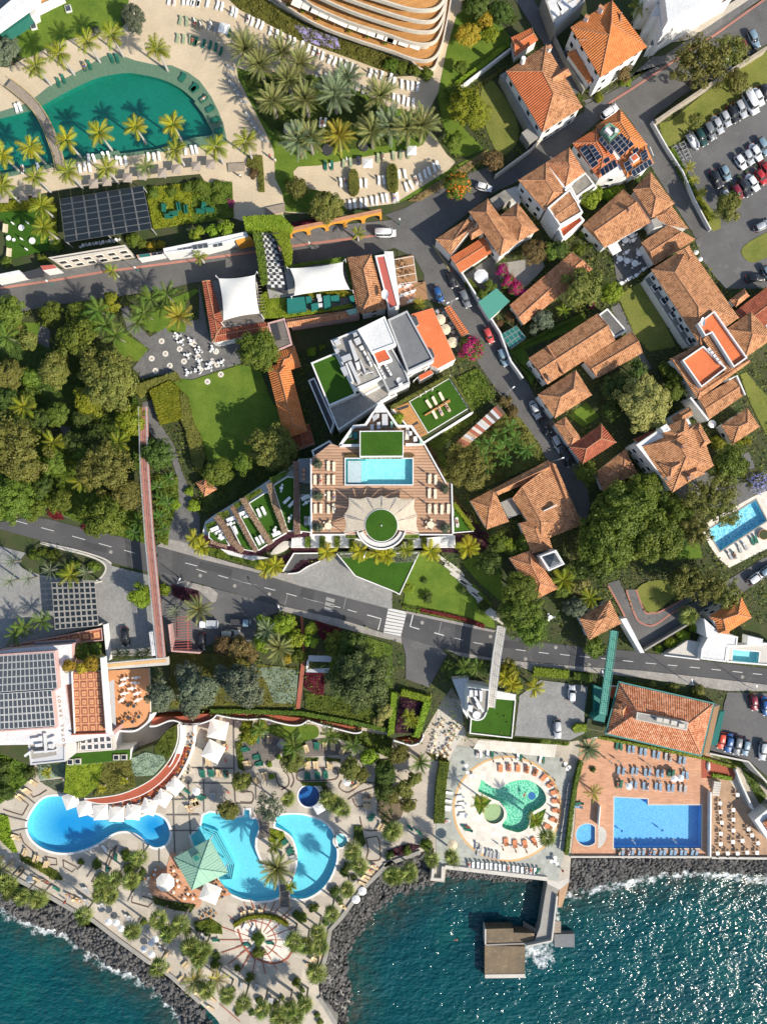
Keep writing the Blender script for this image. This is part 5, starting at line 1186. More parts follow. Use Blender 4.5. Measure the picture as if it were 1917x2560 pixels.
o=ar('garden_wall',L('920 1450 1220 1230 1315 1120'),2.0,0,.35,'cream_wall');aC(o);tag(o,'cream garden wall','wall','along the shaded cobbled street')
O(1417,0)
h=H_('tall house with bright orange pyramid roof','30 225 372 0 660 385 275 640',8.5,[('30 225 372 0 660 385 275 640',2.6,'tile_orange',1,0,'365 190 350 290'),('0 440 85 400 270 640 180 690',.8,'tile_orange',.3,-4.2)],'at the upper right',spacing=3)
ab(h,'15 440 85 410 262 635 182 680',4.0,'concrete');ar('roof_ridge',L('100 330 335 320'),9.2,9.0,.25,'ridge',h);ar('roof_ridge',L('450 100 440 245'),9.8,9.2,.35,'ridge',h);chimney(h,285,60,10.6,.5,1.1,1.6,rz=.9);chimney(h,165,140,10.2,.5,.9,1.6,rz=.9)
h=H_('corner house with blue solar panels','45 1185 440 905 715 1350 480 1470 270 1475',6.2,[('45 1185 245 1060 430 1350 262 1478',1.3,'tile_new',1,0,'240 1180 300 1290'),('240 1040 440 905 662 1195 470 1330',1.5,'tile_orange',1,.3,'440 1010 520 1140'),('420 1330 640 1180 718 1350 490 1470',.8,'tile_orange',.6,.1)],'at the top of the right-hand lane')
for q_,a_,b_,z_,zr_ in(('100 1240 155 1195 265 1355 205 1400',1,5,6.9,7.0),('175 1215 215 1195 290 1300 245 1335',1,4,7.4,7.5),('345 1190 465 1085 555 1195 440 1300',3,4,7.6,7.8),('258 1160 285 1125 385 1260 365 1285',1,4,7.6,7.7),('265 1405 395 1315 420 1380 290 1465',4,1,6.8,7.2),('295 1325 345 1295 358 1330 310 1362',1,1,7.3,7.4),('535 1245 585 1213 597 1245 545 1280',1,1,7.5,7.6),('600 1270 655 1232 675 1300 620 1340',1,3,7.3,7.2),('465 1355 515 1322 545 1390 492 1430',1,2,7.3,7.2),('525 1415 685 1310 708 1360 550 1470',5,1,7.3,6.9)):au(h,L(q_),a_,b_,z_,zr_)
ab(h,'285 1070 350 1020 435 1085 355 1165',8.4,'concrete','copper_dark',6.2,.3);ac_unit(h,345,1085,8.5,1.6,.9,.9,-.8);ac_unit(h,410,1075,8.5,.7,.7,.7)
p_=W(Q(555,1310),7.4);ad('chimney',*box(p_.x,p_.y,7.0,1.7,1.5,1.4,.6),'white_wall',h);ad('skylight',*box(p_.x,p_.y,7.75,1.3,1.0,.1,.6),'rust_roof',h)
t=an('apartment_block','white apartment block with balconies',1000,80,0,'building','at the top right corner')
ab(t,'700 -60 800 -60 830 180 1280 -80 1330 -200 700 -200',12,'white_roof');ab(t,'820 170 1290 -80 1310 -30 850 240',6.5,'terracotta','white_wall',0,.9);ab(t,'845 260 1330 -30 1350 10 860 300',3.4,'terracotta','white_wall',0,.9);ab(t,'680 380 700 330 780 300 800 330 760 370',4,'grey_roof');ab(t,'700 140 740 0 830 200 790 280 760 130',9,'white_roof')
for q_ in('860 200 1000 130 1010 170 880 240','1130 40 1250 -20 1260 20 1100 100'):ab(t,q_,7.6,'canvas','canvas',7.4)
flat('walkway',L('830 330 1360 20 1500 -60 1560 -40 1000 330 880 350'),.11,'cream_deck')
O(960,0);t=an('flat_roofed_building','flat concrete building with pale roof panels',1450,60,0,'building','at the top edge beside the lane');ab(t,'1310 -30 1640 -60 1656 30 1410 250',4.5,'pale_concrete','concrete',0,.6)
for k in range(3):q_=[W(p,4.8)for p in L(f'{1330 + k * 95} {15 + 5 * k} {1405 + k * 95} {-20 + 5 * k} {1470 + k * 60} {80 - 20 * k} {1400 + k * 70} {165 - 40 * k}')];v_,f_=aq(q_,4.5);ad('roof_panel',v_,f_,'white_roof',t)
flat('lane',L('1050 -60 1200 -60 1400 260 1500 460 1656 760 1580 780 1420 560 1330 380 1230 230'),.04,'asphalt_lot')
o=ar('lane_wall',L('1390 250 1500 480 1600 640 1656 740'),2.0,0,.3,'concrete');aC(o);tag(o,'grey wall with small pillars','wall','along the narrow lane at the top')
O(960,0)
t=an('curved_hotel','curved hotel with stacked timber balconies and white parapets',100,200,0,'building','at the top centre')
rings=[('-1100 -100 -740 110 -490 240 -190 350 60 432 200 480 300 565 380 572 430 530 470 390 520 220 560 0 590 -150',0),('-1000 -100 -740 90 -490 225 -190 335 60 415 200 468 330 496 420 465 475 370 510 220 545 40 570 -150',3.2),('-700 -60 -590 40 -290 175 0 268 200 338 330 358 420 335 475 240 505 110 530 -80',6.4),('-560 -40 -290 80 0 182 200 240 330 256 420 240 478 160 505 50 520 -80',9.6),('-420 -60 -200 20 0 88 200 148 330 170 420 155 482 80 510 -20 520 -100',12.8),('-200 -60 0 2 200 62 330 76 430 60 490 0 510 -80',16.0)]
for k,(s_,z_)in enumerate(rings):
 ln_=ah(L(s_),4,False);z_+=.4;pl_=ln_+[(Q(600,0)[0],-160),(Q(-1200,0)[0],-160)]
 aj('floor',pl_,z_,z_-.35,'orange_wood',t);ar('parapet',ln_,z_+.6,z_-.4,.3,'cream_wall',t)
 w0=[W(p,z_)for p in ln_];inn=[]
 for i,p_ in enumerate(w0):
  d_=w0[min(i+1,len(w0)-1)]-w0[max(i-1,0)];inn.append(p_+aa((-d_.y,d_.x,0)).normalized()*2.4)
 v_,f_=aq([aa((p_.x,p_.y,z_+3.0))for p_ in inn]+[W(Q(400,-900),z_+3.0),W(Q(-1500,-900),z_+3.0)],z_);ad('glazing',v_,f_,'cream_wall',t)
for x_,y_ in((870,20),(955,48),(1015,75),(1095,112),(1180,146),(1255,180),(1340,210),(1412,236),(1495,266),(1562,286),(1632,312),(1660,322),(1755,345),(1850,370)):
 p_=W(Q(x_-1590,y_),6.4);a_=R(-24 if x_<1300 else-19);ad('awning',*box(p_.x,p_.y,6.3,2.25,1.9,.06,a_),'canvas',t)
for x_,y_ in((-790,40),(-670,95),(-540,155),(-285,255),(-135,305),(10,355)):
 p_=W(Q(x_,y_),4.2);o=aw('planter_bush',ac.choice(CROWN['s']),t);o.location=p_-LOC[t.name];o.scale=(.6,.6,.7);setmat(o,'leaf_yellow')
for x_,y_ in((-270,100),(-120,150),(30,205)):
 p_=W(Q(x_,y_),7.8);o=aw('planter_bush',ac.choice(CROWN['s']),t);o.location=p_-LOC[t.name];o.scale=(.8,.8,.8);setmat(o,'leaf_yellow')
O(0,0);t=an('hotel_wing','hotel wing with green glass and white roof beam',80,120,0,'building','at the top left corner');ab(t,'-60 110 110 0 180 -60 -60 -60',3.5,'grey_roof','glass_dark');ab(t,'-60 230 300 -30 300 -80 190 -80 -60 130',6.5,'white_roof','white_wall',4.5);ab(t,'0 190 240 60 250 130 60 260 0 280',3.0,'glass_green','glass_green',0);ab(t,'285 80 520 -30 400 -60 290 40',2.2,'orange_wood','white_wall',0,.3);ab(t,'230 60 290 50 300 120 260 140',2.6,'white_roof')
for x_,y_ in((568,70),(280,214)):
 p_=W(Q(x_,y_),.5);o=ad('skylight',*box(p_.x,p_.y,.35,1.35,1.5,.5,.25),'white_wall');ad('pane',*box(p_.x,p_.y,.62,1.1,1.25,.08,.25),'glass_blue',o);tag(o,'small square skylight','skylight','in the curved roof lawn','lawn skylights')
O(0,450);t=an('glass_pavilion','restaurant pavilion with dark glass grid roof',870,280,0,'building','above the cobbled street');au(t,L('495 157 1190 45 1262 405 540 520'),7,7,4.0,4.3,'glass_dark',name='roof_pane',frame='paint_grey',fr=.95);aj('floor',L('510 170 1190 60 1255 400 550 520'),.2,0,'grey_paving',t)
for x_,y_ in((505,165),(1185,55),(1255,400),(550,510),(840,105),(900,460)):p_=W(Q(x_,y_),3.9);ad('post',*cyl(p_.x,p_.y,0,3.95,.1,.1,6),'steel',t)
for k in range(6):aF(690+k*55,540-k*9,20,'below the glass pavilion',2,'white')
t=an('shop_building','cream shop front with two rows of windows',780,640,0,'building','along the cobbled street');ab(t,'405 645 1040 540 1062 570 455 672',5.6,'grey_roof','cream_wall',0,.3);windows(t,[W(q,5.6)for q in L('405 645 455 672 1062 570 1040 540')],.2,5.6,spacing=2.7,w=1.5,h=1.3,storey=2.6)
t=an('shop_building','white low shop building',90,770,0,'building','at the left end of the cobbled street');ab(t,'-60 790 160 745 185 775 -60 825',4.2,'white_roof','white_wall');ab(t,'335 710 450 700 480 730 360 750',3.5,'red_sheet','white_wall');ab(t,'190 765 350 725 365 790 230 815',2.6,'dark_metal','dark_metal',2.4)
t=an('shop_building','white shop building with skylight roof',1500,560,0,'building','left of the vine pergola');ab(t,'1355 570 1656 510 2040 430 2060 470 1656 575 1365 612',4.2,'white_roof','white_wall',0,.25);au(t,L('1470 570 1630 540 1640 565 1480 600'),4,1,4.35,4.35,'glass_blue');ab(t,'1130 620 1350 590 1360 610 1145 650',3.0,'terracotta');au(t,L('1145 620 1250 608 1255 632 1155 645'),1,1,3.15,3.15,'glass_green');au(t,L('1255 605 1345 595 1350 615 1262 628'),2,1,3.15,3.15,'glass_dark');O(480,450);au(t,L('0 540 130 520 140 560 10 580'),3,1,4.4,4.4,'glass_blue');au(t,L('170 535 250 515 260 545 180 560'),2,1,4.4,4.4,'glass_blue');ab(t,'350 480 480 460 500 490 370 520',4.3,'yellow_wall','yellow_wall')
def arcade(a,b,hgt,n,name_base,place):
 A2,B2=W(a,hgt),W(b,hgt);d_=B2-A2;ln=d_.length;d_.normalize();nr=aa((d_.y,-d_.x,0))
 t=av('arcade_wall',name_base,'wall',(A2 .x,A2 .y,0),place);poly=[(0,0)];bay=ln/n
 for k in range(n):
  c=bay*(k+.5);r=bay*.40;poly+=[(c-r,0),(c-r,hgt*.38)]+[(c+r*ae.cos(R(180-18*i)),hgt*.38+r*.85*ae.sin(R(18*i)))for i in range(11)]+[(c+r,0)]
 poly+=[(ln,0),(ln,hgt),(0,hgt)];n_=len(poly);th=.55
 base_=aa((A2 .x,A2 .y,0));f0=[base_+d_*u+aa((0,0,z))for u,z in poly];f1=[p_+nr*-th for p_ in f0]
 tr=[list(q)for q in tessellate_polygon([[aa((u,z,0))for u,z in poly]])]
 F_=tr+[[i+n_ for i in q[::-1]]for q in tr]+[(i,(i+1)%n_,n_+(i+1)%n_,n_+i)for i in range(n_)]
 ad('wall',f0+f1,F_,'yellow_wall',t);c_=base_+d_*(ln/2)-nr*(th/2);ad('coping',*box(c_.x,c_.y,hgt+.06,ln,th+.2,.12,ae.atan2(d_.y,d_.x)),'ridge',t)
O(480,450);arcade(Q(800,425),Q(1570,262),4.6,5,'yellow arcade wall with round arches','along the cobbled street')
t=an('vine_bridge','bridge with checkered floor and vine pergola',640,560,0,'bridge','crossing the cobbled street');aj('slab',L('560 400 660 380 760 700 800 950 620 900 590 700'),4.6,4.0,'dark_metal',t);aj('pier',L('780 690 830 680 850 960 640 980 620 880'),4.55,-.5,'concrete',t);aj('pier',L('440 330 760 290 780 400 500 440'),4.4,-.5,'concrete',t)
qa=[W(q,4.62)for q in L('572 430 668 430 775 890 628 890')]
for i in range(5):
 for j in range(18):
  if(i+j)%2==0:
   def P2(u,v):return qa[0].lerp(qa[1],u).lerp(qa[3].lerp(qa[2],u),v)
   c_=[P2(i/5,j/18),P2((i+1)/5,j/18),P2((i+1)/5,(j+1)/18),P2(i/5,(j+1)/18)];v_,f_=aq(c_,4.58);ad('floor_tile',v_,f_,'white_roof',t)
for k in range(8):a_=W(Q(560+k*8,450+k*55),7);b_=W(Q(720+k*10,440+k*55),7);v_,f_=aE([a_,b_],.07,4);ad('pergola_beam',v_,f_,'dark_metal',t)
for s_,h_,m_,pl_ in(('420 300 560 290 740 285 830 380 800 420 700 430 590 400 520 420 440 400',2.6,'leaf_lime','upper end of the checkered bridge'),('640 400 790 420 820 560 815 690 775 720 740 560',2.6,'leaf_lime','right side of the checkered bridge'),('500 420 570 430 600 640 620 830 570 850 540 640',2.4,'leaf_mid','left side of the checkered bridge')):ao(L(s_),0,h_,m_,'dense vine canopy','on the '+pl_,40,.2,4.3,poly=True,group='vines')
def sail(s,z,sag,base,place,mat='canvas',n=12,lift=None):
 c_=[W(q,z)for q in L(s)];t=av('shade_sail',base,'shade sail',(c_[0].x,c_[0].y,0),place);V=[]
 for i in range(n+1):
  for j in range(n+1):
   u,v=i/n,j/n;pu=u;pv=v
   p_=c_[0].lerp(c_[1],u).lerp(c_[3].lerp(c_[2],u),v);ce=sum(c_,aa())/4
   k=sag*(4*u*(1-u)*(1-4*v*(1-v))+4*v*(1-v)*(1-4*u*(1-u)));q=p_.lerp(ce,k);q.z=z+1.0*(4*u*(1-u)*4*v*(1-v))+(.9 if(u in(0,1)and v in(0,1))else 0)*0+(lift or 0)*(u-.5)*(v-.5);V.append(q)
 ad('canvas',V,[(i*(n+1)+j,(i+1)*(n+1)+j,(i+1)*(n+1)+j+1,i*(n+1)+j+1)for i in range(n)for j in range(n)],mat,t,sm=True)
 for p_ in c_:
  d_=(p_-sum(c_,aa())/4);d_.z=0;d_.normalize();e_=p_+d_*.7;v_,f_=aE([aa((e_.x,e_.y,z-3.2)),aa((e_.x,e_.y,z+.5))],.09,6);ad('mast',v_,f_,'white',t);v_,f_=aE([aa((e_.x,e_.y,z+.3)),p_],.04,4);ad('stay',v_,f_,'white',t)
t=an('restaurant_building','restaurant with red tiled roof edge',300,1080,0,'building','under the left white shade sail');ab(t,'95 845 520 790 580 1130 630 1250 205 1345 160 1335',4.2,'grey_wood','white_wall');roof('roof',L('85 840 160 832 262 1190 170 1345'),.25,'tile_dark',t,0,4.4);roof('roof',L('210 1240 625 1175 632 1255 190 1345'),.3,'tile_dark',t,0,4.45)
for k in range(12):a_=W(Q(240+k*3,850+k*26),4.6);b_=W(Q(560+k*5,820+k*26),4.6);v_,f_=aE([a_,b_],.06,4);ad('pergola_beam',v_,f_,'plank',t)
sail('222 815 525 785 560 1105 262 1165',7.0,.07,'white shade sail over the left terrace','beside the vine bridge');sail('812 735 1250 675 1308 910 845 955',7.0,.10,'wide white shade sail with a central fold','right of the vine bridge',lift=1.2)
t=an('restaurant_building','restaurant roof terrace with teal plant boxes',1050,930,0,'building','under the right white shade sail');ab(t,'790 740 1270 660 1390 1050 820 1130 790 960',4.0,'grey_wood','white_wall')
for s_,z_ in(('785 980 930 965 945 1075 790 1095',6.0),('940 965 985 960 990 1010 945 1015',5.6),('985 1025 1045 1015 1050 1060 990 1080',5.4),('1085 960 1140 950 1150 1050 1095 1065',5.6),('1145 960 1215 950 1225 1010 1150 1000',5.2),('1300 960 1355 950 1365 1005 1310 1010',5.4)):ab(t,s_,z_,'teal_metal','teal_metal',4.0)
for x_,y_ in((1050,960),(1060,990),(1065,1035)):ac_unit(t,x_,y_,4.1,1.0,.8,1.2,.1)
cover('vine',L('560 950 650 900 760 900 780 1000 790 1100 1080 1060 1320 1020 1340 1050 1100 1090 760 1140 600 1140 560 1080'),'leaf_lime',.7,30,.16,4.1);cover('vine',L('890 940 1180 890 1300 920 1340 900 1350 940 1220 970 1140 940 1000 970 900 975'),'leaf_yellow',.8,34,.16,4.3);cover('vine',L('800 700 1000 670 1260 630 1290 660 1350 870 1340 910 1310 900 1260 680 1030 690 830 720'),'leaf_mid',.9,34,.16,4.1)
h=H_('house with weathered hip roof and dark flecks','1285 645 1485 615 1618 1060 1400 1110',6.0,[('1285 645 1485 615 1618 1060 1400 1110',1.9,'tile_old',1,0,'1420 735 1470 960')],'right of the white shade sail');roof('ell_roof',L('1285 645 1360 640 1410 1090 1370 1100'),.3,'tile_mid',h,0,5.6)
ab(h,'1515 630 1600 618 1712 1050 1628 1078',6.6,'red_sheet','white_wall',0,.25);p_=W(Q(1597,948),8.4);v_,f_=loft([[p_+aa((r_*ae.cos(2*ae.pi*i/20)*.7,r_*ae.sin(2*ae.pi*i/20),-.25+z_))for i in range(20)]for r_,z_ in((.15,0),(.7,.12),(1.1,.35))],False);ad('satellite_dish',v_,f_,'white',h,sm=True);ad('mast',*cyl(p_.x,p_.y,6.6,8.2,.06,.06,6),'steel',h)
h=H_('pink building with narrow red tile strip','785 1150 1290 1080 1390 1110 1395 1130 805 1222',4.5,[('785 1150 1285 1080 1305 1140 800 1220',.7,'tile_mid',0)],'below the teal boxes',wallmat='pink_wall',win=False);ab(h,'1270 1080 1360 1060 1385 1100 1300 1120',5.2,'copper_green','pink_wall')
t=an('flat_roofed_building','grey slatted roof with a dark opening',730,1280,0,'building','beside the round tree');ab(t,'628 1185 770 1145 832 1365 690 1425',4.6,'grey_wood','pink_wall',0,.25);ab(t,'640 1195 705 1180 740 1320 690 1330',4.75,'dark_metal','dark_metal',4.6)
h=H_('long house with orange tiled roof','622 1550 800 1500 955 2080 770 2145',4.6,[('690 1435 850 1375 905 1545 720 1600',1.2,'tile_orange',.8),('622 1550 800 1500 955 2080 770 2145',1.6,'tile_orange',.9,.02)],'right of the park lawn',win=False)
O(480,900);t=an('shed','low dark red tiled shed',910,640,0,'shed','at the lower end of the long orange roof');ab(t,'815 575 965 535 1010 690 850 750',2.8,'concrete','white_wall');roof('roof',L('805 570 970 530 1012 690 850 760'),.5,'tile_dark',t,.1,2.9)
t=an('shed','small red tiled hut in the dark garden',120,1060,0,'shed','left of the terraced hotel');ab(t,'40 1020 110 990 200 1060 110 1120',2.2,'concrete','white_wall');roof('roof',L('32 1015 115 985 208 1070 105 1130'),.8,'tile_mid',t,1,2.3)
O(480,900);t=an('modern_hotel','white modern building with rooftop ducts and grey terraces',1350,60,0,'building','in the middle above the triangular hotel')
ab(t,'1150 -160 1370 -250 1575 150 1345 250',10.5,'concrete','white_wall',0,.35);ab(t,'1370 -250 1595 -360 1690 -130 1487 -55',12.5,'white_roof','white_wall',0,.3);ab(t,'1490 -60 1600 -105 1660 0 1535 45',11.5,'tile_sheet' if 'tile_sheet' in MT else 'rust_roof','white_wall',0,.2)
ab(t,'985 25 1190 -60 1362 285 1132 385',9.5,'turf','white_wall',0,.3);ab(t,'962 172 1015 145 1180 520 1150 610',4.5,'dark_metal','white_wall',0,.3)
ab(t,'1130 390 1365 285 1560 160 1620 230 1640 300 1210 585',7.0,'pavement','white_wall',0,.25);ab(t,'1180 500 1400 370 1650 230 1700 290 1450 420 1210 580',5.0,'concrete','white_wall',0,.25);ab(t,'1375 250 1590 150 1610 200 1420 300',8.0,'pale_concrete','white_wall',0,.2)
O(960,450);ab(t,'30 1160 190 1085 412 1492 195 1592',10.5,'grey_roof','white_wall',0,.5,parmat='steel');ab(t,'-20 1340 60 1380 180 1590 215 1680 40 1760 -60 1560',9.5,'grey_roof','white_wall',0,.4,parmat='steel');ab(t,'225 1110 402 1058 592 1482 445 1562 392 1540',7.0,'orange_roof','white_wall');ab(t,'220 1145 265 1125 290 1195 260 1215',7.6,'glass_blue','steel',7.0);ab(t,'350 1410 395 1395 420 1460 400 1490',7.6,'glass_blue','steel',7.0);ab(t,'285 1620 385 1570 410 1600 300 1660',5.0,'rust_roof','white_wall')
wins(t,'200 1590 215 1680 410 1500',5.5,9.6,spacing=2.4,w=1.2)
O(800,780)
def kk(s):
 v=[float(q)for q in s.split()];return[(800+v[i]/5.52,780+v[i+1]/5.52)for i in range(0,len(v),2)]
for s_,z_,m_ in(('285 620 410 570 440 640 315 690',12,'steel'),('275 770 350 740 390 850 330 875',11.6,'steel'),('390 400 430 380 530 640 480 680',11.8,'silver_sheet'),('380 690 430 670 560 960 520 990',11.6,'silver_sheet'),('450 290 500 275 525 320 465 345',12,'steel'),('460 380 540 340 570 420 500 450',12,'silver_sheet'),('535 480 585 455 610 500 560 525',11.6,'white_roof'),('540 660 560 650 650 850 620 860',11.4,'silver_sheet'),('345 710 375 700 470 950 445 970',11.3,'white_roof'),('590 550 615 535 640 580 620 595',11.5,'white'),('635 620 660 608 685 655 660 670',11.5,'white'),('670 690 695 675 720 730 700 750',11.5,'white'),('190 520 245 490 270 540 220 575',11.8,'steel'),('480 700 540 680 560 770 510 800',11.6,'white_roof'),('180 400 260 360 290 430 220 460',11.2,'silver_sheet')):ab(t,kk(s_),z_,m_,m_,10.5)
for k in range(8):p_=W(kk(f'{820 + (k % 4) * 22 + (k // 4) * 85} {770 + (k % 4) * 38 - (k // 4) * 40}')[0],11.0);ad('vent_unit',*box(p_.x,p_.y,10.3,.9,.45,.8,-1.1),'white',t)
v_,f_=aE([W(kk('640 840')[0],11.5),W(kk('730 825')[0],11.5),W(kk('760 880')[0],11.3)],.18,6);ad('duct',v_,f_,'silver_sheet',t);v_,f_=aE([W(kk('510 880')[0],11.4),W(kk('570 830')[0],11.4),W(kk('620 900')[0],11.2)],.18,6);ad('duct',v_,f_,'silver_sheet',t)
p_=W(kk('1093 945')[0],11.2);v_,f_=loft([[p_+aa((r_*ae.cos(2*ae.pi*i/16),r_*ae.sin(2*ae.pi*i/16),z_))for i in range(16)]for r_,z_ in((.1,0),(.45,.1),(.65,.3))],False);ad('satellite_dish',v_,f_,'steel',t);ab(t,kk('1075 990 1130 965 1145 1010 1090 1030'),10.4,'white_roof','white_wall',9.5)
O(960,450);t=an('bar_building','corner bar with pergola frame and brown terrace',180,800,0,'building','at the street corner');ab(t,'0 590 75 590 130 1030 40 1060',4.0,'white_roof','white_wall');aj('terrace',L('90 650 240 620 280 850 340 840 360 980 130 1050'),.5,-.3,'wood',t);aj('terrace',L('100 870 240 860 270 1000 130 1040'),.56,-.3,'terracotta',t)
for s_ in('80 660 242 632','95 735 250 700','110 800 262 772','125 860 270 842','242 632 270 842'):q_=[W(p,3.2)for p in L(s_)];v_,f_=aE(q_,.06,4);ad('pergola_beam',v_,f_,'white',t)
t=an('lean_to','red tiled strip roof with terrace',600,1170,0,'roof','along the side street');roof('roof',L('500 1062 545 1038 705 1268 645 1292'),.4,'tile_new',t,0,2.6);ab(t,'510 1070 545 1050 695 1265 645 1282',2.5,'concrete','cream_wall');aj('terrace',L('415 1065 500 1055 640 1290 700 1300 610 1430 590 1400'),.3,-.3,'grey_paving',t)
h=H_('white house with three weathered roofs','700 260 855 155 955 290 1105 190 1275 410 1110 512 960 632',6.0,[('700 260 855 155 1112 512 960 632',1.9,None,1,.5,'845 268 990 490'),('950 300 1105 190 1278 412 1108 512',1.5,None,1,.1,'1095 305 1138 378'),('425 490 700 312 748 362 550 620',1.2,None,1,-1.2,'575 498 690 420'),('695 430 780 368 818 440 722 495',.5,None,.5,.3)],'at the corner of street and side street')
roof('lean_to_roof',L('548 640 822 470 888 600 632 768'),.4,'tile_new',h,0,4.0);ab(h,'560 650 815 485 870 590 640 745',3.8,'concrete');ab(h,'432 493 695 318 742 364 552 612',4.7,'concrete')
ab(h,'870 160 1000 80 1060 150 930 240',3.0,'mossy_roof','concrete');ab(h,'1010 80 1100 50 1130 180 1050 200',2.5,'pale_concrete','white_wall')
O(960,0);h=H_('tall white house with weathered hips','1110 1490 1340 1345 1530 1220 1656 1430 1500 1580 1330 1740',7.5,[('1110 1490 1338 1345 1512 1600 1325 1740',1.6,None,1,0,'1335 1492 1400 1590'),('1338 1345 1532 1220 1660 1425 1500 1545',1.6,'tile_mid',1,.05,'1525 1340 1535 1380')],'above the bougainvillea garden',spacing=2.6)
O(960,450);ab(h,'1348 235 1532 78 1642 272 1450 385',8.0,'concrete','white_wall',0,.4);roof('roof',L('1362 240 1530 98 1630 268 1455 370'),.25,'tile_old',h,0,8.1);ab(h,'1430 400 1610 300 1650 345 1470 500',5.0,'rust_roof','white_wall',0,.9)
O(1417,0);t=an('flat_roofed_building','mossy grey flat roof',110,1540,0,'building','between the solar house and the white house');ab(t,'10 1530 150 1430 225 1530 70 1645',4.2,'mossy_roof','white_wall',0,.3);ab(t,'70 1640 220 1530 245 1560 90 1690',3.2,'concrete','white_wall',0,.5)
O(1417,450);h=H_('square house with weathered hip roof beside the lane','545 80 690 -70 886 195 700 315',5.5,[('545 80 690 -70 886 195 700 315',1.6,None,1,0,'685 65 735 145')],'below the solar panels',win=False);ab(h,'690 330 740 310 790 380 720 400',4.5,'concrete')
h=H_('wide gabled house with lichen-stained tiles','130 370 460 80 690 350 310 560',4.5,[('130 370 460 80 690 350 310 560',1.6,None,0,0,'222 432 575 180')],'above the cafe courtyard');chimney(h,525,232,7.0,.8,.6,1.2,'pink_wall',rz=.6)
h=H_('low tan roof joined to the large inn','620 520 828 384 1048 494 722 698',4.2,[('612 518 830 375 1058 492 722 705',.8,None,.1),('720 310 865 215 1000 400 835 375',.6,None,.3,.1)],'beside the car park lane',win=False);ab(h,'728 318 860 226 990 396 838 380',4.2,'concrete')
h=H_('large inn with long ridged weathered roof','695 740 1005 545 1420 1140 1105 1370',6.5,[('695 740 1005 545 1420 1140 1105 1370',2.2,None,1,0,'890 765 1085 1050'),('900 600 1010 540 1040 640 985 690',.8,None,.2,.2)],'at the right',spacing=2.6)
ab(h,'1068 1195 1205 1090 1478 1478 1365 1558 1185 1272 1130 1300',8.0,'orange_roof','white_wall',0,.8,.25);ab(h,'942 1498 1115 1378 1308 1562 1100 1722',7.2,'orange_roof','white_wall',0,.7,.25)
roof('skirt_roof',L('850 1480 1085 1360 1110 1390 940 1500'),.2,'tile_old',h,0,6.0);roof('skirt_roof',L('870 1490 945 1500 1100 1730 1080 1815'),.2,'tile_old',h,0,6.2);roof('skirt_roof',L('1095 1720 1490 1480 1510 1510 1085 1815'),.3,'tile_old',h,0,5.6);roof('skirt_roof',L('1125 1320 1185 1275 1370 1560 1310 1590'),.3,'tile_old',h,0,7.3);ab(h,'860 1490 950 1500 1100 1720 1480 1490 1090 1800',5.5,'concrete')
p_=W(Q(1118,1178),10);v_,f_=loft([[p_+aa((r_*ae.cos(2*ae.pi*i/20)*.5,r_*ae.sin(2*ae.pi*i/20),z_))for i in range(20)]for r_,z_ in((.1,0),(.6,.12),(1.0,.35))],False);ad('satellite_dish',v_,f_,'white',h);ad('mast',*cyl(p_.x,p_.y,8,10,.06,.06,6),'steel',h)
for k in range(5):ab(h,f'{1155 + k * 22} {1395 + k * 27} {1180 + k * 22} {1385 + k * 27} {1195 + k * 22} {1408 + k * 27} {1172 + k * 22} {1420 + k * 27}',8.0,'white_roof','steel',7.2)
t=an('balcony_wing','low dark tiled wing with five square roof lights',850,1090,0,'building','beside the villa lawn');ab(t,'640 825 710 780 1110 1370 1000 1375 970 1340',3.0,'mossy_roof','white_wall');
for x_,y_ in((735,885),(812,993),(886,1107),(958,1212),(1028,1320)):p_=W(Q(x_,y_),3.4);ad('roof_light',*box(p_.x,p_.y,3.25,1.9,1.7,.5,.6),'white_wall',t);ad('roof_light_pane',*box(p_.x,p_.y,3.53,1.6,1.4,.06,.6),'glass_dark',t);ad('lamp',*cyl(p_.x,p_.y,3.5,3.7,.22,.18,10),'white',t)
h=H_('inn wing with pyramid roof','1315 1235 1520 1090 1720 1300 1475 1470',5.5,[('1315 1235 1520 1090 1720 1300 1475 1470',2.0,None,1,0,'1525 1262 1535 1275')],'at the right edge',win=False)
h=H_('dark red tiled roof cut by the right edge','1390 1085 1700 850 1800 1200 1656 1240 1530 1095',3.8,[('1390 1085 1700 850 1830 1060 1530 1290',.8,'tile_dark',.1)],'',win=False)
h=H_('small pyramid-roofed kiosk','1345 990 1465 900 1508 960 1395 1052',3.6,[('1345 990 1465 900 1508 960 1395 1052',1.0,'tile_mid',1)],'at the car park edge',win=False)
O(960,450);h=H_('long low house with patchy orange gable roof','1040 1035 1550 600 1720 740 1155 1198',3.2,[('1040 1035 1550 600 1720 740 1155 1198',1.1,'tile_mid',0,0,'1112 1138 1640 665')],'below the cafe courtyard',win=False)
t=an('shed','green corrugated metal shed',900,1030,0,'shed','beside the side street');ab(t,'785 1010 930 900 1035 1000 875 1155',2.8,'concrete','white_wall')
qa=[W(q,3.0)for q in L('780 1010 930 895 1040 1005 872 1160')]
for k in range(22):u0,u1=k/22,(k+.8)/22;v_,f_=aq([qa[0].lerp(qa[3],u0),qa[0].lerp(qa[3],u1),qa[1].lerp(qa[2],u1),qa[1].lerp(qa[2],u0)],2.9);ad('roof_sheet',v_,f_,'teal_roof',t)
t=an('greenhouse','grey glass greenhouse',1060,1300,0,'greenhouse','below the green shed');ab(t,'970 1280 1100 1215 1170 1310 1050 1395',2.0,'concrete','steel');au(t,L('960 1280 1095 1205 1175 1305 1045 1400'),4,3,2.3,2.3,'glass_green')
O(960,450);e_=L('1195 1475');O(1417,450);e_+=L('250 1105 395 1330');O(960,450);e_+=L('1352 1692')
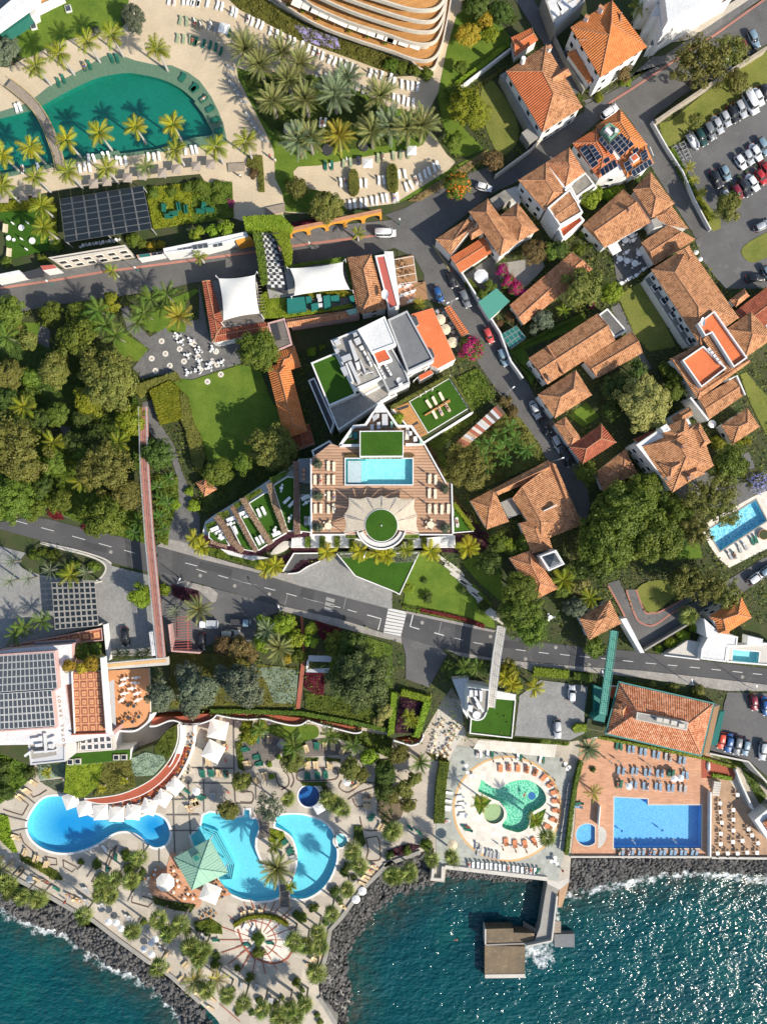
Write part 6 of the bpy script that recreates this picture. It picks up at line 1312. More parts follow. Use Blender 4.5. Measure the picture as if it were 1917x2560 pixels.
h=building('long weathered house with two roof bays','below the narrow dark alley',e_,6.0,[dict(e=e_,rise=1.3,hip=0)]);O(960,450);ar('fire_wall',L('1350 1370 1490 1600'),7.2,6.3,.25,'ridge',h);chimney(h,1375,1640,7.6,.5,.9,1.2,rz=.5)
O(1417,450);h=H_('low shaded house with dappled tile roof','135 1500 530 1255 622 1432 252 1640',4.2,[('135 1500 530 1255 622 1432 252 1640',1.0,'tile_old',0)],'beside the tall pale tree',win=False);t=an('roof_terrace','paved roof terrace',370,1190,0,'terrace','behind the long weathered house');ab(t,'255 1120 330 1065 490 1250 390 1310',3.0,'grey_paving','white_wall',0,.3)
O(960,900);e_=L('1270 285');O(1417,900);e_+=L('72 82 205 290');O(960,900);e_+=L('1412 482')
h=building('square villa with hipped weathered roof','at the bend of the side street',e_,6.0,[dict(e=e_,rise=1.8)]);O(960,900);h2=H_('small joined house with narrow hip roof','1405 530 1500 470 1640 660 1540 732',4.6,[('1405 530 1500 470 1640 660 1540 732',.9,None,1)],'beside the tiny patio lawn',win=False)
O(1417,900);h=H_('house with dusty pink-red hip roof','20 720 285 528 408 682 130 862',5.0,[('20 720 285 528 408 682 130 862',1.6,'tile_dark',1,0,'160 735 280 650')],'left of the white villa',win=False);h=H_('low roof under tree shade','235 935 480 740 578 930 300 1092',3.4,[('235 935 480 740 578 930 300 1092',.9,None,.9)],'below the pink-red roof',win=False)
h=H_('white villa with many crossing hips and a window facade','552 700 760 560 1010 470 1210 875 870 1098',8.0,[('620 715 1085 520 1212 876 870 1098',2.2,None,1,0,'900 660 985 800'),('770 570 975 480 1060 640 870 740',1.4,None,.9,.5),('1010 575 1095 520 1188 680 1090 745',1.0,None,.7,.2),('755 855 935 790 985 880 850 985',1.2,None,.8,.6),('905 905 1060 870 1140 940 1000 1010',1.1,None,.8,.4)],'at the centre right',spacing=2.4,winw=1.1);chimney(h,972,712,11.5,.7,.7,1.6,'pink_wall');chimney(h,845,978,10.6,.9,.7,1.6);chimney(h,1030,968,10.2,.9,.7,1.5)
roof('porch_roof',L('545 655 770 560 790 600 640 715'),.3,'tile_dark',h,0,6.0);ab(h,'770 560 820 530 855 580 800 600',10.4,'white_roof','white_wall',8,.2)
h=H_('flat tan tiled roof with white parapets','1090 320 1402 130 1475 290 1290 400 1170 500',4.6,[('1092 322 1400 140 1466 288 1175 492',.5,None,0)],'above the patio with a white parasol');ar('parapet',L('1020 310 1170 500'),5.2,0,.45,'white_wall',h);ar('parapet',L('1340 165 1405 130 1475 290'),5.4,0,.3,'white_wall',h)
h=H_('small hip-roofed cottage','1275 540 1492 400 1592 552 1370 697',4.0,[('1275 540 1492 400 1592 552 1370 697',1.2,None,1,0,'1420 552 1490 520')],'right of the white parasol patio',spacing=2.5)
t=an('annexe','small tiled annexe',950,440,0,'building','behind the white villa');ab(t,'860 480 1010 385 1045 460 900 535',5.0,'concrete','white_wall');roof('roof',L('862 478 1008 388 1038 455 900 530'),.4,'tile_old',t,0,5.1)
O(960,900);h=H_('rambling old house with several weathered roofs','1060 1150 1385 865 1642 1362 1300 1500',4.6,[('715 1165 905 1065 1032 1338 850 1402',1.6,None,1,0,'872 1215 880 1225'),('900 1068 1352 830 1372 940 945 1118',.9,None,0,.1),('1060 1150 1385 865 1642 1362 1300 1500',1.8,None,1,.2,'1140 1050 1300 1340'),('1118 1350 1318 1308 1392 1562 1222 1602',1.0,None,.8,.1),('1350 835 1420 870 1642 1365 1500 1300',.8,None,.1,.1)],'between the kitchen garden and the side street',win=False);ar('fire_wall',L('1320 1250 1430 1200'),6.8,6.0,.2,'white_wall',h)
for s_ in('725 1168 900 1075 1022 1330 855 1392','915 1070 1345 842 1360 930 950 1108','1130 1355 1310 1318 1380 1550 1230 1590'):ab(h,s_,4.5,'concrete')
ab(h,'965 1180 1060 1140 1125 1275 1035 1310',3.0,'concrete','white_wall')
O(960,1350);h=H_('orange-tiled house above the street wall','1035 150 1205 88 1440 400 1262 490',4.4,[('1035 150 1205 88 1440 400 1262 490',1.5,'tile_mid',1,0,'1215 205 1290 360')],'beside the round dark tree',win=False);ab(h,'1285 135 1422 82 1492 200 1360 258',7.5,'white_roof','white_wall',0,.2);e_=[W(q,7.8)for q in L('1310 140 1412 108 1462 190 1372 230')];v_,f_,u_=roof_geo(e_ if area2(e_)>0 else e_[::-1],sum(e_,aa())/4+aa((0,0,.9)),sum(e_,aa())/4+aa((0,0,.9)));ad('glass_lantern',v_,f_,'glass_blue',h)
O(1417,1350);h=H_('hip-roofed gatehouse','100 650 352 495 448 690 182 828',4.2,[('100 650 352 495 448 690 182 828',1.5,None,1,0,'245 672 318 640')],'at the head of the teal footbridge',spacing=2.6)
h=H_('villa with bright orange zigzag roof','1172 630 1445 465 1528 642 1335 778 1250 772',6.5,[('1172 632 1440 470 1526 642 1320 770',1.8,'tile_orange',1,0,'1290 655 1412 615'),('1215 650 1350 620 1340 778 1250 770',1.0,'tile_orange',.6,.1)],'beside the hairpin street',spacing=2.6)
t=an('modern_house','white modern house with roof pool terrace',1300,920,0,'house','on the lower main road');ab(t,'1160 810 1330 870 1310 1010 1100 985 1110 900',4.0,'white_roof','white_wall',0,.2);ab(t,'1130 650 1260 770 1410 800 1400 880 1320 880 1150 800',6.0,'white_roof','white_wall',0,.2);dp=L('1370 908 1588 928 1578 1020 1365 1000');ab(t,'1322 880 1640 850 1760 880 1740 1045 1315 1010',2.6,'pale_concrete','white_wall',0,.35,holes=[dp]);ab(t,'1490 790 1620 820 1610 885 1485 860',4.4,'white_roof','white_wall',2.6);wins(t,'1330 870 1310 1010 1100 985',.4,4,spacing=2.2)
pool('roof_pool','small turquoise roof pool','on the white modern house',dp,2.66,1.2,'tile_aqua','water','white_wall',.3)
t=an('ramp_wall','white ramp walls',960,900,0,'wall','left of the white modern house');aj('ramp',L('810 950 1000 830 1110 850 1090 988'),2.2,-.5,'pale_concrete',t);ar('parapet',L('805 955 1095 990'),2.8,-.5,.25,'white_wall',t)
t=an('white_stair','tall white diagonal wall',540,800,0,'wall','between the gatehouse and the hairpin street');aj('wall',L('440 655 488 645 640 935 605 935'),4.0,-.5,'white_wall',t)
O(1417,1350)
t=an('club_house','club house with large orange hip roof and teal eaves',770,1480,DECK,'building','above the rectangular blue pool')
e_=L('435 1185 1205 1360 1105 1780 330 1600');E=[W(p,3.0)for p in e_];v_,f_=aq(offset(E,-.6),DECK-.5);ad('wall',v_,f_,'white_wall',t);tr_=offset(E,.35);v_,f_=aq([p_-aa((0,0,.12))for p_ in tr_],2.5);ad('eaves',v_,f_,'teal_trim',t);roof('roof',e_,2.6,'tile_club',t,1.0,3.0,L('585 1425 990 1530'))
wp=L('578 1425 1005 1510 990 1580 570 1490');q_=[W(p,5.9)for p in wp];v_,f_=aq(q_,4.2);ad('roof_well',v_,f_,'pale_concrete',t);q_=[W(p,5.93)for p in L('590 1435 995 1516 982 1570 582 1486')];ad('well_floor',q_,fix_up(q_,tess([q_])),'concrete',t)
for x_,y_ in((765,1490),(820,1500),(885,1515),(948,1540)):ac_unit(t,x_,y_,5.95,1.3,.9,.9,-.2,'pale_concrete')
windows(t,offset(E,-.6),DECK+3,2.5,spacing=2.6);roof('turret_roof',L('372 1395 402 1350 492 1370 462 1462'),1.2,'tile_mid',t,1,4.6);ab(t,'345 1210 415 1215 400 1330 340 1290',1.5,'rust_roof','white_wall');ab(t,'1212 1380 1262 1370 1175 1760 1120 1780',2.4,'wood','cream_wall',DECK);ab(t,'1265 1420 1305 1415 1240 1700 1180 1700',2.0,'glass_green','teal_trim',1.7);ab(t,'180 1480 310 1520 300 1590 160 1560',.6,'soil','white_wall');ab(t,'160 1560 240 1580 250 1640 140 1650',-1.5,'white_roof','white_wall',DECK)
def skybridge(pts,w,z,name,base,place,floor,rail,zend=0.0,tread=None):
 P_=[W(p,z)for p in pts];t=av(name,base,'bridge',(P_[0].x,P_[0].y,0),place);v_,f_=ak(pts,z,w);n=len(v_)//2;out=[v_[2*i]for i in range(n)]+[v_[2*i+1]for i in range(n-1,-1,-1)];v_,f_=aq(out,z-.45);ad('deck',v_,f_,floor,t)
 for sd in(-1,1):
  q=[]
  for i,p_ in enumerate(P_):
   d_=P_[min(i+1,len(P_)-1)]-P_[max(i-1,0)];q.append(p_+aa((-d_.y,d_.x,0)).normalized()*(sd*w/2))
  for hz in(.35,.7,1.05):v_,f_=aE([p_+aa((0,0,hz))for p_ in q],.035,4);ad('rail',v_,f_,rail,t)
  for i in range(len(q)-1):
   m_=max(1,int((q[i+1]-q[i]).length/2.2))
   for k in range(m_):p_=q[i].lerp(q[i+1],k/m_);ad('rail_post',*box(p_.x,p_.y,z+.5,.07,.07,1.1),rail,t)
 if tread:
  for i in range(len(P_)-1):
   m_=int((P_[i+1]-P_[i]).length/.5);d_=P_[i+1]-P_[i];pmx=pm('plank',box(0,0,0,.44,w*.96,.06),tread)
   for k in range(m_):o=aw('plank',pmx,t);o.location=P_[i].lerp(P_[i+1],(k+.5)/m_)-LOC[t.name]+aa((0,0,.03));o.rotation_euler.z=ae.atan2(d_.y,d_.x)
 return t
t=skybridge(L('385 750 340 1080 290 1440'),1.5,4.5,'footbridge','teal steel footbridge','over the lower main road','teal_metal','teal_trim',tread='teal_roof');aj('tower',L('225 1470 330 1400 310 1510 215 1490'),4.0,DECK,'teal_metal',t);aj('stair',L('220 1200 300 1230 280 1400 225 1430'),1.5,DECK,'teal_metal',t)
O(0,1350);t=skybridge(L('1190 -1100 1205 -560 1245 0 1285 400 1340 970'),1.7,5.0,'footbridge','long red-floored footbridge','from the park to the lower hotel','pink_strip','steel');O(0,1350);aj('arm',L('860 1020 1390 970 1395 1035 870 1075'),4.95,3.8,'pale_concrete',t);s2=[W(q,5.0)for q in L('870 1030 1380 985 1380 1010 872 1055')];ad('arm_floor',s2,fix_up(s2,tess([s2])),'yellow_stone',t);ar('pier',L('1250 760 1275 960'),4.4,0,.8,'white_wall',t)
O(960,1350);t=skybridge(L('968 712 928 960 876 1385'),1.8,5.5,'footbridge','pale timber footbridge','from the stepped lawn path to the lift tower','pale_concrete','steel',tread='pale_concrete')
t=an('lift_tower','white rounded lift tower with roof ducts',765,1350,DECK,'tower','at the end of the pale footbridge');tw=L('690 1212 872 1235 850 1420')+ah(L('850 1420 820 1475 765 1492 710 1470 682 1430'),4,False);ab(t,tw,7.0,'concrete','white_wall',DECK,.5,.2)
for s_ in('705 1240 735 1242 738 1300 700 1298','745 1242 772 1245 775 1290 745 1288','785 1245 815 1248 812 1340 790 1338','735 1300 755 1290 830 1420 812 1430','695 1365 735 1370 730 1430 690 1410','755 1350 775 1345 800 1400 780 1405'):ab(t,s_,8.0,'white_roof','silver_sheet',7.0)
ad('dish',*cyl(W(Q(765,1450),7.6).x,W(Q(765,1450),7.6).y,7,7.7,.9,.9,20),'white_roof',t)
ab(t,'560 1150 700 1140 690 1480 650 1420 640 1350',2.5,'white_roof','white_wall',DECK)
t=an('turf_roof_building','building with flat green turf roof',900,1480,DECK,'building','beside the lift tower');ab(t,'885 1300 1088 1318 1058 1640 705 1600 715 1480 830 1450',.5,'turf','white_wall',DECK,.35,.2);ab(t,'900 1240 1092 1278 1086 1322 890 1300',1.0,'white_roof','white_wall',DECK)
O(0,1350);t=an('seaside_hotel','seaside hotel with glass roof grid and terracotta court',400,1250,0,'building','at the lower left')
ab(t,'-80 935 110 900 600 860 605 1190 545 1200 600 1600 940 1580 950 1610 540 1690 -80 1700',6.0,'white_roof','pink_wall',DECK);ab(t,'-80 950 465 915 490 1230 440 1260 470 1555 -80 1590',7.4,'grey_roof','pink_wall',0,.3)
au(t,L('0 958 450 930 478 1228 -12 1262'),13,5,7.7,7.7,'glass_blue',frame='white_roof',fr=.9);au(t,L('0 1270 430 1240 462 1540 5 1570'),12,5,7.7,7.7,'glass_blue',frame='white_wall',fr=.88)
ab(t,'595 1095 835 1085 885 1600 608 1618',6.3,'terracotta_squares','white_wall',6.0,.0);ar('court_wall',L('845 975 892 1600'),8.0,6,.7,'white_wall',t);ar('court_wall',L('590 1610 890 1600'),6.9,6,.25,'red_floor',t);ar('court_wall',L('595 1090 620 1615'),6.9,6,.2,'white_wall',t)
qa=[W(q,6.46)for q in L('602 1095 838 1085 872 1590 615 1600')]
def paver(qa,i,j,nx,ny,t):
 def P2(u,v):return qa[0].lerp(qa[1],u).lerp(qa[3].lerp(qa[2],u),v)
 def ring(k):return[P2((i+k)/nx,(j+k)/ny),P2((i+1-k)/nx,(j+k)/ny),P2((i+1-k)/nx,(j+1-k)/ny),P2((i+k)/nx,(j+1-k)/ny)]
 a_,b_=ring(.10),ring(.24);z_=aa((0,0,.02));c_=sum(a_,aa())/4
 ad('paver',[p_+z_ for p_ in a_]+[p_+z_ for p_ in b_]+[p_+z_*1.5 for p_ in b_]+[c_+aa((dx,dy,.04))for dx,dy in((-.1,-.1),(.1,-.1),(.1,.1),(-.1,.1))],[(0,1,5,4),(1,2,6,5),(2,3,7,6),(3,0,4,7),(8,9,10,11),(12,13,14,15)],['red_band','terracotta_squares','brown_band'],t,mi=[0,0,0,0,1,2])
for i in range(4):
 for j in range(7):paver(qa,i,j,4,7,t)
ab(t,'95 870 850 725 860 830 630 850 100 890',1.2,'terracotta_squares','pink_wall',0,.5,.15);qa=[W(q,1.36)for q in L('110 872 845 735 855 825 120 890')]
for i in range(8):paver(qa,i,0,8,1,t)
ar('court_wall',L('865 700 895 1000'),2.2,0,.5,'white_wall',t);ab(t,'280 850 630 825 640 870 300 905',3.4,'grey_roof','pink_wall')
ab(t,'235 1590 465 1560 548 1690 550 1830 260 1860 240 1700',5.4,'silver_sheet','silver_sheet',DECK,.3);ab(t,'250 1620 450 1590 470 1780 260 1815',5.5,'concrete','dark_metal',5.3)
for s_ in('360 1600 385 1598 395 1760 370 1765','260 1640 340 1630 342 1645 262 1660','400 1640 450 1620 455 1640 405 1660','290 1690 350 1680 352 1710 295 1715','400 1690 440 1685 445 1730 405 1725','320 1625 350 1620 355 1660 325 1665','280 1750 460 1735 462 1750 282 1768','200 1780 250 1745 258 1760 210 1800'):ab(t,s_,6.5,'white_roof','silver_sheet',5.4)
ab(t,'540 1690 950 1610 945 1740 1085 1730 1080 1820 560 1870',-1.5,'turf','white_wall',DECK);ab(t,'655 1640 938 1610 952 1738 645 1760',-.6,'pale_concrete','pale_concrete',-1.5,.2);au(t,L('665 1640 925 1615 935 1730 668 1745'),5,2,-.2,-.2,'glass_blue',name='skylight',frame='white_wall',fr=.72)
for x_,y_ in((585,1838),(648,1832),(966,1800),(1030,1798)):p_=W(Q(x_,y_),-1.2);ad('skylight',*box(p_.x,p_.y,-1.3,1.4,1.3,.5),'pale_concrete',t);ad('skylight_pane',*box(p_.x,p_.y,-1.02,1.0,.9,.06),'glass_dark',t)
ab(t,'540 1690 640 1640 700 1620 720 1640 545 1770',-.9,'glass_blue','steel',-1.5)
def lettering(txt,a,b,z,mat,parent,size):
 A2,B2=W(a,z),W(b,z);d_=B2-A2;n=len(txt)
 for i,ch in enumerate(txt):
  if ch==' ':continue
  cu=bpy.data.curves.new('letter','FONT');cu.body=ch;cu.size=size;cu.extrude=.05;cu.align_x='CENTER';to=bpy.data.objects.new('letter_tmp',cu);COL.objects.link(to);dg=bpy.context.evaluated_depsgraph_get();dg.update();me=bpy.data.meshes.new_from_object(to.evaluated_get(dg));bpy.data.objects.remove(to)
  me.materials.clear();me.materials.append(MT[mat]);o=aw('letter',me,parent);p_=A2 .lerp(B2,(i+.5)/n);o.location=p_-LOC[parent.name];o.rotation_euler.z=ae.atan2(d_.y,d_.x)
lettering('ROYAL SAVOY',(100+545/8.28,1700+1390/8.28),(100+425/8.28,1700+290/8.28),6.12,'tan_tiles',t,.95)
O(0,1350);t=an('dining_terrace','terracotta dining terrace with curved white edge',1100,1330,DECK,'terrace','beside the lower left hotel');ab(t,'870 1080 1240 1060 1250 1440 1200 1540 975 1565 905 1400',.4,'terracotta_squares','white_wall',DECK);ar('curved_wall',ah(L('1250 1440 1230 1500 1170 1555 1100 1585 970 1580'),4,False),.9,DECK,.4,'white_wall',t);aj('canopy',L('880 1190 945 1155 965 1620 905 1640 920 1330'),3.0,2.9,'silver_sheet',t)
for x_,y_,a_ in((1035,1150,20),(1130,1140,10),(1020,1195,30),(1120,1185,0),(1095,1230,15),(1035,1270,10),(1140,1270,20),(1015,1325,40),(1145,1325,30),(1060,1370,0),(1110,1375,0),(1060,1465,40),(1015,1505,0),(1100,1505,0),(1150,1465,30)):aF(x_,y_,a_,'on the terracotta dining terrace',2,'white' if y_<1360 else 'orange_chair',None if y_<1360 else 'dark_metal',z=.48)
t=an('entrance_pergola','square concrete lattice canopy with dark glass squares',620,540,0,'canopy','in front of the lower left hotel');au(t,L('428 350 790 345 822 712 458 742'),8,8,4.2,4.2,'glass_dark',name='roof_pane',frame='concrete',fr=.78)
for x_,y_ in((440,360),(785,355),(812,705),(465,735)):p_=W(Q(x_,y_),4.1);ad('post',*box(p_.x,p_.y,2.05,.35,.35,4.1),'pale_concrete',t)
t=an('red_pergola','red painted timber pergola',1510,800,0,'pergola','beside the long red footbridge');
for k in range(13):a_=W(Q(1460-k*3,640+k*22),3.0);b_=W(Q(1590,632+k*22),3.0);v_,f_=aE([a_,b_],.07,4);ad('beam',v_,f_,'red_sheet',t)
v_,f_=aE([W(Q(1555,620),3.0),W(Q(1560,910),3.0)],.09,4);ad('purlin',v_,f_,'red_sheet',t);ar('wall',L('1400 700 1425 920 1656 935'),2.6,0,.4,'pink_wall',t);ad('post',*box(W(Q(1585,640),2).x,W(Q(1585,640),2).y,1.4,.2,.2,2.8),'red_sheet',t)
O(480,900,0.0);RF=16.0
t=TH=an('triangular_hotel','triangular white hotel with timber roof deck and rooftop pool',1500,1000,0,'building','at the centre')
rp=L('1272 818 1825 818 1825 1030 1272 1030')
out=L('985 1450 985 815 1150 690 1220 715 1335 545 1432 535 1560 332 1700 540 1815 545 1920 692 2102 1015 2150 1020 2160 1442 1875 1445')
ab(t,out,RF,'wood_deck','white_wall',0,0,holes=[rp])
for s_ in('990 1440 985 820','2102 1018 1925 700','2150 1025 2158 1440','985 1446 1270 1446','1880 1446 2158 1446'):ar('parapet',L(s_),RF+.5,RF-.3,.28,'white_wall',t)
pool('roof_pool','long turquoise rooftop pool with white shallow end','on the triangular hotel',rp,RF+.35,1.25,'tile_aqua','water','white_wall',.22)
RP=bpy.data.objects['roof_pool.001']if 'roof_pool.001' in bpy.data.objects else bpy.data.objects['roof_pool']
aj('shallow_shelf',L('1290 835 1400 835 1400 1018 1290 1018'),RF-.1,RF-.9,'white_roof',RP);aj('shallow_step',L('1402 835 1450 835 1450 1018 1402 1018'),RF-.4,RF-.9,'tile_aqua',RP)
ab(t,'1222 712 1335 548 1432 540 1515 432 1620 432 1705 545 1812 548 1905 690 1385 692',RF-.2,'dark_metal','white_wall',10,0)
ar('parapet',L('1225 708 1338 548 1435 538 1560 340 1700 545 1815 548 1920 695 1770 700'),RF+1.6,RF-1,.55,'white_wall',t);ar('parapet',L('1222 708 1390 705'),RF+1.6,RF-1,.5,'white_wall',t)
ab(t,'1498 430 1560 328 1632 430',RF+1.9,'white_roof','white_wall',RF-1)
ab(t,'1388 588 1752 585 1750 800 1388 802',RF+3.0,'turf','white_wall',RF,.12,.15)
for s_,z_,m_ in(('1570 445 1620 445 1622 545 1572 545',1.4,'silver_sheet'),('1490 470 1530 440 1540 480 1500 510',1.3,'steel'),('1475 535 1505 530 1505 580 1475 580',1.2,'white_roof'),('1530 515 1560 510 1560 570 1530 570',1.3,'silver_sheet'),('1640 505 1665 505 1662 560 1645 560',1.3,'copper_green'),('1330 600 1370 595 1370 650 1340 655',1.2,'teal_metal'),('1300 590 1325 570 1325 640 1280 650',.9,'copper_green'),('1255 665 1370 660 1372 690 1250 692',.6,'turf'),('1770 560 1800 560 1795 660 1762 660',.8,'pale_concrete'),('1795 590 1820 590 1822 620 1800 625',1.4,'white'),('1830 635 1860 630 1865 670 1835 675',1.6,'white'),('1880 660 1900 670 1915 690 1885 690',1.7,'copper_green')):ab(t,s_,RF+z_,m_,m_,RF-.2)
for k in range(4):v_,f_=aE([W(Q(1520+k*9,445),RF+1.0),W(Q(1522+k*9,480),RF+.8)],.08,5);ad('pipe',v_,f_,'white',t)
for s_ in('1260 790 1385 790','1752 790 1840 790','1400 806 1740 806'):ao(L(s_),.5,.7,'leaf_brown','reddish planter hedge','beside the rooftop pool',60,.12,RF)
cx_,cy_=1568,1370;zc=RF+3.1;t2=av('roof_canopy','beige tensile canopy fanned round a green disc','canopy',W(Q(cx_,cy_),RF),'on the roof deck of the triangular hotel')
cw=W(Q(cx_,cy_),zc)
edge=L('1258 1440 1260 1285 1300 1142 1450 1136 1568 1126 1690 1136 1842 1150 1862 1285 1882 1440')
for i in range(len(edge)-1):
 a_,b_=W(edge[i],zc-.5),W(edge[i+1],zc-.5);da,db=(a_-cw),(b_-cw);n1=cw+da.normalized()*3.45;n2=cw+db.normalized()*3.45;n1 .z=n2 .z=zc+.3
 g_=.05;a2=a_.lerp(b_,g_);b2=b_.lerp(a_,g_);V=[];m_=6
 for u in range(m_+1):
  for v in range(m_+1):
   uu,vv=u/m_,v/m_;bow=.07*ae.sin(ae.pi*vv);lo=n1 .lerp(n2,.5+(uu-.5)*.98).lerp(a2 .lerp(b2,.5+(uu-.5)*(1-1.6*bow)),vv);lo=lo.lerp(cw,.05*ae.sin(ae.pi*uu)*(vv if vv==1 else 0));V.append(lo)
 ad('canvas_panel',V,[(u*(m_+1)+v,(u+1)*(m_+1)+v,(u+1)*(m_+1)+v+1,u*(m_+1)+v+1)for u in range(m_)for v in range(m_)],'sailcloth',t2)
for p_ in edge:e_=W(p_,zc-.45);v_,f_=aE([cw+(e_-cw).normalized()*3.3+aa((0,0,.25)),e_],.06,5);ad('spar',v_,f_,'white',t2);ad('mast',*cyl(e_.x,e_.y,RF,zc-.4,.07,.07,6),'steel',t2)
v_,f_=cyl(cw.x,cw.y,zc-.3,zc+.4,3.4,3.4,48);ad('disc',v_,f_,'white_wall',t2);v_,f_=cyl(cw.x,cw.y,zc+.4,zc+.46,3.25,3.25,48);ad('turf_disc',v_,f_,'turf',t2);ad('vent',*cyl(cw.x,cw.y,zc+.46,zc+.7,.2,.15,10),'silver_sheet',t2);ad('column',*cyl(cw.x,cw.y,RF,zc,.5,.5,12),'white_wall',t2)
o=circ(cx_,cy_,205,40,195,15,165);i_=circ(cx_,cy_,130,40,120,15,165);aj('balcony',o+i_[::-1],RF-.3,8,'brown_band',t);ar('balcony_parapet',o,RF+.7,8,.35,'white_wall',t);ar('balcony_parapet',circ(cx_,cy_,178,40,160,20,160),RF+.4,RF-.4,.9,'white_roof',t)
ab(t,'1270 1440 1400 1440 1420 1480 1270 1480',RF-.8,'soil','white_wall',8);ab(t,'1735 1440 1880 1440 1880 1480 1720 1480',RF-.8,'soil','white_wall',8);cover('planting',L('1275 1442 1400 1442 1415 1475 1275 1475'),'leaf_mid',.7,50,.14,RF-.7);cover('planting',L('1740 1442 1875 1442 1875 1475 1725 1475'),'leaf_mid',.7,50,.14,RF-.7)
Z0=RF
for s_ in('1130 880 1176 880','1020 995 1067 995 1130 995 1176 995','1130 1126 1176 1126','1020 1232 1067 1232 1130 1232 1176 1232'):ag(s_,90,'tan','on the left half of the hotel roof deck','flat',1,RF+.08)
for s_ in('1967 988 2015 990','1967 1106 2015 1106','1967 1236 2015 1236 2066 1238 2124 1236'):ag(s_,90,'tan','on the right half of the hotel roof deck','flat',1,RF+.08)
for x_,y_ in((1152,905),(1045,1025),(1152,1140),(1152,1250),(1990,1020),(1990,1130),(1990,1255),(2090,1260)):shrub(x_,y_,9,'leaf_rosy','small pink planter','between loungers on the hotel roof deck','deck planters','planter','planter',z=RF+.2)
for x_,y_ in((1040,860),(1040,1125),(1045,1388),(2090,1068),(2095,1388)):shrub(x_,y_,44,'leaf_grey','round grey-green potted olive','on the timber roof deck','potted olives','potted_olive','shrub',1.2,'m',z=RF+.2)
for x_,y_ in((1128,1375),(1975,1365)):aF(x_,y_,0,'on the timber roof deck',5,'cream','cream','round',.75,'large round lounge table')
closed('1100 1115 1180 1230','on the left of the hotel roof deck');closed('1965 950 1965 1065 1970 1210','on the right of the hotel roof deck')
aA(1176,1132,90,'cloth_blue','sunbather','on the left of the hotel roof deck',z=RF+.05)
Z0=0.0
rowsT=[('985 1430 985 1115 890 1115 890 1420',9.0),('845 1420 790 1415 670 1040 790 965 850 970 850 1300',8.0),('770 1440 665 1500 640 1490 470 1185 620 1090 640 1100',6.8),('640 1520 550 1580 380 1260 440 1220',5.6),('530 1590 420 1570 290 1310 350 1290',4.4),('320 1540 200 1520 140 1470 140 1430 200 1360 220 1370',3.4)]
t=av('stepped_terraces','stepped garden terraces with planted strips','terrace',W(Q(600,1300),0),'left of the triangular hotel')
base_=L('985 1450 780 1440 550 1590 420 1580 130 1540 85 1440 110 1340 190 1280 420 1140 640 990 830 870 885 820 985 820');aj('base',base_,2.6,-.5,'white_wall',t)
for i,(s_,z_)in enumerate(rowsT):ab(t,s_,z_,'turf','white_wall',0,.25,.15)
for i,(s_,z_,w_,m_)in enumerate((('860 840 868 1000 865 1200 870 1440',9.4,1.3,'leaf_rosy'),('640 1020 690 1200 735 1320 770 1430',8.2,1.3,'leaf_rosy'),('420 1140 470 1240 560 1380 650 1520',7.0,1.3,'leaf_rosy'),('330 1210 400 1340 470 1480 530 1580',5.8,1.0,'leaf_rosy'),('200 1290 270 1390 330 1500 420 1580',4.6,1.4,'leaf_rosy'))):
 ao(ah(L(s_),3,False),w_,.9,m_,'pale rosy planted strip','between the stepped hotel terraces',60,.15,z_-.6);ar('terrace_wall',ah(L(s_),3,False),z_-.5,0,w_*.9,'white_wall',t)
for s_,z_ in(('640 980 740 930 800 920 770 960 660 1030',8.0),('430 1130 560 1060 580 1090 460 1170',6.8),('200 1270 300 1240 310 1290 240 1330',4.4),('340 1190 420 1160 410 1200 370 1230',5.6),('110 1360 190 1330 200 1370 130 1430',3.4)):cover('planting',L(s_),'leaf_mid',.8,40,.16,z_)
ao(ah(L('970 1440 800 1455 680 1520 560 1590 430 1590 300 1550 150 1520 100 1460'),3,False),1.2,.8,'leaf_purple','purple ground-hugging hedge','along the foot of the stepped terraces',55,.15,2.8);ao(ah(L('150 1500 200 1520 290 1545'),3,False),.9,.8,'leaf_rosy','short pale rosy strip','at the tip of the stepped terraces',55,.15,3.0)
for s_,a_,z_ in(('790 1160 825 1190',45,8.0),('555 1265 595 1245',115,6.8),('545 1500 580 1480',115,6.0),('362 1405',115,4.4),('225 1420 265 1465',30,3.4),('945 1330 970 1330',90,9.0)):ag(s_,a_,'white','on the stepped hotel terraces','flat',2,z_+.1,.95)
for x_,y_,z_ in((740,1060,8.0),(810,1310,8.0),(945,1180,9.0),(685,1410,6.8),(325,1355,4.4),(460,1290,5.6),(237,1452,3.4)):aF(x_,y_,ac.uniform(0,90),'on the stepped hotel terraces',2,'white','white','round',.4,z=z_+.08)
for x_,y_,z_ in((940,1140,9.0),(325,1320,4.4),(430,1268,5.6),(190,1400,3.4),(700,1440,6.8)):p_=W(Q(x_,y_),z_+.4);o=av('sofa','white garden sofa','sofa',(p_.x,p_.y,z_),'on the stepped hotel terraces','sofas');ad('seat',*box(p_.x,p_.y,z_+.3,1.9,.8,.35,.4),'white',o);ad('backrest',*box(p_.x-.15,p_.y+.34,z_+.62,1.9,.18,.4,.4),'white',o)
ab(TH,'885 820 985 810 985 1020 885 1010',9.6,'grey_roof','white_wall',0);ab(TH,'990 750 1140 665 1178 710 1010 810',11.5,'dark_metal','white_wall',0,.3)
for k in range(3):p_=W(Q(925,910+k*38),9.8);ad('vent_cap',*cyl(p_.x,p_.y,9.6,9.9,.42,.38,14),'clay_pot',TH)
cover('planting',L('890 1020 985 1015 985 1110 890 1110'),'leaf_grey',.7,40,.16,9.0)
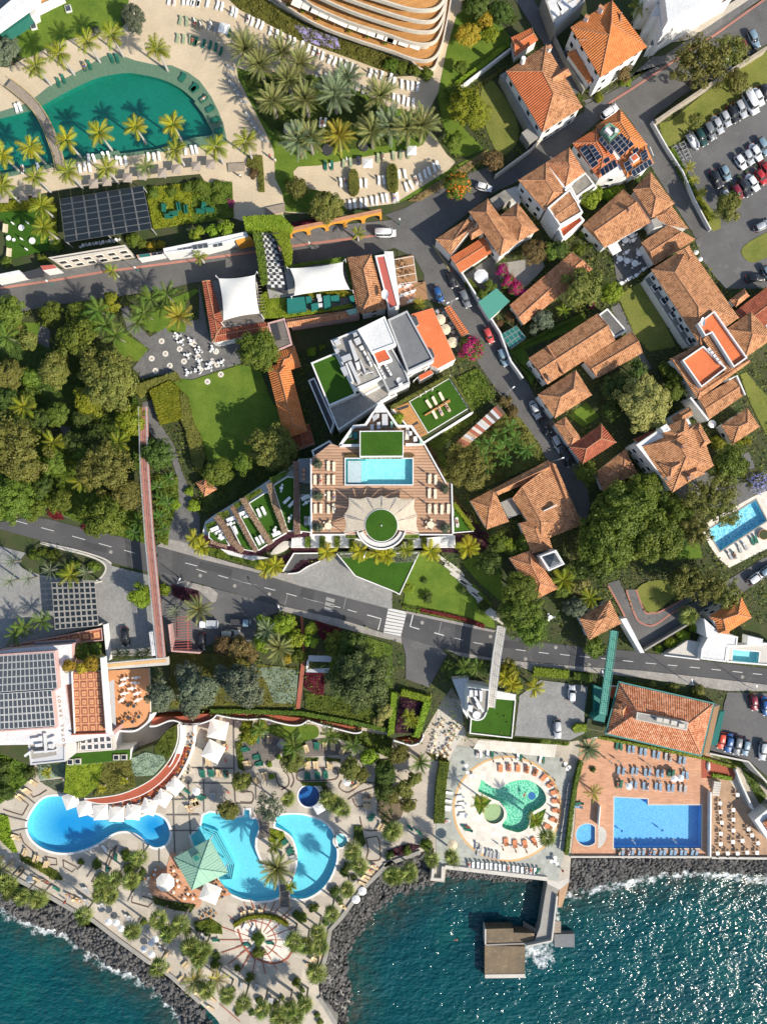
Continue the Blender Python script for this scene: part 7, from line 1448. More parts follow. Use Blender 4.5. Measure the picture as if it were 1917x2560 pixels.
ab(TH,'2160 1180 2330 1420 2160 1435',8.0,'turf','white_wall',0,.3,.15);Z0=0;ao(L('2165 1190 2260 1310 2330 1410'),.9,.8,'leaf_yellow','thin planted strip','right of the hotel deck',55,.13,8.1);ag('2195 1345',100,'white','on the triangular terrace right of the hotel','flat',2,8.1)
t=av('hotel_podium','white slatted podium with planted gaps','terrace',W(Q(1400,1500),0),'below the triangular hotel');ab(t,'830 1445 1300 1450 1400 1490 1480 1560 1656 1600 1760 1510 1880 1480 2175 1450 2180 1555 820 1555',2.6,'white_roof','white_wall',0,.2)
for x_ in(958,1078,1200,1322):ao(L(f'{x_} 1460 {x_} 1552'),1.2,.6,'leaf_mid','short planted strip','in the podium below the hotel',55,.16,2.7)
for x_ in(1690,1805,1920):ao(L(f'{x_} 1470 {x_} 1552'),1.2,.6,'leaf_mid','short planted strip','in the podium below the hotel',55,.16,2.7)
ao(L('820 1572 1040 1572'),1.0,.6,'leaf_purple','low purple hedge','left below the hotel podium',55,.15);ao(L('2060 1572 2210 1575'),1.0,.6,'leaf_purple','low purple hedge','right below the hotel podium',55,.15)
aj('kiosk',ah(L('650 1600 740 1510 790 1500 820 1510 780 1570 700 1610'),3),2.2,-.3,'pale_concrete',t);aj('stair',L('230 1560 360 1590 640 1640 500 1660 300 1610'),1.2,-.3,'white_roof',t)
O(480,1350);t=an('turf_roof_podium','angular dark turf roof with white rim',1500,270,0,'building','above the forecourt');ab(t,'1195 112 1350 300 1656 422 1720 455 1885 102',3.0,'turf','white_wall',0,.3,.18)
cover('planting',L('1200 100 1420 90 1656 95 1885 90 1850 180 1700 190 1500 150 1300 150 1230 150'),'leaf_grey',.7,30,.18,3.1)
v_,f_=aE([W(Q(1355,300),3.2),W(Q(1440,90),10)],.06,5);
t=an('ramp','grey entrance ramp with curved white walls',900,150,0,'ramp','left of the forecourt');aj('floor',L('760 255 850 120 1040 120 1050 150 900 170 800 275'),.25,-.3,'asphalt',t);ar('wall',L('750 262 842 112 1040 110'),1.2,0,.3,'white_wall',t);ar('wall',ah(L('795 280 880 270 950 225 1060 175'),4,False),.9,0,.25,'white_wall',t);cover('planting',ah(L('815 265 880 180 940 160 1060 150 1060 170 950 215 880 255'),2),'leaf_purple',.5,45,.15)
O(960,900);t=an('roof_garden','roof garden with turf and timber deck',400,400,0,'building','right of the triangular hotel');ab(t,'55 400 545 125 738 435 330 690 300 680',5.0,'soil','white_wall',0,.4,.3);ab(t,'205 345 540 150 700 402 362 608',5.1,'turf','white_wall',0,.12,.12);aj('deck',L('70 405 200 350 360 612 302 638'),5.2,4.5,'orange_wood',t)
for k in range(4):aj('step',L(f'{232 + k * 18} {548 + k * 22} {295 + k * 14} {520 + k * 24} {305 + k * 14} {535 + k * 24} {240 + k * 18} {562 + k * 22}'),5.25-k*.0+.02*k,5.0,'wood',t)
aj('bench',L('330 455 540 325 550 345 345 460'),5.6,5.1,'orange_wood',t);aj('pit',L('95 405 200 370 205 390 120 420'),5.24,5.0,'dark_metal',t);aj('pit',L('225 540 275 505 285 520 235 555'),5.24,5.0,'dark_metal',t)
ag('368 362 418 333 472 300',120,'tan','in the upper row of the roof garden','flat',2,5.2);ag('418 452 468 422 525 390',120,'tan','in the lower row of the roof garden','flat',2,5.2)
Z0=5.2;closed('300 290 345 260 400 240','on the turf of the roof garden');Z0=0
ao(L('60 395 545 125'),.8,.9,'leaf_olive','thin planted edge','along the upper side of the roof garden',50,.14,5.0);ao(L('555 140 735 430'),.6,.7,'leaf_olive','thin planted edge','along the right side of the roof garden',50,.14,5.0);shrub(115,480,55,'leaf_lime','bright green shrub','beside the timber deck of the roof garden',z=5.0)
PL='planting'
def nums(s):return[float(q)for q in s.replace(',',' ').split()]
def TT(mat,base,place,s,kind=None,h=None,flowers=None):
 v=nums(s)
 for i in range(0,len(v),3):tree(v[i],v[i+1],v[i+2],mat,base,place,h,kind,None,flowers)
def SS(mat,base,place,s,**k):
 v=nums(s)
 for i in range(0,len(v),3):shrub(v[i],v[i+1],v[i+2],mat,base,place,**k)
def PP(kind,mat,base,place,s,h=7.4,sc=1.0,n=None,hv=.6):
 v=nums(s)
 for i in range(0,len(v),2):palm(kind,v[i],v[i+1],h+ac.uniform(-hv,hv),base,place,mat,sc*ac.uniform(.92,1.08),n)
def CC(mat,s,h=.5,dens=22,size=.17,z=None,name='ground_cover',soil=None):return cover(name,L(s),mat,h,dens,size,z,soil)
O(0,0,0.0)
PP('royal','frond_royal','royal palm','along the upper edge of the lagoon pool','310 555 500 450 730 355 930 300 1310 420');PP('royal','frond_gold','golden royal palm','at the lower edge of the lagoon pool','560 1170 830 1110 1130 1060 1440 1040 260 1230 30 1290');PP('royal','frond_royal','royal palm','behind the taupe parasols by the lagoon','1460 1250 300 1470 570 1430 890 1400 30 1555 1790 1225 2040 1185')
PP('coco','frond_green','small green palm','between the taupe parasols','1210 1390',3)
TT('leaf_grey','grey-green bushy tree','beside the curved roof lawn','40 440 125 1115 130 95 1130 230 60');SS('leaf_grey','low grey shrub','behind the upper royal palms','430 400 40 800 250 40 1030 160 35')
O(480,0)
PP('date','frond_date','large date palm','in the palm garden','445 410 565 540 745 440 895 530 800 670 665 840 940 830 1560 800 975 1150 1490 1090',7,1.0);PP('date','frond_blue','blue-green date palm','in the palm garden','1180 790 1285 655 880 1170 1640 1060',7.4,1.08);PP('date','frond_yellow','yellowish date palm','in the palm garden','1215 1130',6.5);PP('date','frond_date','date palm','at the right end of the palm garden','1790 1065 1900 1045',7)
CC('leaf_olive','280 -40 600 -20 900 170 1300 330 1656 450 1656 600 1200 430 860 310 560 150 400 70',.9,30,.2,name=PL);CC('flower_blue','840 190 960 220 1200 300 1230 400 1100 380 930 330',1.0,6,.14,name='flowers');CC('leaf_dark','400 600 620 640 1000 640 1400 800 1600 930 1650 1200 1100 1250 760 1200 560 960',.35,14,.2)
ao(ah(L('1300 1420 1335 1395 1370 1420 1380 1560 1345 1605 1300 1580'),2),0,1.6,'leaf_olive','oval clipped hedge','between the lower sand loungers',poly=1);ao(ah(L('1620 1380 1655 1350 1690 1380 1700 1550 1660 1575 1625 1540'),2),0,1.6,'leaf_olive','oval clipped hedge','between the lower sand loungers',poly=1)
CC('leaf_olive','460 1280 580 1280 590 1400 600 1580 550 1580 540 1410 450 1370',1.0,30,.18,name=PL);SS('leaf_brown','small bronze shrub','on the sand path','500 1440 45')
TT('leaf_olive','small olive tree','on the lawn above the yellow arcade','870 1560 90');SS('leaf_yellow','spiky yellow agave','on the garden lawn','780 1510 25 910 1560 20')
O(480,450);TT('leaf_olive','broad brownish tree','beside the yellow arcade','1110 220 130');CC('leaf_red','790 360 900 330 1050 310 1200 310 1230 290 1240 320 1000 370 880 390',1.0,26,.18,name=PL);CC('leaf_mid','0 20 330 10 345 300 200 330 0 360',.8,24,.2,name=PL);CC('bougainvillea','290 150 345 160 340 230 310 220',1.1,20,.14,name='flowers');SS('leaf_mid','round green shrub','in the lounge garden beside the glass pavilion','60 50 65 210 150 50 110 110 40 210 40 45');TT('leaf_lime','clipped street-side tree','on the white shop roof','60 450 65 170 440 60 280 430 75');PP('royal','frond_royal','small street palm','on the cobbled street pavement','1370 450 -650 760 70 640',3.6,.62,10)
TT('leaf_mid','dense round tree with dark green crown','at the corner of the park lawn','540 1400 158','b',6);SS('leaf_lime','lime shrub','in the yard beside the pink building','990 1420 45 1080 1390 30')
O(0,450);CC('leaf_yellow','1200 60 1656 10 1656 340 1400 380 1270 400',.7,24,.2,name=PL);SS('leaf_mid','green shrub','right of the glass pavilion','1270 110 55 1420 90 50 1560 60 55');CC('leaf_yellow','-60 180 380 130 460 190 470 560 400 580 430 240 0 260',.8,24,.2,name=PL);PP('royal','frond_royal','royal palm','beside the turf lounge garden','355 225 375 400 -10 20',6.5);SS('leaf_mid','bushy shrub','between the pavilion and the shops','1110 500 65 1180 530 50 470 550 60 350 640 50 60 680 50');SS('leaf_gold','golden shrub','between the pavilion and the shops','1260 550 50 1330 530 40')
flat('lounge_turf',L('-60 270 410 230 420 580 90 655 60 600 30 330 -60 330'),.1,'turf')
P_='in the park on the left'
TT('leaf_mid','broad green park tree',P_,'430 1110 100 650 1320 168 60 1110 140 740 1180 120 250 1630 80 640 1080 80');TT('leaf_olive','olive-brown park tree',P_,'230 1330 85 450 1560 130 880 1570 205 60 1600 130 130 1240 70');TT('leaf_yellow','yellow-green tree','at the street edge of the park','940 1010 85');PP('coco','frond_green','feathery green palm',P_,'820 1080 960 1290 1200 1100 1250 980 1380 950 60 1300 880 1200 1150 1180',5.5,1.15);PP('date','frond_yellow','wide spiky date palm','beside the park terrace','1485 1130',4,.95,30)
O(0,900)
TT('leaf_olive','olive-brown park tree',P_,'900 180 230 140 740 240 880 900 205 1050 1130 130 100 130 115 450 110 120');TT('leaf_yellow','yellow-green park tree',P_,'1090 500 120 740 330 120');TT('leaf_mid','green park tree',P_,'870 1310 165 80 1160 205 450 850 115 500 1170 110 480 450 95 220 340 90 280 1240 100 700 780 110');TT('leaf_dark','dark park tree',P_,'60 330 110 800 640 120 620 690 110 700 480 95 340 480 90 1310 780 130 360 1060 100');TT('leaf_brown','rusty brown park tree',P_,'250 930 90');PP('coco','frond_royal','yellow-green feather palm',P_,'440 680 690 1000 200 390 980 680',5.5,1.1)
PP('coco','leaf_banana','banana plant','along the long red footbridge','1150 1340 1340 1150 1330 1290 1400 980 1350 1400 1110 1430 1300 1050 1390 1190',2.6,.72,9);CC('leaf_mid','1280 950 1470 960 1480 1150 1400 1400 1390 1540 1300 1500',.6,26,.22,name=PL);CC('leaf_red','400 1230 500 1250 530 1320 440 1320 390 1280',.6,28,.18,name=PL);CC('leaf_red','680 1360 760 1380 740 1420 670 1400',.6,28,.18,name=PL);CC('leaf_mid','-60 1000 400 1230 640 1340 900 1430 1200 1520 1200 1300 900 1100 600 800 300 560 -60 560',.5,10,.3,name='undergrowth');CC('leaf_dark','-60 -300 500 -60 1000 100 1180 400 1180 900 800 900 600 560 300 500 -60 560',.5,7,.3,name='undergrowth')
ao(L('1235 250 1400 170 1470 220 1492 480 1320 525'),0,2.0,'leaf_yellow','big square yellow-green hedge','beside the park terrace',40,.2,poly=1);ao(L('1105 210 1450 95 1490 170 1380 170 1240 230 1150 310'),0,1.8,'leaf_olive','olive hedge','along the lower edge of the park terrace',40,.18,poly=1);ao(L('1490 250 1550 300 1600 520 1656 620 1700 800 1656 950 1590 850 1540 600 1490 480'),0,1.2,'leaf_olive','long loose hedge','left of the park lawn',34,.2,poly=1);SS('leaf_lime','lime shrub','in the garden left of the terraced hotel','1570 1090 45 1610 1210 60 1450 1200 50')
O(480,900);TT('leaf_olive','large dark shaded tree','at the lower corner of the park lawn','655 720 185','b');TT('leaf_mid','green tree','below the park lawn','430 850 90 220 930 115');CC('leaf_dark','0 860 400 880 830 760 840 870 420 1120 100 1280 60 1000',.5,14,.25,name='undergrowth');PP('royal','frond_gold','golden palm','at the tip of the stepped terraces','85 1545 20 1480',3.5,.75)
O(480,1350);PP('royal','frond_gold','golden palm','in the row below the triangular hotel','615 240 690 205 1120 95 1390 90 1530 110 1610 130',4.5,.8);CC('leaf_purple','700 150 780 120 830 100 1040 80 1040 105 840 105 760 240 640 190',.5,40,.16,name=PL);CC('leaf_mid','130 60 400 120 640 190 600 240 400 190 150 130',.7,26,.2,name=PL)
O(960,1350);PP('royal','frond_gold','bright yellow palm','at the right end of the row below the triangular hotel','385 90 690 60',4.5,.9);PP('royal','frond_royal','yellow-green palm','on the podium turf below the triangular hotel','30 110 180 80',4.5,.7);CC('leaf_purple','590 -120 720 -100 860 -60 860 70 780 100 620 90 590 30',.5,40,.16,name=PL);ao(ah(L('300 580 500 620 700 670 830 720'),3,False),.9,.6,'leaf_red','low dark red hedge','along the road below the stepped lawn',55,.15);CC('leaf_mid','150 530 300 560 300 590 150 555',.7,30,.2,name=PL)
TT('leaf_mid','big dark green tree leaning over the road','beside the pale footbridge','1110 420 150 1150 600 160 1200 745 145','b',6.5);TT('leaf_dark','brown-topped clipped tree','beside the stepped lawn path','862 190 112','m');SS('leaf_dark','dark shrub','on the stepped lawn','335 335 30 350 480 55 820 540 50 650 420 40');TT('leaf_lime','yellow-green tree','left of the rambling old house','1000 40 70 200 400 50');TT('leaf_mid','green garden tree','in the gardens above the gatehouse','930 30 80 1060 80 60 1180 20 80 1480 420 70 1530 280 70');TT('leaf_grey','silver-grey tree','beside the gatehouse','1575 560 95');TT('leaf_pale','pale tree','above the gatehouse','1620 380 70');PP('coco','frond_royal','feather palm','in the garden above the gatehouse','1480 330 1700 480',4);PP('coco','frond_green','green palm','left of the pale footbridge','660 1060 770 1050',4,1.0);PP('royal','frond_gold','golden palm','right of the pale footbridge','1050 1190 1240 1220 1000 1140',3.5,.75);TT('leaf_dark','dark round tree','left of the lift tower','530 1080 65');TT('leaf_yellow','yellow-green bush tree','right of the pale footbridge','1030 1090 80 1080 1210 70')
ao(L('1240 1090 1530 1115'),2.0,1.3,'leaf_lime','lime clipped hedge','along the road above the tower car park',45,.18);ao(L('1570 1125 1720 1150'),1.6,1.2,'leaf_mid','green clipped hedge','beside the teal footbridge',45,.18)
PT=av('stepping_path','white stepping-slab path','path',W(Q(760,400),0),'crossing the stepped lawn')
for k in range(40):
 u=k/39;x_=520+420*u+ac.uniform(-8,8);y_=170+500*u**.95;p_=W(Q(x_,y_),.12);ln_=4.6+ac.uniform(-1.4,1.4)-1.6*u;ad('slab',*box(p_.x+ac.uniform(-.7,.7),p_.y,.1+(k%4)*.004,ln_,.46,.14,R(-35)),'pale_concrete',PT)
O(960,900);TT('leaf_olive','broad olive tree','in the kitchen garden right of the hotel','685 890 185','b');PP('coco','leaf_banana','banana plant','in the kitchen garden','870 700 1000 690 1080 700 1130 760 950 620 1040 560 830 780 860 880 1000 830 1180 740 800 690 1080 640 960 740',2.4,.75,9);CC('leaf_mid','600 150 770 60 930 290 740 430',.8,22,.26,name=PL);CC('leaf_olive','500 770 930 400 1130 480 1290 700 1340 830 900 1030 720 1080',.4,12,.25);CC('leaf_brown','330 720 420 700 520 1000 640 1200 760 1400 740 1440 600 1200 470 960',.4,22,.2);CC('leaf_mid','340 660 760 440 780 470 500 690 480 760 560 900 520 1000 420 760',.5,20,.22);CC('leaf_purple','600 1180 720 1300 860 1480 800 1560 700 1450',.4,36,.16);SS('leaf_brown','reddish shrub','at the corner of the kitchen garden','1000 330 60 1060 430 55');SS('leaf_olive','grey-brown shrub','behind the banana plants','940 560 60 1150 600 40 950 930 60')
O(1417,900);TT('leaf_pale','tall pale flowering tree','beside the low shaded house','640 350 200','b',8);TT('leaf_dark','dark tree','around the tall pale tree','430 240 130 560 90 85 360 420 80');TT('leaf_mid','green tree','above the white villa','880 260 90 930 110 90 810 60 60');TT('leaf_mid','huge dark spreading tree','below the white villa','480 1270 270 320 1530 240 700 1450 230','b',8);TT('leaf_mid','large green tree','below the white villa','620 1070 150 900 1270 130 150 930 100 1340 880 155');TT('leaf_olive','olive open-crowned tree','beside the right-edge pool','1080 1150 150 1250 1080 150 1050 1400 140 1300 1280 120','loose',6);TT('leaf_olive','violet-flowering tree','at the right edge above the pool','1560 1000 110','loose',6,'flower_blue');SS('leaf_yellow','yellow flowering shrub','beside the cottage patio','1240 680 65 1490 680 40 1430 690 35');CC('leaf_dark','250 1100 850 1050 1000 1200 1050 1480 900 1650 100 1650 200 1300',.5,8,.3,name='undergrowth')
O(1417,1350);TT('leaf_olive','olive open-crowned tree','over the hairpin street','1130 400 160 1300 430 140 960 330 140','loose',6);TT('leaf_dark','dark garden tree','beside the gatehouse','280 160 190 120 240 80');TT('leaf_mid','green bush tree','beside the teal footbridge','225 885 85');PP('fan','frond_fan','fan palm','at the hairpin street','1000 630',4,.95);SS('leaf_lime','lime shrub','below the hairpin street wall','960 800 60 860 850 60 1050 720 50 760 900 40');SS('leaf_olive','olive shrub','behind the club house','880 1220 45 1090 1250 60 700 1200 40');o=ar('street_wall',L('640 915 900 760 1150 610'),1.6,0,.4,'concrete');aC(o);tag(o,'long grey retaining wall','wall','below the hairpin street');CC('leaf_mid','420 1160 600 1180 950 1250 950 1300 420 1185',.6,22,.2);ao(L('45 1560 80 1525 165 1530 160 1590 60 1600'),0,1.4,'leaf_lime','round lime hedge','at the corner of the tower car park',poly=1)
O(1417,450);TT('leaf_olive','olive tree','beside the low weathered house','110 900 165','m');TT('leaf_lime','bright green tree','right of the cafe courtyard','360 930 90 190 160 85 240 110 60');TT('leaf_olive','dark pine tree','at the end of the car park','1330 230 120','m',6);SS('leaf_mid','small shrub','in the walled yard','110 580 50 220 530 35 130 440 40');SS('bougainvillea','magenta flowering shrub','below the olive tree','200 1040 30');ao(L('1000 10 1090 150 1200 330'),1.0,.8,'leaf_yellow','low yellow-green hedge','along the car park fence',45,.16)
O(1417,0);TT('leaf_olive','wide bare-branched tree','over the cobbled street','1110 540 235 1330 430 150','loose',7);TT('leaf_olive','small olive tree','on the car park verge','1390 680 105 1060 1000 60','m');TT('leaf_brown','bronze shrub tree','below the tall orange house','445 605 80');SS('leaf_lime','lime shrub','below the tall orange house','490 680 50 410 1570 70 330 1610 60');SS('leaf_yellow','yellow shrub','along the pavement wall','150 740 45 260 810 45 130 650 40');PP('coco','frond_royal','feather palm','beside the white apartment block','600 60',6);PP('coco','frond_gold','small golden palm','along the car park fence','1010 1385 1050 1490 1100 1600',2,.55);ao(L('860 1230 950 1400 1060 1600'),1.6,.9,'leaf_mid','loose green hedge','along the upper car park fence',45,.18);TT('leaf_dark','dark tree','among the parked cars','1345 1645 60',None,3);SS('leaf_grey','small grey shrub','between the parked cars','1420 1470 25 1360 1530 22 1480 1420 22 1560 1370 22 1620 1320 22 1300 1560 20')
o=ar('stone_wall',L('735 1000 940 860 1340 590 1656 390'),2.6,0,.6,'stone_wall');aC(o);tag(o,'long sunlit stone wall','wall','between the cobbled street and the car park');o=ar('fence_wall',L('705 1000 830 1220 960 1420 1060 1656 1190 1900'),1.5,0,.25,'white_wall');aC(o);tag(o,'low white wall','wall','between the lane and the car park')
O(960,0);TT('leaf_gold','golden autumn tree','on the hotel side lawn','690 290 98 830 170 78');TT('leaf_yellow','yellow-green tree','on the hotel side lawn','875 290 70');TT('leaf_dark','dark bushy tree','at the top of the hotel side lawn','760 60 110 960 110 100 1040 160 60');TT('leaf_yellow','large yellow-green tree','left of the dry house lawn','700 900 155','b',6);TT('leaf_mid','green tree','beside the large yellow-green tree','600 810 110 590 1180 85 640 560 55');TT('leaf_brown','brown bush tree','at the street corner of the dry house lawn','900 1320 85');TT('leaf_mid','orange-flowering tree','beside the white car on the cobbled street','600 1530 115',None,4.5,'flower_orange');ao(L('600 690 800 545 1035 355'),1.1,1.0,'leaf_lime','clipped lime hedge','above the long white garden wall',50,.16);CC('reed','200 1656 560 1430 850 1230 850 1290 600 1480 300 1656',.8,30,.2,name='reeds');SS('leaf_mid','green shrub','at the foot of the curved hotel','60 540 65 140 560 60 250 600 60 350 615 60');CC('leaf_olive','700 740 850 640 1000 540 1000 560 760 760',.6,26,.18,name=PL)
ao(ah(L('25 1370 65 1355 105 1375 115 1550 70 1570 30 1550'),2),0,1.6,'leaf_olive','oval clipped hedge','at the right of the lower sand loungers',poly=1)
O(960,450);TT('leaf_mid','magenta bougainvillea bush','in the walled patio garden','975 750 55 1030 840 60 1090 900 60 1160 950 45',None,2,'bougainvillea');TT('leaf_mid','magenta bougainvillea bush','at the end of the red tiled strip roof','715 1400 100',None,2,'bougainvillea');TT('leaf_brown','bronze-green bush tree','in the patio garden','1235 600 95');TT('leaf_mid','green bush tree','in the patio garden','1350 620 85 880 870 55 820 950 50');TT('leaf_dark','dark bush tree','behind the long low house','1440 580 75');TT('leaf_grey','grey-green bush tree','below the long low house','1320 1150 85 1230 1240 50');PP('coco','leaf_lime','bright tree fern','below the long low house','1480 1080',2.5,.7,10);SS('leaf_brown','brown shrub','beside the greenhouse','1040 1130 50 950 1190 45');ao(L('690 830 800 960'),1.6,1.6,'leaf_mid','dark clipped hedge','inside the patio wall',45,.16);PP('coco','frond_gold','golden potted palm','at the corner bar','290 1030',1.6,.6);ao(L('1020 1410 1240 1310 1480 1190 1656 1110'),.9,.9,'leaf_mid','long clipped hedge','beside the dark alley',45,.16);o=ar('patio_wall',L('640 760 800 1010 960 1260 1050 1500 1150 1640'),2.4,0,.35,'white_wall');aC(o);tag(o,'tall white wall','wall','along the right side of the side street');ao(L('1040 1440 1090 1500 1240 1640 1230 1700 1190 1640 1080 1480'),0,1.0,'leaf_mid','green verge hedge','between side street and long weathered house',poly=1)
O(0,1350);PP('aloe','frond_aloe','grey-green dragon tree','on the forecourt island','90 340 240 320 420 250 720 270 110 180',4,1.05);PP('coco','frond_royal','yellow palm','on the forecourt island','585 290',4);PP('coco','frond_green','dark palm','beside the lattice canopy','200 720 350 670 130 780',3.5);TT('leaf_lime','bright green tree','beside the red footbridge','1170 460 100');SS('leaf_mid','green shrub','on the forecourt island','300 130 60 450 130 60 620 190 55 780 220 60 370 100 40');PP('coco','frond_green','small palm','in the planter beside the red footbridge','980 945 1050 945 1140 945 1220 930',1.8,.55);SS('leaf_gold','golden bamboo clump','on the terrace of the lower left hotel','570 1040 62 680 1060 50 770 1020 75',z=6);SS('leaf_mid','green clump','behind the golden bamboo','690 930 80 790 900 60',z=3);TT('leaf_grey','grey olive tree','on the planted slope','1330 1290 128 1560 1130 115 1590 1350 110');PP('aloe','frond_aloe','grey-green dragon tree','beside the red pergola','1450 590 1600 580',3.5,1.0);CC('leaf_purple','1420 370 1640 420 1656 500 1540 520 1430 460',.5,36,.17,name=PL);SS('leaf_lime','lime shrub','beside the red footbridge','1365 410 55')
O(480,1350);CC('leaf_olive','-180 940 330 940 540 1030 860 1060 880 1380 520 1390 150 1390 -180 1390',.3,7,.22);PP('date','frond_date','grey date palm','in the planting below the road','60 570 720 890',4,.85,30);PP('date','frond_blue','blue-green date palm','in the planting below the road','620 740',3.6,.7,26);TT('leaf_lime','lime bush tree','below the road','600 690 70 760 690 95 850 820 85 590 850 70 985 730 55 985 850 55');SS('leaf_gold','golden spiky shrub','below the road','780 985 50');TT('leaf_mid','green bush tree','below the road','880 960 60 1200 870 110');TT('leaf_brown','russet bush tree','beside the service yard','270 870 85 400 890 95 480 960 60',None,2.4);TT('leaf_grey','grey-green olive tree','on the planted slope','440 1200 175 60 1240 150 280 1120 110');TT('leaf_forest','huge dark round tree','on the planted slope','1400 1140 250','b',7);TT('leaf_dark','dark tree','on the lawn under the road','1330 860 120');CC('leaf_red','1010 660 1240 740 1180 790 1080 830 1030 760',.5,40,.17,name=PL);CC('leaf_red','940 1100 1100 1100 1090 1290 1020 1280 930 1220',.5,40,.17,name=PL);CC('leaf_purple','730 620 860 640 900 760 860 740 800 680',.5,40,.17,name=PL);CC('leaf_mid','930 1260 1440 1350 1610 1550 1380 1490 940 1400',.5,26,.2);CC('leaf_silver','540 1060 700 1050 880 1080 860 1360 680 1350 620 1200',.35,10,.16);CC('leaf_mid','1100 880 1300 760 1656 870 1656 1300 1200 1350',.4,9,.22);SS('leaf_pale','straw-coloured shrub','at the end of the planted slope','1600 1420 75 1560 1490 60');ao(L('150 1418 520 1422 900 1436 1300 1508 1620 1578'),1.0,.9,'leaf_mid','long clipped hedge','above the red wavy walkway',45,.17);flat('brick_path',L('895 630 920 640 940 1000 895 1400 860 1395 900 1050 915 900'),.12,'red_band')
t=av('garden_pavilion','dark steel garden pavilion','pavilion',W(Q(1050,1030),0),'beside the huge dark tree');aj('roof',L('965 955 1160 960 1150 1010 960 1005'),2.6,2.4,'steel',t);aj('roof',L('950 1070 1140 1060 1130 1100 945 1095'),2.6,2.4,'steel',t);aj('wall',L('950 1000 965 1000 955 1075 945 1075'),2.5,-.3,'white_wall',t)
O(960,1350);ao(L('60 1260 110 1270 80 1600 30 1630'),0,1.4,'leaf_lime','left hedge of the square planter','at the end of the walkway',45,.17,poly=1);ao(L('150 1235 390 1300 370 1350 130 1290'),0,1.4,'leaf_lime','upper hedge of the square planter','at the end of the walkway',45,.17,poly=1);ao(L('330 1340 390 1340 290 1640 240 1630'),0,1.4,'leaf_lime','right hedge of the square planter','at the end of the walkway',45,.17,poly=1);CC('leaf_purple','140 1300 320 1350 240 1600 90 1600',.5,30,.18,name=PL);PP('coco','frond_royal','yellow-green palm','inside the square hedged planter','200 1450 220 1500',2,.7)
O(0,1800,DECK);PP('fan','frond_fan','fan palm','around the octagonal parasol','960 1310 920 1460 840 1340 1090 1330 1160 1140 830 1440',6,.85);SS('leaf_mid','green shrub','in the beds below the gourd-shaped pool','1050 1130 50 1130 1170 60 1040 1100 40 800 1190 50 670 1172 28 1100 1270 60 1150 1310 45');CC('leaf_mid','160 1120 300 1170 470 1260 520 1330 440 1330 300 1240 170 1170',.8,26,.2,name=PL);CC('leaf_lime','-40 780 60 800 100 1000 140 1100 100 1100 0 1000 -40 1000',.8,26,.22,name=PL);CC('leaf_mid','-40 270 100 260 240 400 220 520 100 620 0 700 -40 700',1.0,20,.26,name=PL);SS('leaf_dark','dark shrub','left of the gourd-shaped pool','60 600 75 40 480 60 250 430 60 30 380 60');CC('leaf_silver','310 380 530 360 540 470 330 500',.7,30,.18,name=PL);CC('leaf_grey','330 510 520 490 525 600 460 590',.3,14,.16);CC('leaf_dark','1260 1470 1400 1510 1620 1540 1580 1600 1440 1580 1280 1530',.9,26,.2,name=PL)
PP('royal','frond_gold','small golden palm','on the planted bank above the gourd-shaped pool','400 430 1340 240 1210 400 660 600 940 570 600 520',2.2,.5)
Z0=-2.4;PP('royal','frond_gold','young palm','in the shrubs of the planted bank','1035 500 850 560',1.6,.35);Z0=DECK
O(0,2060);PP('fan','frond_fan','fan palm','along the left promenade','80 510 190 600 320 620 690 760 1100 890 1320 800 1390 900 1500 830 1310 1180 1580 1020 1640 1080 40 480',6.5,.95);PP('coco','frond_date','drooping feather palm','along the left promenade','0 400 1610 1300',6,1.2,16);SS('leaf_mid','round shrub','on the lower left deck','1190 810 32 1640 830 40 1380 1400 0.1')
O(480,2060);PP('fan','frond_fan','fan palm','on the right promenade above the boulders','1330 230 1390 340 1290 540 1160 740 1050 900 840 970 950 1000 1030 1230 1060 1010 1650 430',6.5,.95);PP('fan','frond_fan','fan palm','at the lower tip of the deck','100 1050 20 1020 300 1420 430 1480 590 1530 700 1590 800 1540 940 1500 130 1370 60 1110 870 1590 760 1640',6.5,.95);PP('coco','frond_yellow','feathery palm','at the lower tip of the deck','40 1290 210 1280',6,1.1,14);SS('leaf_mid','round shrub','around the fan-shaped plaza','550 950 62 550 1060 55 900 770 60 1010 700 45 470 1270 50 870 1310 45 920 1370 28 1035 1580 28 1060 1640 32 380 1190 30 740 1440 28 190 1160 45');CC('leaf_mid','20 830 150 790 240 850 250 920 120 910 40 880',.9,26,.2,name=PL);ao(ah(L('345 850 440 790 560 770 680 785 790 845'),3,False),.9,1.0,'leaf_yellow','curved clipped hedge','above the fan-shaped plaza',45,.16);SS('leaf_dark','dark round shrub','beside the crescent pool','1290 350 45 1260 400 45 1180 560 50 1640 260 40 860 750 35');CC('leaf_dark','1340 20 1400 20 1440 170 1400 200 1340 120',.9,26,.2,name=PL)
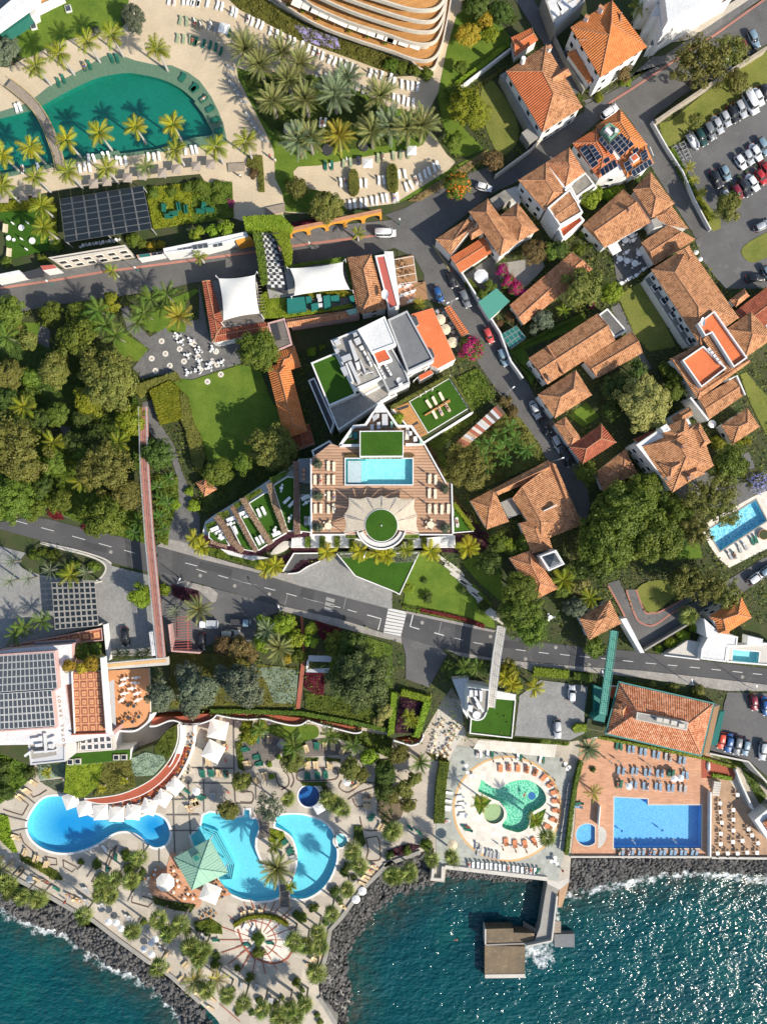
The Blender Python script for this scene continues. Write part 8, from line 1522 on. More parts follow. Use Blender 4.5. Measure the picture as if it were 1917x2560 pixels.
O(480,1800);PP('date','frond_date','very large date palm','on the island between the blue pools','705 1215',7,1.15,46);PP('royal','frond_royal','small palm','on the island between the blue pools','690 1040 820 1370',4,.6);TT('leaf_olive','olive bush tree','around the upper pool deck','300 740 92 410 500 80 830 350 95 1310 400 90 1400 450 70','m');TT('leaf_grey','grey twiggy tree','at the upper footbridge of the palm island','640 720 120','loose',6);TT('leaf_yellow','yellow-green bush tree','around the wooden terraces','480 130 80 450 60 60 570 60 60');TT('leaf_lime','bright lime tree','at the right of the wooden terraces','1460 300 75');TT('leaf_dark','dark tree','around the sunken pond','1600 440 95 1610 590 80 1090 590 55');PP('fan','frond_fan','fan palm','near the round plunge pool','1190 700 1130 660 800 650 1640 930 1250 740',4,.9);PP('coco','frond_green','green feather palm','behind the wooden terraces','840 200 1140 130 1330 210 560 80 850 250',4.5);CC('leaf_mid','360 190 410 180 420 330 430 430 380 400',.8,26,.2,name=PL);CC('leaf_dark','740 200 880 60 900 180 960 170 760 340',.6,18,.2,name=PL);CC('leaf_dark','1530 330 1656 330 1656 900 1580 860 1540 700 1510 560',.6,14,.24,name=PL);SS('leaf_lime','small lime shrub','beside the wooden terraces','720 305 26 640 370 28 660 470 28 410 320 22');CC('leaf_mid','900 520 1120 520 1100 550 920 550',.8,30,.18,name=PL);CC('leaf_mid','940 320 1050 320 1040 340 950 345',.6,30,.18,name=PL);CC('leaf_mid','1100 310 1230 330 1230 350 1110 340',.6,30,.18,name=PL);CC('leaf_lime','600 890 760 930 780 1040 640 1010',.5,20,.18,name=PL);CC('leaf_mid','1060 120 1420 100 1656 140 1656 330 1500 260 1380 200',.7,18,.24,name=PL);flat('pond',circ(1640,740,110,28),.08,'wet_concrete')
O(960,1800);PP('fan','frond_fan','fan palm','beside the bathing bay','80 920 560 1140 395 1150 90 1290 200 1270',6,.95);PP('fan','frond_fan','fan palm','at the lower right of the round plaza','1350 970',6,.95);PP('coco','frond_royal','leaning palm','beside the clover-shaped pool','800 690 1250 830',5.5,.8);PP('date','frond_green','green date palm','left of the round plaza','300 350',4,.75,26);ao(L('500 345 470 560 455 860'),2.4,1.6,'leaf_mid','thick clipped hedge','left of the round plaza',45,.18);ao(L('1632 350 1580 560 1545 820 1512 1120'),1.0,1.6,'leaf_mid','long clipped hedge','between the round plaza and the club terrace',45,.16);TT('leaf_olive','olive bush tree','around the sunken pond','120 280 90 170 560 80 200 700 70 60 620 70 250 480 60');CC('leaf_purple','20 1090 200 1030 310 1050 200 1110 60 1140',.7,34,.18,name=PL);SS('leaf_mid','green shrub','above the curved sea wall','350 1030 60 190 1080 45');CC('leaf_olive','350 280 520 300 530 350 420 340',.9,26,.2,name=PL);CC('leaf_mid','680 130 1080 140 1540 190 1530 215 1080 185 690 150',.8,26,.2,name=PL)
O(1417,1800);PP('date','frond_blue','grey-green date palm','at the corner of the club terrace','170 230',5,.8);PP('coco','frond_royal','small green palm','on the club terrace','215 600',3,.8,10);ao(L('260 145 420 175 750 240 1100 310 1400 400'),.7,.9,'leaf_lime','thin lime hedge','along the club house wall',50,.15);CC('leaf_mid','1180 260 1500 330 1540 420 1420 390 1200 300',.7,24,.2,name=PL);CC('leaf_mid','1440 390 1560 480 1656 640 1600 700 1500 520',.7,24,.2,name=PL);ao(L('1205 460 1365 490'),.9,.8,'leaf_lime','short lime hedge','beside the club steps',50,.15);SS('leaf_dark','potted shrub','on the club terrace','213 410 26')
t=av('club_steps','pale stone steps','steps',W(Q(1235,570),DECK),'between club terrace and dining terrace')
for k in range(6):p_=W(Q(1245-k*3,520+k*20),DECK+1.2-k*.18);ad('step',*box(p_.x,p_.y,DECK+.6-k*.09,1.7,.5,1.2-k*.18,-.1),'pale_concrete',t)
o=ar('terrace_wall',L('1400 410 1440 520 1540 740'),DECK+1.6,DECK,.4,'white_wall');aC(o);tag(o,'sloping white wall','wall','right of the club steps');o=ar('terrace_wall',L('1180 280 1500 345 1656 520'),.4,DECK,.4,'pale_concrete');aC(o);tag(o,'pale retaining wall','wall','below the club car park')
t=av('corner_building','white building with tiled roof corner','building',W(Q(1620,860),DECK),'cut by the right edge');aj('wall',L('1550 830 1656 740 1760 740 1760 1050 1656 990'),-3.5,DECK,'white_wall',t);roof('roof',L('1615 850 1700 780 1800 900 1700 980'),.6,'tile_club',t,.2,-3.2)
O(480,2060,DECK);SS('leaf_dark','low dark shrub','under the deck palms','60 860 38 120 900 35 200 1090 40 330 1370 35 560 1460 38 640 1510 30 700 1500 38 830 1490 38 900 1440 32 980 1060 35 1080 960 35 1110 820 35 1220 640 35 1340 440 32 380 1560 35 500 1560 32',flat=.6);O(0,2060);SS('leaf_dark','low dark shrub','under the left promenade palms','830 440 38 880 520 40 950 560 35 1060 370 45 1100 520 40 1180 400 40 1340 850 38 1450 900 38 1560 900 38 1540 1060 35 1400 960 32 60 600 40 160 650 36 300 680 34',flat=.6)
def wild(s,mat,n,size,h=.7):
 wp=[W(p,0)for p in L(s)];xy=poly_points(wp,n);fl=[f for f in FLATS if f[0].z>-1];bb=[(min(p.x for p in f),max(p.x for p in f),min(p.y for p in f),max(p.y for p in f))for f in fl]
 xy=np.array([q for q in xy if not any(b[0]<q[0]<b[1]and b[2]<q[1]<b[3]and inside(f,q[0],q[1])for f,b in zip(fl,bb))]);c=np.sin(xy[:,0]*.9+2*np.sin(xy[:,1]*.5))*np.sin(xy[:,1]*.8+xy[:,0]*.3)*.5+.5
 v,f=leaves(np.column_stack([xy,.05+h*c*RNG.uniform(.3,1.2,len(xy))]),np.tile([0,0,.8],(len(xy),1)),size*(.6+.7*c),.6);stuff(aw('undergrowth',fast_mesh('undergrowth',v,f,[MT[mat]])))
O(960,450,0.0);wild('300 -900 1500 -1300 3200 -200 3200 1200 1900 1500 700 200','leaf_mid',14000,.26);wild('700 200 3200 600 3200 3700 1500 3600 1000 3000 0 2400 300 1500 1000 1400','leaf_olive',20000,.28,.9);O(0,450);wild('-100 900 1600 900 2900 1600 3000 2400 1300 2900 -100 2700','leaf_mid',14000,.28,.9);O(0,1350);wild('1300 0 4800 -200 6300 900 6300 1500 3400 1700 1400 1400','leaf_mid',9000,.26)
O(0,0,0.0);q='on the shelf of the lagoon pool'
ag('485 680 528 655 700 550 745 535 925 485 970 482',105,'green',q);ag('140 895 172 885',105,'white','left of the curved footbridge');ag('1400 5 1445 8 1520 5 1562 10 1605 15 1648 20',80,'white','in the top row on the sand');ag('1495 165 1550 178 1612 188',82,'pale','below the top row on the sand');ag('1472 312 1525 320 1580 328 1632 335',82,'pale','in the third row on the sand')
ag('740 1310 778 1308 858 1295 898 1290 965 1330 1000 1335 1230 1300 1275 1300 1320 1290 1400 1265 1540 1250 1590 1240 1625 1240 660 1395 705 1385 745 1385 1045 1330 190 1400 320 1385',95,'white','below the lagoon pool','std',6)
for x_,y_,r_ in((775,1520,5),(885,1500,5),(1058,1470,0),(1178,1450,-3),(1345,1430,8),(1460,1400,5),(1625,1375,5),(200,1620,-5),(305,1600,-5),(1745,1358,0),(35,1640,0)):am(x_,y_,38,'square','taupe_canvas','taupe square parasol','in the row below the lagoon pool',r_)
lounger(1515,640,55,'green',q,'wide');lounger(1610,720,50,'green',q,'wide');O(480,0)
for x_,y_,a_ in((30,730,40),(100,815,35),(155,900,25),(200,992,15),(228,1082,10)):lounger(x_,y_,a_,'green',q,'wide')
q='in the curved row below the hotel hedge'
ag('10 8 55 15 135 22 213 42 250 58 335 92 370 108 463 155 500 182 545 198 580 216 650 258 705 282 745 304 805 330 845 348 912 375 967 402 1010 425 1045 447 1085 468 1140 492 1185 508 1230 522 1275 536 1320 552 1355 568 1480 602 1520 622 1570 628 1640 645',72,'white',q)
ag('25 190 70 205',75,'pale','on the sand left of the date palms');ag('150 220 200 238',75,'grey','left of the white square parasol');ag('310 275 5 330 38 342 100 365 150 378 198 392 240 425',75,'green','in the row left of the date palms');am(265,233,42,'square','white','white square parasol','left of the date palms',-15)
ag('325 560 325 632 335 682 352 716 375 752 400 792 420 836',155,'grey','in the upper column beside the palm garden');ag('470 950 490 1000 515 1032 536 1066 580 1112 590 1156',150,'grey','in the lower column beside the palm garden');ag('1370 720 1420 740 1045 600 1100 640 1470 750',70,'grey','under the date palms')
q='in the first row of the sand terrace';ag('1105 1372 1157 1370',92,'green',q);ag('1255 1352 1315 1342 1540 1310 1585 1302 1670 1290 1725 1280 1785 1275',92,'pale',q);ag('1378 1332',92,'blue',q);am(1455,1350,40,'square','white','white square parasol','on the lower sand terrace',0);am(1820,1245,38,'square','white','white square parasol','at the right of the lower sand terrace',0)
ag('1230 1512 1270 1510 1400 1517 1440 1516 1550 1492 1590 1490 1715 1440 1760 1440',95,'white','in the middle row of the sand terrace');O(960,0);ag('185 1552 225 1527 265 1492 300 1470 340 1442 370 1420 415 1390 447 1365',112,'white','along the right edge of the lower sand terrace');ag('85 680 150 695 195 707 237 712 277 720',85,'white','in the upper row right of the date palms');ag('80 812 120 826 160 832 200 842 240 850',85,'white','in the lower row right of the date palms');O(480,450);ag('1310 200 1350 195 1400 190 1440 185 1490 170 1530 166 1575 156 1612 150 1670 145 1700 140',95,'white','along the lower sand edge')
O(480,0);closed('20 160 70 190 160 190 340 90 470 140 710 270 810 320 1050 420 1160 470 1330 530 1490 590 1570 610','in the curved row below the hotel hedge','white');closed('1230 1500 1280 1310 1550 1480 1140 1360','on the lower sand terrace','white')
ag('1065 1010 1100 1010',80,'white','occupied in the palm garden clearing');am(800,1060,40,'square','taupe_canvas','grey square parasol','in the palm garden clearing',0)
for x_,y_ in((1120,1240),(1418,1205)):p_=W(Q(x_,y_),.3);o=ad('fire_pit',*cyl(p_.x,p_.y,0,.45,1.3,1.25,24),'dark_metal');aC(o);tag(o,'round dark slatted deck disc','deck','on the palm garden edge')
aA(25,190,75,'cloth_red','sunbather','on the sand left of the date palms');aA(70,208,75,'cloth_white','sunbather','on the sand left of the date palms','skin_tan');walker(645,1290,200,'cloth_red','cloth_black','person in a red top walking','on the sand path');walker(690,1325,180,'cloth_white','cloth_white','person in white walking','on the sand path');aA(1075,1012,80,'cloth_red','sunbather in red','in the palm garden clearing');aA(1378,1335,92,'cloth_blue','sunbather in blue','beside the white square parasol');aA(1585,1306,92,'cloth_white','sunbather','on the lower sand terrace');walker(400,1455,100,'cloth_white','cloth_black','person standing','below the sand steps')
t=av('sand_steps','grey timber steps','steps',W(Q(370,1390),0),'between the sand terraces')
for k in range(5):p_=W(Q(370,1362+k*13),.1);ad('step',*box(p_.x,p_.y,.3-k*.05,3.9,.34,.3,.06),'plank',t)
O(480,450);t=av('sand_steps','wide grey timber steps','steps',W(Q(680,245),0),'above the vine bridge')
for k in range(5):p_=W(Q(690,222+k*13),.1);ad('step',*box(p_.x,p_.y,.3-k*.05,4.6,.34,.3,.2),'plank',t)
def lamp(x,y,h,base,place,mat='dark_metal',arm=None,z=None):
 zz=Z0 if z is None else z;w_=W(Q(x,y),zz+h);t=av('street_lamp',base,'street lamp',(w_.x,w_.y,zz),place,'street lamps');ad('post',*cyl(w_.x,w_.y,zz,zz+h,.09,.05,8),mat,t)
 if arm is None:ad('lamp_globe',*cyl(w_.x,w_.y,zz+h,zz+h+.45,.22,.14,10),'lamp_white',t)
 else:
  a=R(arm)
  for sg in(1,-1)if place.startswith('in the side')else(1,):e_=w_+aa((ae.cos(a),ae.sin(a),0))*1.1*sg;v_,f_=aE([w_,e_],.04,5);ad('arm',v_,f_,'steel',t);ad('lamp_head',*box(e_.x,e_.y,zz+h,.6,.26,.14,a),'white',t)
O(0,450)
for x_,y_ in((390,835),(1118,725),(1612,612),(2560,520)):lamp(x_,y_,3.4,'green lamp post with white globe','on the cobbled street pavement','teal_metal')
O(960,450);lamp(128,325,3.4,'green lamp post with white globe','at the street junction','teal_metal');lamp(565,1000,7,'twin-arm street lamp','in the side street','steel',25)
O(960,900);lamp(1040,252,7,'single-arm street lamp','at the roof garden corner','steel',40);lamp(1440,825,7,'single-arm street lamp','beside the rambling old house','steel',20)
O(480,1350);lamp(732,590,7,'tall street lamp','on the pavement above the lime bushes','steel',110);lamp(1440,100,8,'white flag pole','on the podium turf','white',250);lamp(-120,360,6,'tall street lamp','beside the red footbridge','steel',60)
O(1417,1350);lamp(1040,1200,7,'tall street lamp','behind the club house','steel',100);lamp(300,1130,6,'tall street lamp','beside the teal footbridge','steel',100);lamp(1575,1250,6,'tall street lamp','at the club car park entrance','steel',100)
O(480,450);q='on the park terrace'
for s_ in('60 1410 170 1400','60 1500 150 1525 245 1510 55 1575 140 1555'):
 v=nums(s_)
 for i in range(0,len(v),2):aF(v[i],v[i+1],ac.uniform(0,180),q,3,'white','white','round',.38)
O(0,450)
for x_,y_ in((1470,1290),(1580,1330),(1555,1450),(1640,1420),(1555,1595),(1640,1575),(1500,1340)):aF(x_,y_,ac.uniform(0,180),q,3,'white','white','round',.38)
ROS=av('paving_rosettes','round white paving rosettes','paving',W(Q(1400,1450),.1),'set in the park terrace')
for x_,y_ in((1340,1335),(1372,1438),(1258,1478),(1290,1580),(1408,1538),(1490,1400),(1525,1502),(1457,1292),(1608,1360),(1640,1465),(1665,1560),(1720,1670),(1800,1530),(1830,1610),(1790,1420),(1760,1500)):
 p_=W(Q(x_,y_),.1);v_,f_=cyl(p_.x,p_.y,.09,.115,.68,.68,20);o=ad('rosette',v_,f_,'pale_plaza',ROS)
 for a_ in(45,135):ad('spoke',*box(p_.x,p_.y,.12,.8,.12,.01,R(a_)),'brown_band',o)
for x_,y_,r_ in((180,395,.7),(270,503,.75),(118,495,.4),(75,480,.6)):aF(x_,y_,0,'in the turf lounge garden',0,'white','white','round',r_)
closed('105 355 178 485 218 570 225 350','in the turf lounge garden','white')
def sofa(x,y,a,mat,base,place,z=0,w=1.9):
 p_=W(Q(x,y),z+.4);o=av('sofa',base,'sofa',(p_.x,p_.y,z),place,'sofas');c,s=ae.cos(R(a)),ae.sin(R(a));ad('seat',*box(p_.x,p_.y,z+.32,w,.85,.4,R(a)),mat,o);ad('backrest',*box(p_.x-s*.36,p_.y+c*.36,z+.65,w,.2,.45,R(a)),mat,o)
for x_,y_,a_ in((50,400,85),(80,600,85),(430,500,-80)):sofa(x_,y_,a_,'beige_canvas','beige garden sofa','in the turf lounge garden',.1)
for x_,y_,a_ in((1360,230,90),(1440,280,10),(1480,220,-80),(1540,240,-85),(1400,300,5),(1660,260,0),(1690,220,80),(1740,250,0)):sofa(x_,y_,a_,'green_pad','dark green garden sofa','in the planting right of the glass pavilion',.6)
O(960,450)
for x_,y_ in((165,720),(175,790),(150,690),(215,770)):aF(x_,y_,30,'on the brown corner bar terrace',3,'wood','wood',z=.52)
for x_,y_ in((130,880),(195,875),(190,940),(145,955),(235,925),(220,1000),(120,970)):aF(x_,y_,30,'on the terracotta corner bar terrace',2,'white','white',z=.6)
for x_,y_ in((465,1155),(507,1237),(565,1345)):am(x_,y_,46,'round','beige_canvas','beige eight-sided parasol','on the terrace of the orange flat roof')
for x_,y_ in((440,1090),(520,1120),(545,1190),(570,1260),(600,1310),(630,1360),(490,1100),(560,1225)):aF(x_,y_,30,'on the terrace of the orange flat roof',3,'wood','grey_pad','square')
am(802,796,60,'round','white','large white eight-sided parasol','in the walled patio')
O(1417,450)
for x_,y_,r_ in((535,455,.7),(480,498,.75),(597,605,.75),(435,652,.7),(495,670,.7),(560,690,.8),(378,1168,.7),(410,1240,.7),(285,1152,.5)):aF(x_,y_,0,'in the inn courtyards',3,'white','white','round',r_)
for x_,y_ in((630,740),(570,790),(510,820),(450,855),(405,895),(545,500),(490,600)):aF(x_,y_,35,'in the inn courtyards',2,'white','white','square',.4,'white square table')
for x_,y_,r_ in((1068,598,.6),(1102,655,.6)):am(x_,y_,20,'round','white','small white round parasol','at the car park side of the inn')
am(393,567,42,'square','white','white square parasol','in the cafe courtyard',30);am(1690-490,1980+40,34,'round','white','white round parasol','on the cottage patio')
O(960,0);car(825,1548,-15,'paint_white','hatch','on the cobbled street beside the flowering tree');O(1417,0);car(350,925,35,'paint_white','suv','at the top of the lane');q='parked under the bare-branched tree';car(1310,500,-65,'paint_white','hatch',q);car(1385,450,-65,'paint_silver','hatch',q);car(1460,390,-65,'paint_wine','hatch',q);car(1545,320,-65,'paint_sky','estate',q)
q='in the upper row of the car park';car(1110,1135,-62,'paint_green','estate',q);car(1180,1085,-62,'paint_grey','suv',q,'dark grey off-road car');car(1245,1030,-62,'paint_silver','sedan',q);car(1312,980,-62,'paint_silver','hatch',q);car(1375,940,-62,'paint_black','sedan',q);car(1440,900,-62,'paint_silver','estate',q);car(1515,850,-62,'paint_white','van',q,'tall white camper van',None,1.2);car(1580,800,-62,'paint_white','sedan',q);car(1640,760,-62,'paint_black','hatch',q)
q='in the middle row of the car park';car(1435,1340,-55,'paint_white','hatch',q);car(1500,1300,-58,'paint_silver','hatch',q);car(1562,1258,-58,'paint_white','sedan',q);car(1625,1210,-60,'paint_sky','estate',q);car(1310,1430,-62,'paint_sky','hatch',q);car(1235,1480,-62,'paint_black','sedan',q)
q='in the lower row of the car park';car(1535,1510,-55,'paint_white','sedan',q);car(1605,1465,-55,'paint_red','hatch',q);car(1650,1400,-55,'paint_red','sedan',q);car(1470,1555,-58,'paint_black','estate',q);car(1410,1590,-58,'paint_wine','hatch',q);car(1320,1630,-58,'paint_silver','hatch',q);O(1417,450);car(1620,375,25,'paint_silver','estate','beside the oval traffic island');car(1555,810,5,'paint_black','sedan','in the shade below the car park');car(1660,770,-60,'paint_sky','hatch','in the shade below the car park')
O(480,450);car(1600,438,0,'paint_white','van','on the pavement below the yellow arcade','small white van');O(960,450);q='parked along the side street';car(450,945,-68,'paint_blue','hatch',q);car(560,825,-68,'paint_black','hatch',q);car(670,980,-66,'paint_grey','estate',q);car(865,1285,-66,'paint_coral','hatch',q);car(985,1465,-66,'paint_sky','estate',q);O(960,900);car(1250,410,-66,'paint_silver','sedan',q);car(1335,545,-66,'paint_black','hatch',q);car(1432,690,-64,'paint_silver','estate',q);car(1505,800,-62,'paint_black','van',q,'black van')
O(0,1350);car(1035,800,-85,'paint_black','sedan','on the hotel forecourt');O(480,1350);car(315,775,0,'paint_beige','estate','in the service yard');car(80,840,-90,'paint_black','hatch','in the service yard')
def pickup(x,y,a,cab,bed,base):
 w_=W(Q(x,y),.8);P_=[('chassis',pm('chassis',loft([aB(4.6,1.7,.3,20,5),aB(4.7,1.75,.75,20,5)]),cab),None),('cab',pm('cab',loft([aB(1.6,1.7,.7,20,5,1.4),aB(1.5,1.6,1.4,20,5,1.35),aB(1.1,1.45,1.75,20,5,1.2)]),cab),None),('windscreen',pm('windscreen',box(2.0,0,1.35,.25,1.4,.5),'glass_dark'),None),('cargo_bed',pm('cargo_bed',merge([box(-.9,0,.95,2.7,1.75,.12),box(-.9,.85,1.15,2.7,.08,.4),box(-.9,-.85,1.15,2.7,.08,.4),box(-2.25,0,1.15,.08,1.75,.4)]),bed),None)]+[('wheel',pm('wheel',aE([(sx,sy*.75-.1,.33),(sx,sy*.75+.1,.33)],.33,12),'rubber'),None)for sx in(-1.4,1.45)for sy in(-1,1)]
 inst('pickup_truck',P_,(w_.x,w_.y,.05),R(a),base,'truck','in the service yard','trucks')
pickup(135,695,180,'paint_white','paint_silver','white pickup truck with open bed');pickup(405,685,0,'paint_sky','dark_metal','truck with dark covered bed')
O(1417,1350);car(1565,310,35,'paint_white','estate','on the side street at the right edge');car(1650,250,35,'paint_sky','hatch','on the side street at the right edge');q='on the tower car park';car(40,1275,88,'paint_white','hatch',q);O(960,1350);car(1435,1565,-88,'paint_silver','estate',q);O(1417,1350);q='in the club car park';car(1545,1345,-82,'paint_wine','hatch',q);car(1640,1375,-82,'paint_blue','sedan',q)
O(1417,1800);car(1275,170,-98,'paint_orange','hatch',q);car(1340,190,-98,'paint_blue','sedan',q);car(1410,210,-98,'paint_grey','estate',q);car(1478,225,-98,'paint_sky','hatch',q);car(1620,255,-95,'paint_silver','estate',q)
O(1417,0)
w_=W(Q(1040,1170),.9);inst('inflatable_boat',[('hull',pm('hull',loft([aB(3.8,.9,.35,20,3),aB(4.0,1.1,.7,20,3),aB(3.9,1.0,.85,20,3)]),'cloth_white',True),None),('tube',pm('tube',aE([(-2.0,.75,.9),(1.0,.78,.95),(1.9,.4,1.05),(2.2,0,1.1),(1.9,-.4,1.05),(1.0,-.78,.95),(-2.0,-.75,.9)],.24,8),'paint_silver',True),None),('console',pm('console',box(-.3,0,1.2,.6,.5,.7),'white'),None),('seat',pm('seat',box(-1.1,0,1.0,.5,.8,.4),'grey_pad'),None),('outboard',pm('outboard',box(-2.2,0,1.2,.5,.4,.8),'dark_metal'),None),('trailer',pm('trailer',merge([box(0,0,.3,4.6,.1,.1),box(-.8,0,.3,.1,1.6,.1)]),'steel'),None),('wheel',pm('wheel',aE([(-.8,.75,.28),(-.8,.9,.28)],.28,10),'rubber'),None),('wheel',pm('wheel',aE([(-.8,-.9,.28),(-.8,-.75,.28)],.28,10),'rubber'),None)],(w_.x,w_.y,.08),R(-60),'white inflatable boat on trailer','boat','beside the parked cars',None)
for x_,y_,a_ in((975,1240,-65),(915,1270,-60)):w_=W(Q(x_,y_),.4);inst('boat_trailer',[('frame',pm('frame',merge([box(0,.6,.35,4,.08,.08),box(0,-.6,.35,4,.08,.08)]+[box(-1.8+k*.9,0,.35,.08,1.3,.08)for k in range(5)]+[aE([(2,.6,.35),(3.1,0,.35),(2,-.6,.35)],.05,4)]),'steel'),None),('wheel',pm('wheel',aE([(-.5,.7,.3),(-.5,.85,.3)],.28,10),'rubber'),None),('wheel',pm('wheel',aE([(-.5,-.85,.3),(-.5,-.7,.3)],.28,10),'rubber'),None)],(w_.x,w_.y,.08),R(a_),'empty grey boat trailer','trailer','beside the inflatable boat','trailers')
RD=bpy.data.objects['road'];LOC[RD.name]=aa((0,0,0))
def mark(s,w=.14,mat='road_paint',nm='lane_dash'):v_,f_=ak(L(s),.048,w);ad(nm,v_,f_,mat,RD)
O(0,900)
for s_ in('130 1330 230 1358','345 1388 448 1416','600 1458 708 1488','820 1518 925 1548','1030 1575 1120 1600'):mark(s_)
O(480,1350)
for s_ in('-55 190 45 215','38 242 122 268','218 292 302 316','398 340 490 365','600 394 688 416','782 442 868 466','955 488 1036 510','1143 538 1228 560','1288 576 1362 598'):mark(s_)
mark('1450 620 1565 652 1540 745',.22);mark('790 450 770 535',.12,'worn_paint');mark('1275 480 1255 570',.12,'worn_paint');mark('920 478 1090 522',.1,'worn_paint');mark('330 322 540 375',.1,'worn_paint')
for k in range(3):mark(f'{1110 - k * 8} {485 + k * 40} {1180 - k * 8} {505 + k * 40}',.8,'worn_paint','old_crossing')
O(960,1350)
for k in range(8):mark(f'{33 - k * 5.5} {572 + k * 28} {186 - k * 6.5} {606 + k * 26}',.62,'road_paint','crossing_stripe')
mark('240 615 215 716 290 738',.24);mark('415 768 495 790',.22);mark('472 682 452 775',.12,'worn_paint')
for s_ in('580 810 655 830','738 848 818 862','1088 906 1172 918','1278 930 1362 940','1455 946 1535 956','1620 962 1700 972'):mark(s_)
O(1417,1350)
for s_ in('283 980 330 986','460 998 545 1007','648 1018 735 1026','832 1034 910 1042','1014 1052 1098 1060','1195 1070 1270 1078','1368 1088 1450 1097','1535 1106 1612 1114','1700 1120 1780 1130'):mark(s_)
for s_ in('1400 1280 1380 1410','1310 1360 1400 1355','1520 1300 1560 1295'):mark(s_,.12,'worn_paint','bay_line')
for k in range(8):mark(f'{1425 + k * 60} {1505 + k * 12} {1460 + k * 60} {1512 + k * 12}',.12,'worn_paint','bay_line')
O(1417,0);v_,f_=ak(L('685 1215 715 1290'),.08,.2);ad('arrow',v_,f_,'road_paint',RD);O(1417,1350);v_,f_=ak(L('820 780 920 720'),.12,.2);ad('yellow_line',v_,f_,'brass',RD);O(960,450);v_,f_=ak(L('405 540 540 740'),.1,.18);ad('yellow_line',v_,f_,'brass',RD)
for ox_,s_ in((0,'920 1590'),(480,'70 1785 355 1870 640 1940'),(960,'315 2175 880 2290 1170 2476 1420 2380'),(1417,'180 2525 1450 2625')):
 O(ox_,900);v=nums(s_)
 for i in range(0,len(v),2):p_=W(Q(v[i],v[i+1]),.05);ad('manhole_cover',*cyl(p_.x,p_.y,.03,.052,.42,.42,16),'concrete',RD)
O(480,1350)
for s_,w_ in(('60 200 330 275',1.6),('900 430 1010 460',2.2),('1250 640 1420 690',1.1),('1640 620 1900 690',1.3),('2500 850 2750 880',1.8),('3300 960 3600 1000',1.2),('-900 30 -700 85',1.4)):v_,f_=ak(L(s_),.043,w_);ad('road_patch',v_,f_,'asphalt_patch',RD)
O(0,1800,DECK);q='left of the gourd-shaped pool';ag('270 525 285 515 215 590 235 580 155 640 180 630',140,'cream',q);ag('130 960 140 985',165,'cream',q);ag('205 1085 218 1100 290 1140 318 1150 372 1190 395 1192',70,'cream','below the gourd-shaped pool');ag('20 1140 80 1185 105 1190 165 1240 180 1235',60,'cream','on the left promenade');ag('1545 590 1515 640',140,'green','beside the white parasol arc');ag('1555 730 1580 725 1605 680 1630 670',115,'cream','right of the arc of white parasols');ag('470 1395',150,'green','on the left promenade deck');ag('895 1235 965 1130',90,'green','on the gourd-shaped pool surround');ag('865 1060',120,'white','on the gourd-shaped pool surround')
for x_,y_ in((1440,1250),(1470,1330),(1230,1310),(1290,1240),(1480,1380),(1560,1440),(1600,1480),(1530,1480),(1280,1280),(1440,1430)):aF(x_,y_,ac.uniform(0,90),'beside the copper-roofed bar',2,'orange_chair','canvas','round',.35)
for x_,y_ in((1560,405),(1555,435),(1500,490)):aF(x_,y_,0,'at the end of the curved red terrace',2,'cream','dark_metal','round',.3)
O(480,1800);q='in the left block of the pool deck';ag('75 440 98 442 150 440 175 440 275 440 295 440',95,'green',q);ag('213 440 237 438',95,'cream',q);ag('118 140 135 138 120 340 145 345 275 225 290 222',92,'cream',q);ag('60 650 85 635',150,'green',q);ag('15 690 40 685',115,'cream',q);ag('165 625 185 625',90,'grey',q)
q='on the left wooden terrace';ag('435 235 455 245 540 295 545 318 560 350 565 370',15,'green',q);ag('455 350 460 370',10,'cream',q);ag('630 160 650 165',75,'cream',q);ag('725 185 745 190 760 200',60,'grey',q);ag('545 155',90,'green',q)
q='on the right wooden terrace';ag('935 240 955 230',110,'cream',q);ag('1020 210 1040 208',90,'green',q);ag('1090 210 1110 210 1155 215 1175 220',88,'cream',q);ag('1232 245 1255 255',65,'cream',q)
q='on the paving around the plunge pool';ag('945 380 965 375 1015 370 1035 370 1130 370 1155 375',92,'cream',q);ag('945 460 965 458 1030 455 1050 460 1100 455 1115 450',92,'green',q);ag('1330 520',60,'green',q);ag('1355 545',30,'cream',q);ag('1455 635 1455 655 1450 705 1455 725',0,'cream',q);ag('515 505 540 495 595 460 618 455',110,'cream',q);ag('1555 880 1580 890',60,'cream',q);ag('1480 800 1495 805',60,'green',q)
ag('765 1000 775 1020 815 1070 822 1090',35,'green','on the island between the blue pools');ag('840 1130 845 1155',20,'grey','on the island between the blue pools');q='on the right promenade';ag('1400 1345 1425 1315 1440 1295 1465 1265 1480 1245 1510 1215',150,'cream',q);ag('1235 1530 1250 1545',140,'cream',q)
ag('415 1615 440 1605 480 1600 505 1598 560 1590 582 1590',95,'cream','above the curved clipped hedge');O(480,2060);ag('1040 1075 1040 1095 1010 1130 1020 1115 975 1165 985 1180',155,'cream','on the lower right promenade');ag('650 985 460 995 205 960',0,'green','on the fan-shaped plaza');ag('505 860 440 850',70,'white','on the fan-shaped plaza');ag('530 1350 545 1355 410 1330 640 1460 660 1465 690 1310',75,'grey','at the lower tip of the deck');ag('170 1450 150 1520 50 1410',140,'cream','at the lower tip of the deck');ag('60 930 90 930 115 925',95,'grey','left of the fan-shaped plaza')
for x_,y_ in((90,760),(140,740),(180,760),(250,600),(270,560),(200,500)):aF(x_,y_,40,'below the copper-roofed bar',2,'orange_chair','dark_metal','square',.35)
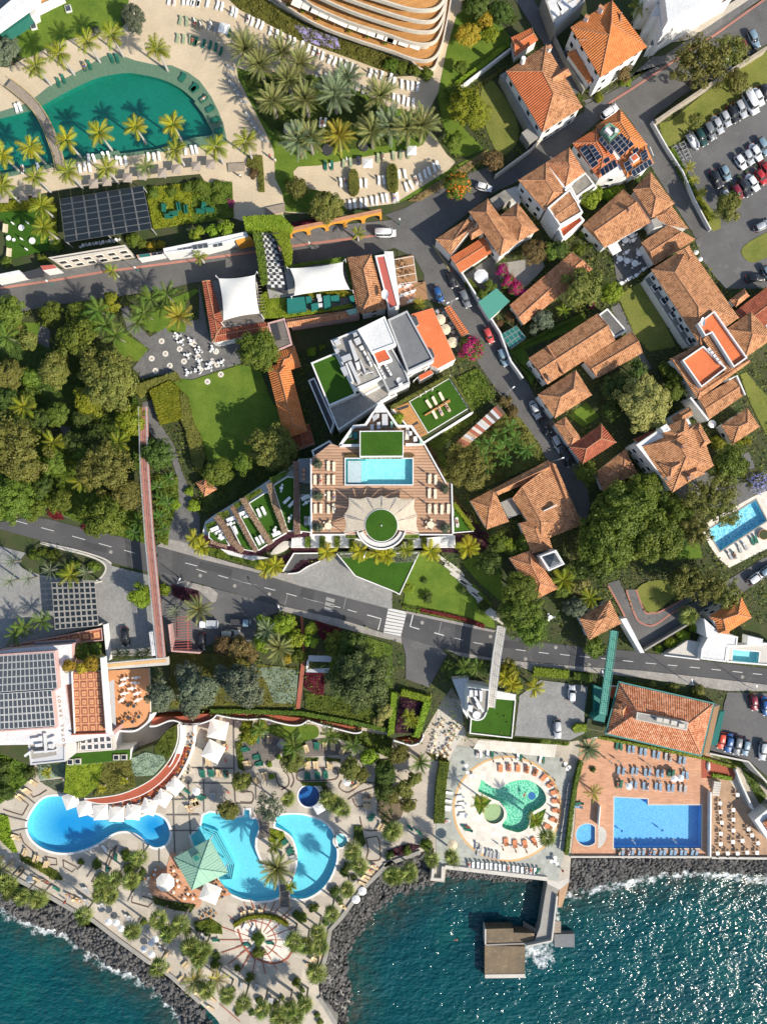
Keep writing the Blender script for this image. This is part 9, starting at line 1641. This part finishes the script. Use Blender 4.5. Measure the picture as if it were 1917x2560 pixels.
O(0,2060);ag('575 590 630 640 655 630 380 480 300 455',150,'cream','on the left promenade deck');ag('700 550 725 545 680 600 720 640 860 680 830 690 1080 780 1050 770',120,'grey','in palm shade on the left promenade');ag('1390 1080 1400 1200 1500 1270 1540 1290 1530 1150 1550 1170',45,'cream','along the left promenade tip');ag('1240 900 1390 1000 1420 970 1330 1030',120,'grey','in palm shade beside the white parasols')
aA(385,480,150,'cloth_red','sunbather','on the left promenade deck','skin_tan');aA(575,595,150,'cloth_blue','sunbather','on the left promenade deck');aA(655,635,150,'cloth_white','sunbather','on the left promenade deck');walker(540,645,40,'cloth_red','cloth_black','person walking','along the left sea wall');O(480,1800);aA(290,225,92,'cloth_red','sunbather','beside the tilted square parasol');aA(280,335,92,'cloth_red','sunbather in red','below the tilted square parasol');aA(300,600,150,'cloth_red','sunbather','above the light blue pool');aA(1470,1240,150,'cloth_red','sunbather','on the right promenade');aA(1515,1205,150,'cloth_white','sunbather','on the right promenade','skin_tan')
O(960,1800);q='around the clover-shaped pool';dbl=dict(kind='wide')
for x_,y_,a_ in((962,397,90),(1033,393,90),(1107,397,90),(1182,407,85),(1253,432,70),(1322,475,50),(1378,533,35),(1408,598,20),(1420,670,5),(1422,748,-8),(1403,825,-20),(1358,885,-30),(1008,1012,-85),(1082,1026,-88),(1164,1026,-80),(1240,1005,-65)):lounger(x_,y_,a_,'orange',q,'wide',None,.92)
closed('905 345 985 325 1060 335 1140 345 1215 365 1310 340 1410 500 1440 590 1450 690 1440 770 1420 840 985 1075 1090 1090 1180 1095 1265 1050','behind the orange loungers','orange_chair','closed orange parasol');q='in the left arc of the round plaza'
ag('635 635 655 690 635 725 650 800 660 780',5,'white',q);ag('680 885 700 910',-10,'green',q);ag('765 1045 800 1070 780 1090 850 1100 880 1105 910 1115 945 1125',80,'grey','at the lower left of the round plaza');ag('530 600 525 670 520 715 515 745 505 835',175,'white','beside the thick clipped hedge');ag('770 265 800 270 860 270 1105 300 1290 320',85,'white','below the pale awning');ag('895 275 1130 305 1320 325',88,'green','below the pale awning')
ag(line(700,1190,1250,1245,16),92,'white','along the bathing bay parapet','rest');ag('1272 1250',60,'green','at the end of the bathing bay row');ag(line(1545,530,1470,1050,24),175,'grey','in the column beside the long hedge','rest')
for x_,y_,m_ in((720,465,0),(745,462,0),(690,435,0),(680,378,0),(1500,360,0),(1515,405,0),(1530,390,0),(1385,1170,0),(1415,1140,0),(1430,1190,0),(1412,1168,0)):aF(x_,y_,0,'in the corners of the round plaza',0,'white','white','round',.45,'white round table')
aA(690,885,-10,'cloth_red','sunbather','at the left of the round plaza','skin_tan');aA(1182,410,85,'cloth_black','sunbather in black','above the clover-shaped pool','skin_tan');aA(505,838,175,'cloth_red','sunbather','beside the thick clipped hedge');aA(1160,620,80,'cloth_red','swimmer','in the clover-shaped pool',z=DECK-.75);walker(1475,1245,90,'cloth_red','cloth_white','person in red walking','at the head of the pier');walker(785,275,0,'cloth_white','cloth_blue','person standing','below the pale awning')
O(960,2060,SEA);aA(590,960,30,'cloth_red','swimmer','in the open sea',z=SEA-.62);O(960,1800,DECK)
for x_,y_ in((465,60),(480,20),(575,50),(600,80),(530,120),(545,190),(430,135),(420,190),(515,240),(400,250),(440,290),(480,260),(560,150),(500,300),(540,270)):aF(x_,y_,ac.uniform(0,90),'on the bistro terrace',2,'wood' if x_>450 else 'cream','cream','round',.35)
ag('215 890 290 930',130,'green','left of the bathing bay')
O(1417,1800);q='along the club house wall';ag('412 210 448 218',88,'green',q);ag('510 235 548 240 610 255 645 262 718 278 755 285 930 328 968 335',88,'blue',q);ag('815 300 855 308',88,'grey',q);q='in the upper double row of the club'
ag('428 415 465 418 542 418 577 420 645 430 682 432 748 438 785 440 955 450 990 455',88,'blue',q);ag('845 435 880 440',88,'green',q);q='in the lower double row of the club';ag('530 535 567 537 632 540 668 545 735 548 772 550 838 558 875 558',88,'blue',q);ag('415 525 450 530',88,'green',q);ag('940 562 975 565',88,'grey',q);q='in the row below the rectangular pool';ag('460 1105 510 1102 545 1105 598 1105 632 1105 685 1105 720 1105 770 1105 805 1105 858 1105 892 1105 945 1105 980 1105 1035 1105 1068 1105',86,'blue',q);ag('428 1103',86,'green',q);ag('100 690',0,'green','beside the long club hedge');ag('97 718',0,'blue','beside the long club hedge')
closed('370 360 445 360 690 385 970 400 560 490 670 490 770 505 560 1020 900 1015','on the club terrace','white')
for x_,y_ in((1265,690),(1268,762),(1280,850),(1270,942),(1270,1028),(1375,745),(1375,825),(1375,915),(1372,1010),(1450,1000),(1500,905),(1530,955),(1580,1020),(1245,1105),(1328,1105),(1410,1105),(1490,1098),(1572,1100),(1410,620)):aF(x_,y_,90,'on the club dining terrace',2,'dark_metal','white','square',.42)
aA(850,300,88,'cloth_black','sunbather','along the club house wall','skin_tan');aA(510,1108,86,'cloth_white','sunbather','below the rectangular pool');t=av('rowing_boat','small white upturned boat','boat',W(Q(1165,380),DECK),'at the club steps');v_,f_=loft([aB(.9,2.6,0,16,2.4),aB(.7,2.2,.4,16,2.4),aB(.2,1.2,.6,16,2.4)]);c_=LOC[t.name];ad('hull',[p_+c_ for p_ in v_],f_,'white',t,sm=True);v_,f_=aE([c_+aa((0,-1.1,.55)),c_+aa((0,1.1,.55))],.05,5);ad('keel',v_,f_,'wood',t)
O(1417,900,0.0);q='on the white terrace at the right edge';ag('1345 1620 1385 1610',115,'grey',q);ag('1430 1560 1470 1540',115,'grey',q);ag('1530 1495 1560 1480',115,'green',q);aA(1385,1615,115,'cloth_black','sunbather',q,'skin_tan');p_=W(Q(1622,1445),.4);o=av('planter','large round clay planter','planter',(p_.x,p_.y,0),q);ad('pot',*cyl(p_.x,p_.y,0,.7,1.0,1.25,20),'clay_pot',o);ad('soil',*cyl(p_.x,p_.y,.6,.72,1.1,1.1,20),'soil',o)
aF(1095,1095,0,'below the white villa',3,'white','white','round',.5);O(960,1350);aF(1375,640,0,'beside the big dark green tree',3,'white','white','round',.5)
O(960,900);t=av('rusty_shed','long shed with rusty and silver sheets','shed',W(Q(800,550),0),'beside the kitchen garden');qa=[W(q,2.4)for q in L('590 690 940 365 1005 440 670 725')]
for k in range(16):
 u0,u1=k/16,(k+.94)/16;pp=[qa[0].lerp(qa[1],u0),qa[0].lerp(qa[1],u1),qa[3].lerp(qa[2],u1),qa[3].lerp(qa[2],u0)];v_,f_=aq([p_+aa((0,0,ac.uniform(0,.08)))for p_ in pp],2.2);ad('roof_sheet',v_,f_,MT[ac.choice(['silver_sheet','brown_band','tan_tiles','pale_concrete','red_band'])],t)
aj('wall',L('600 690 940 380 995 440 675 715'),2.2,-.3,'concrete',t)
place_loungers()
finish_labels()
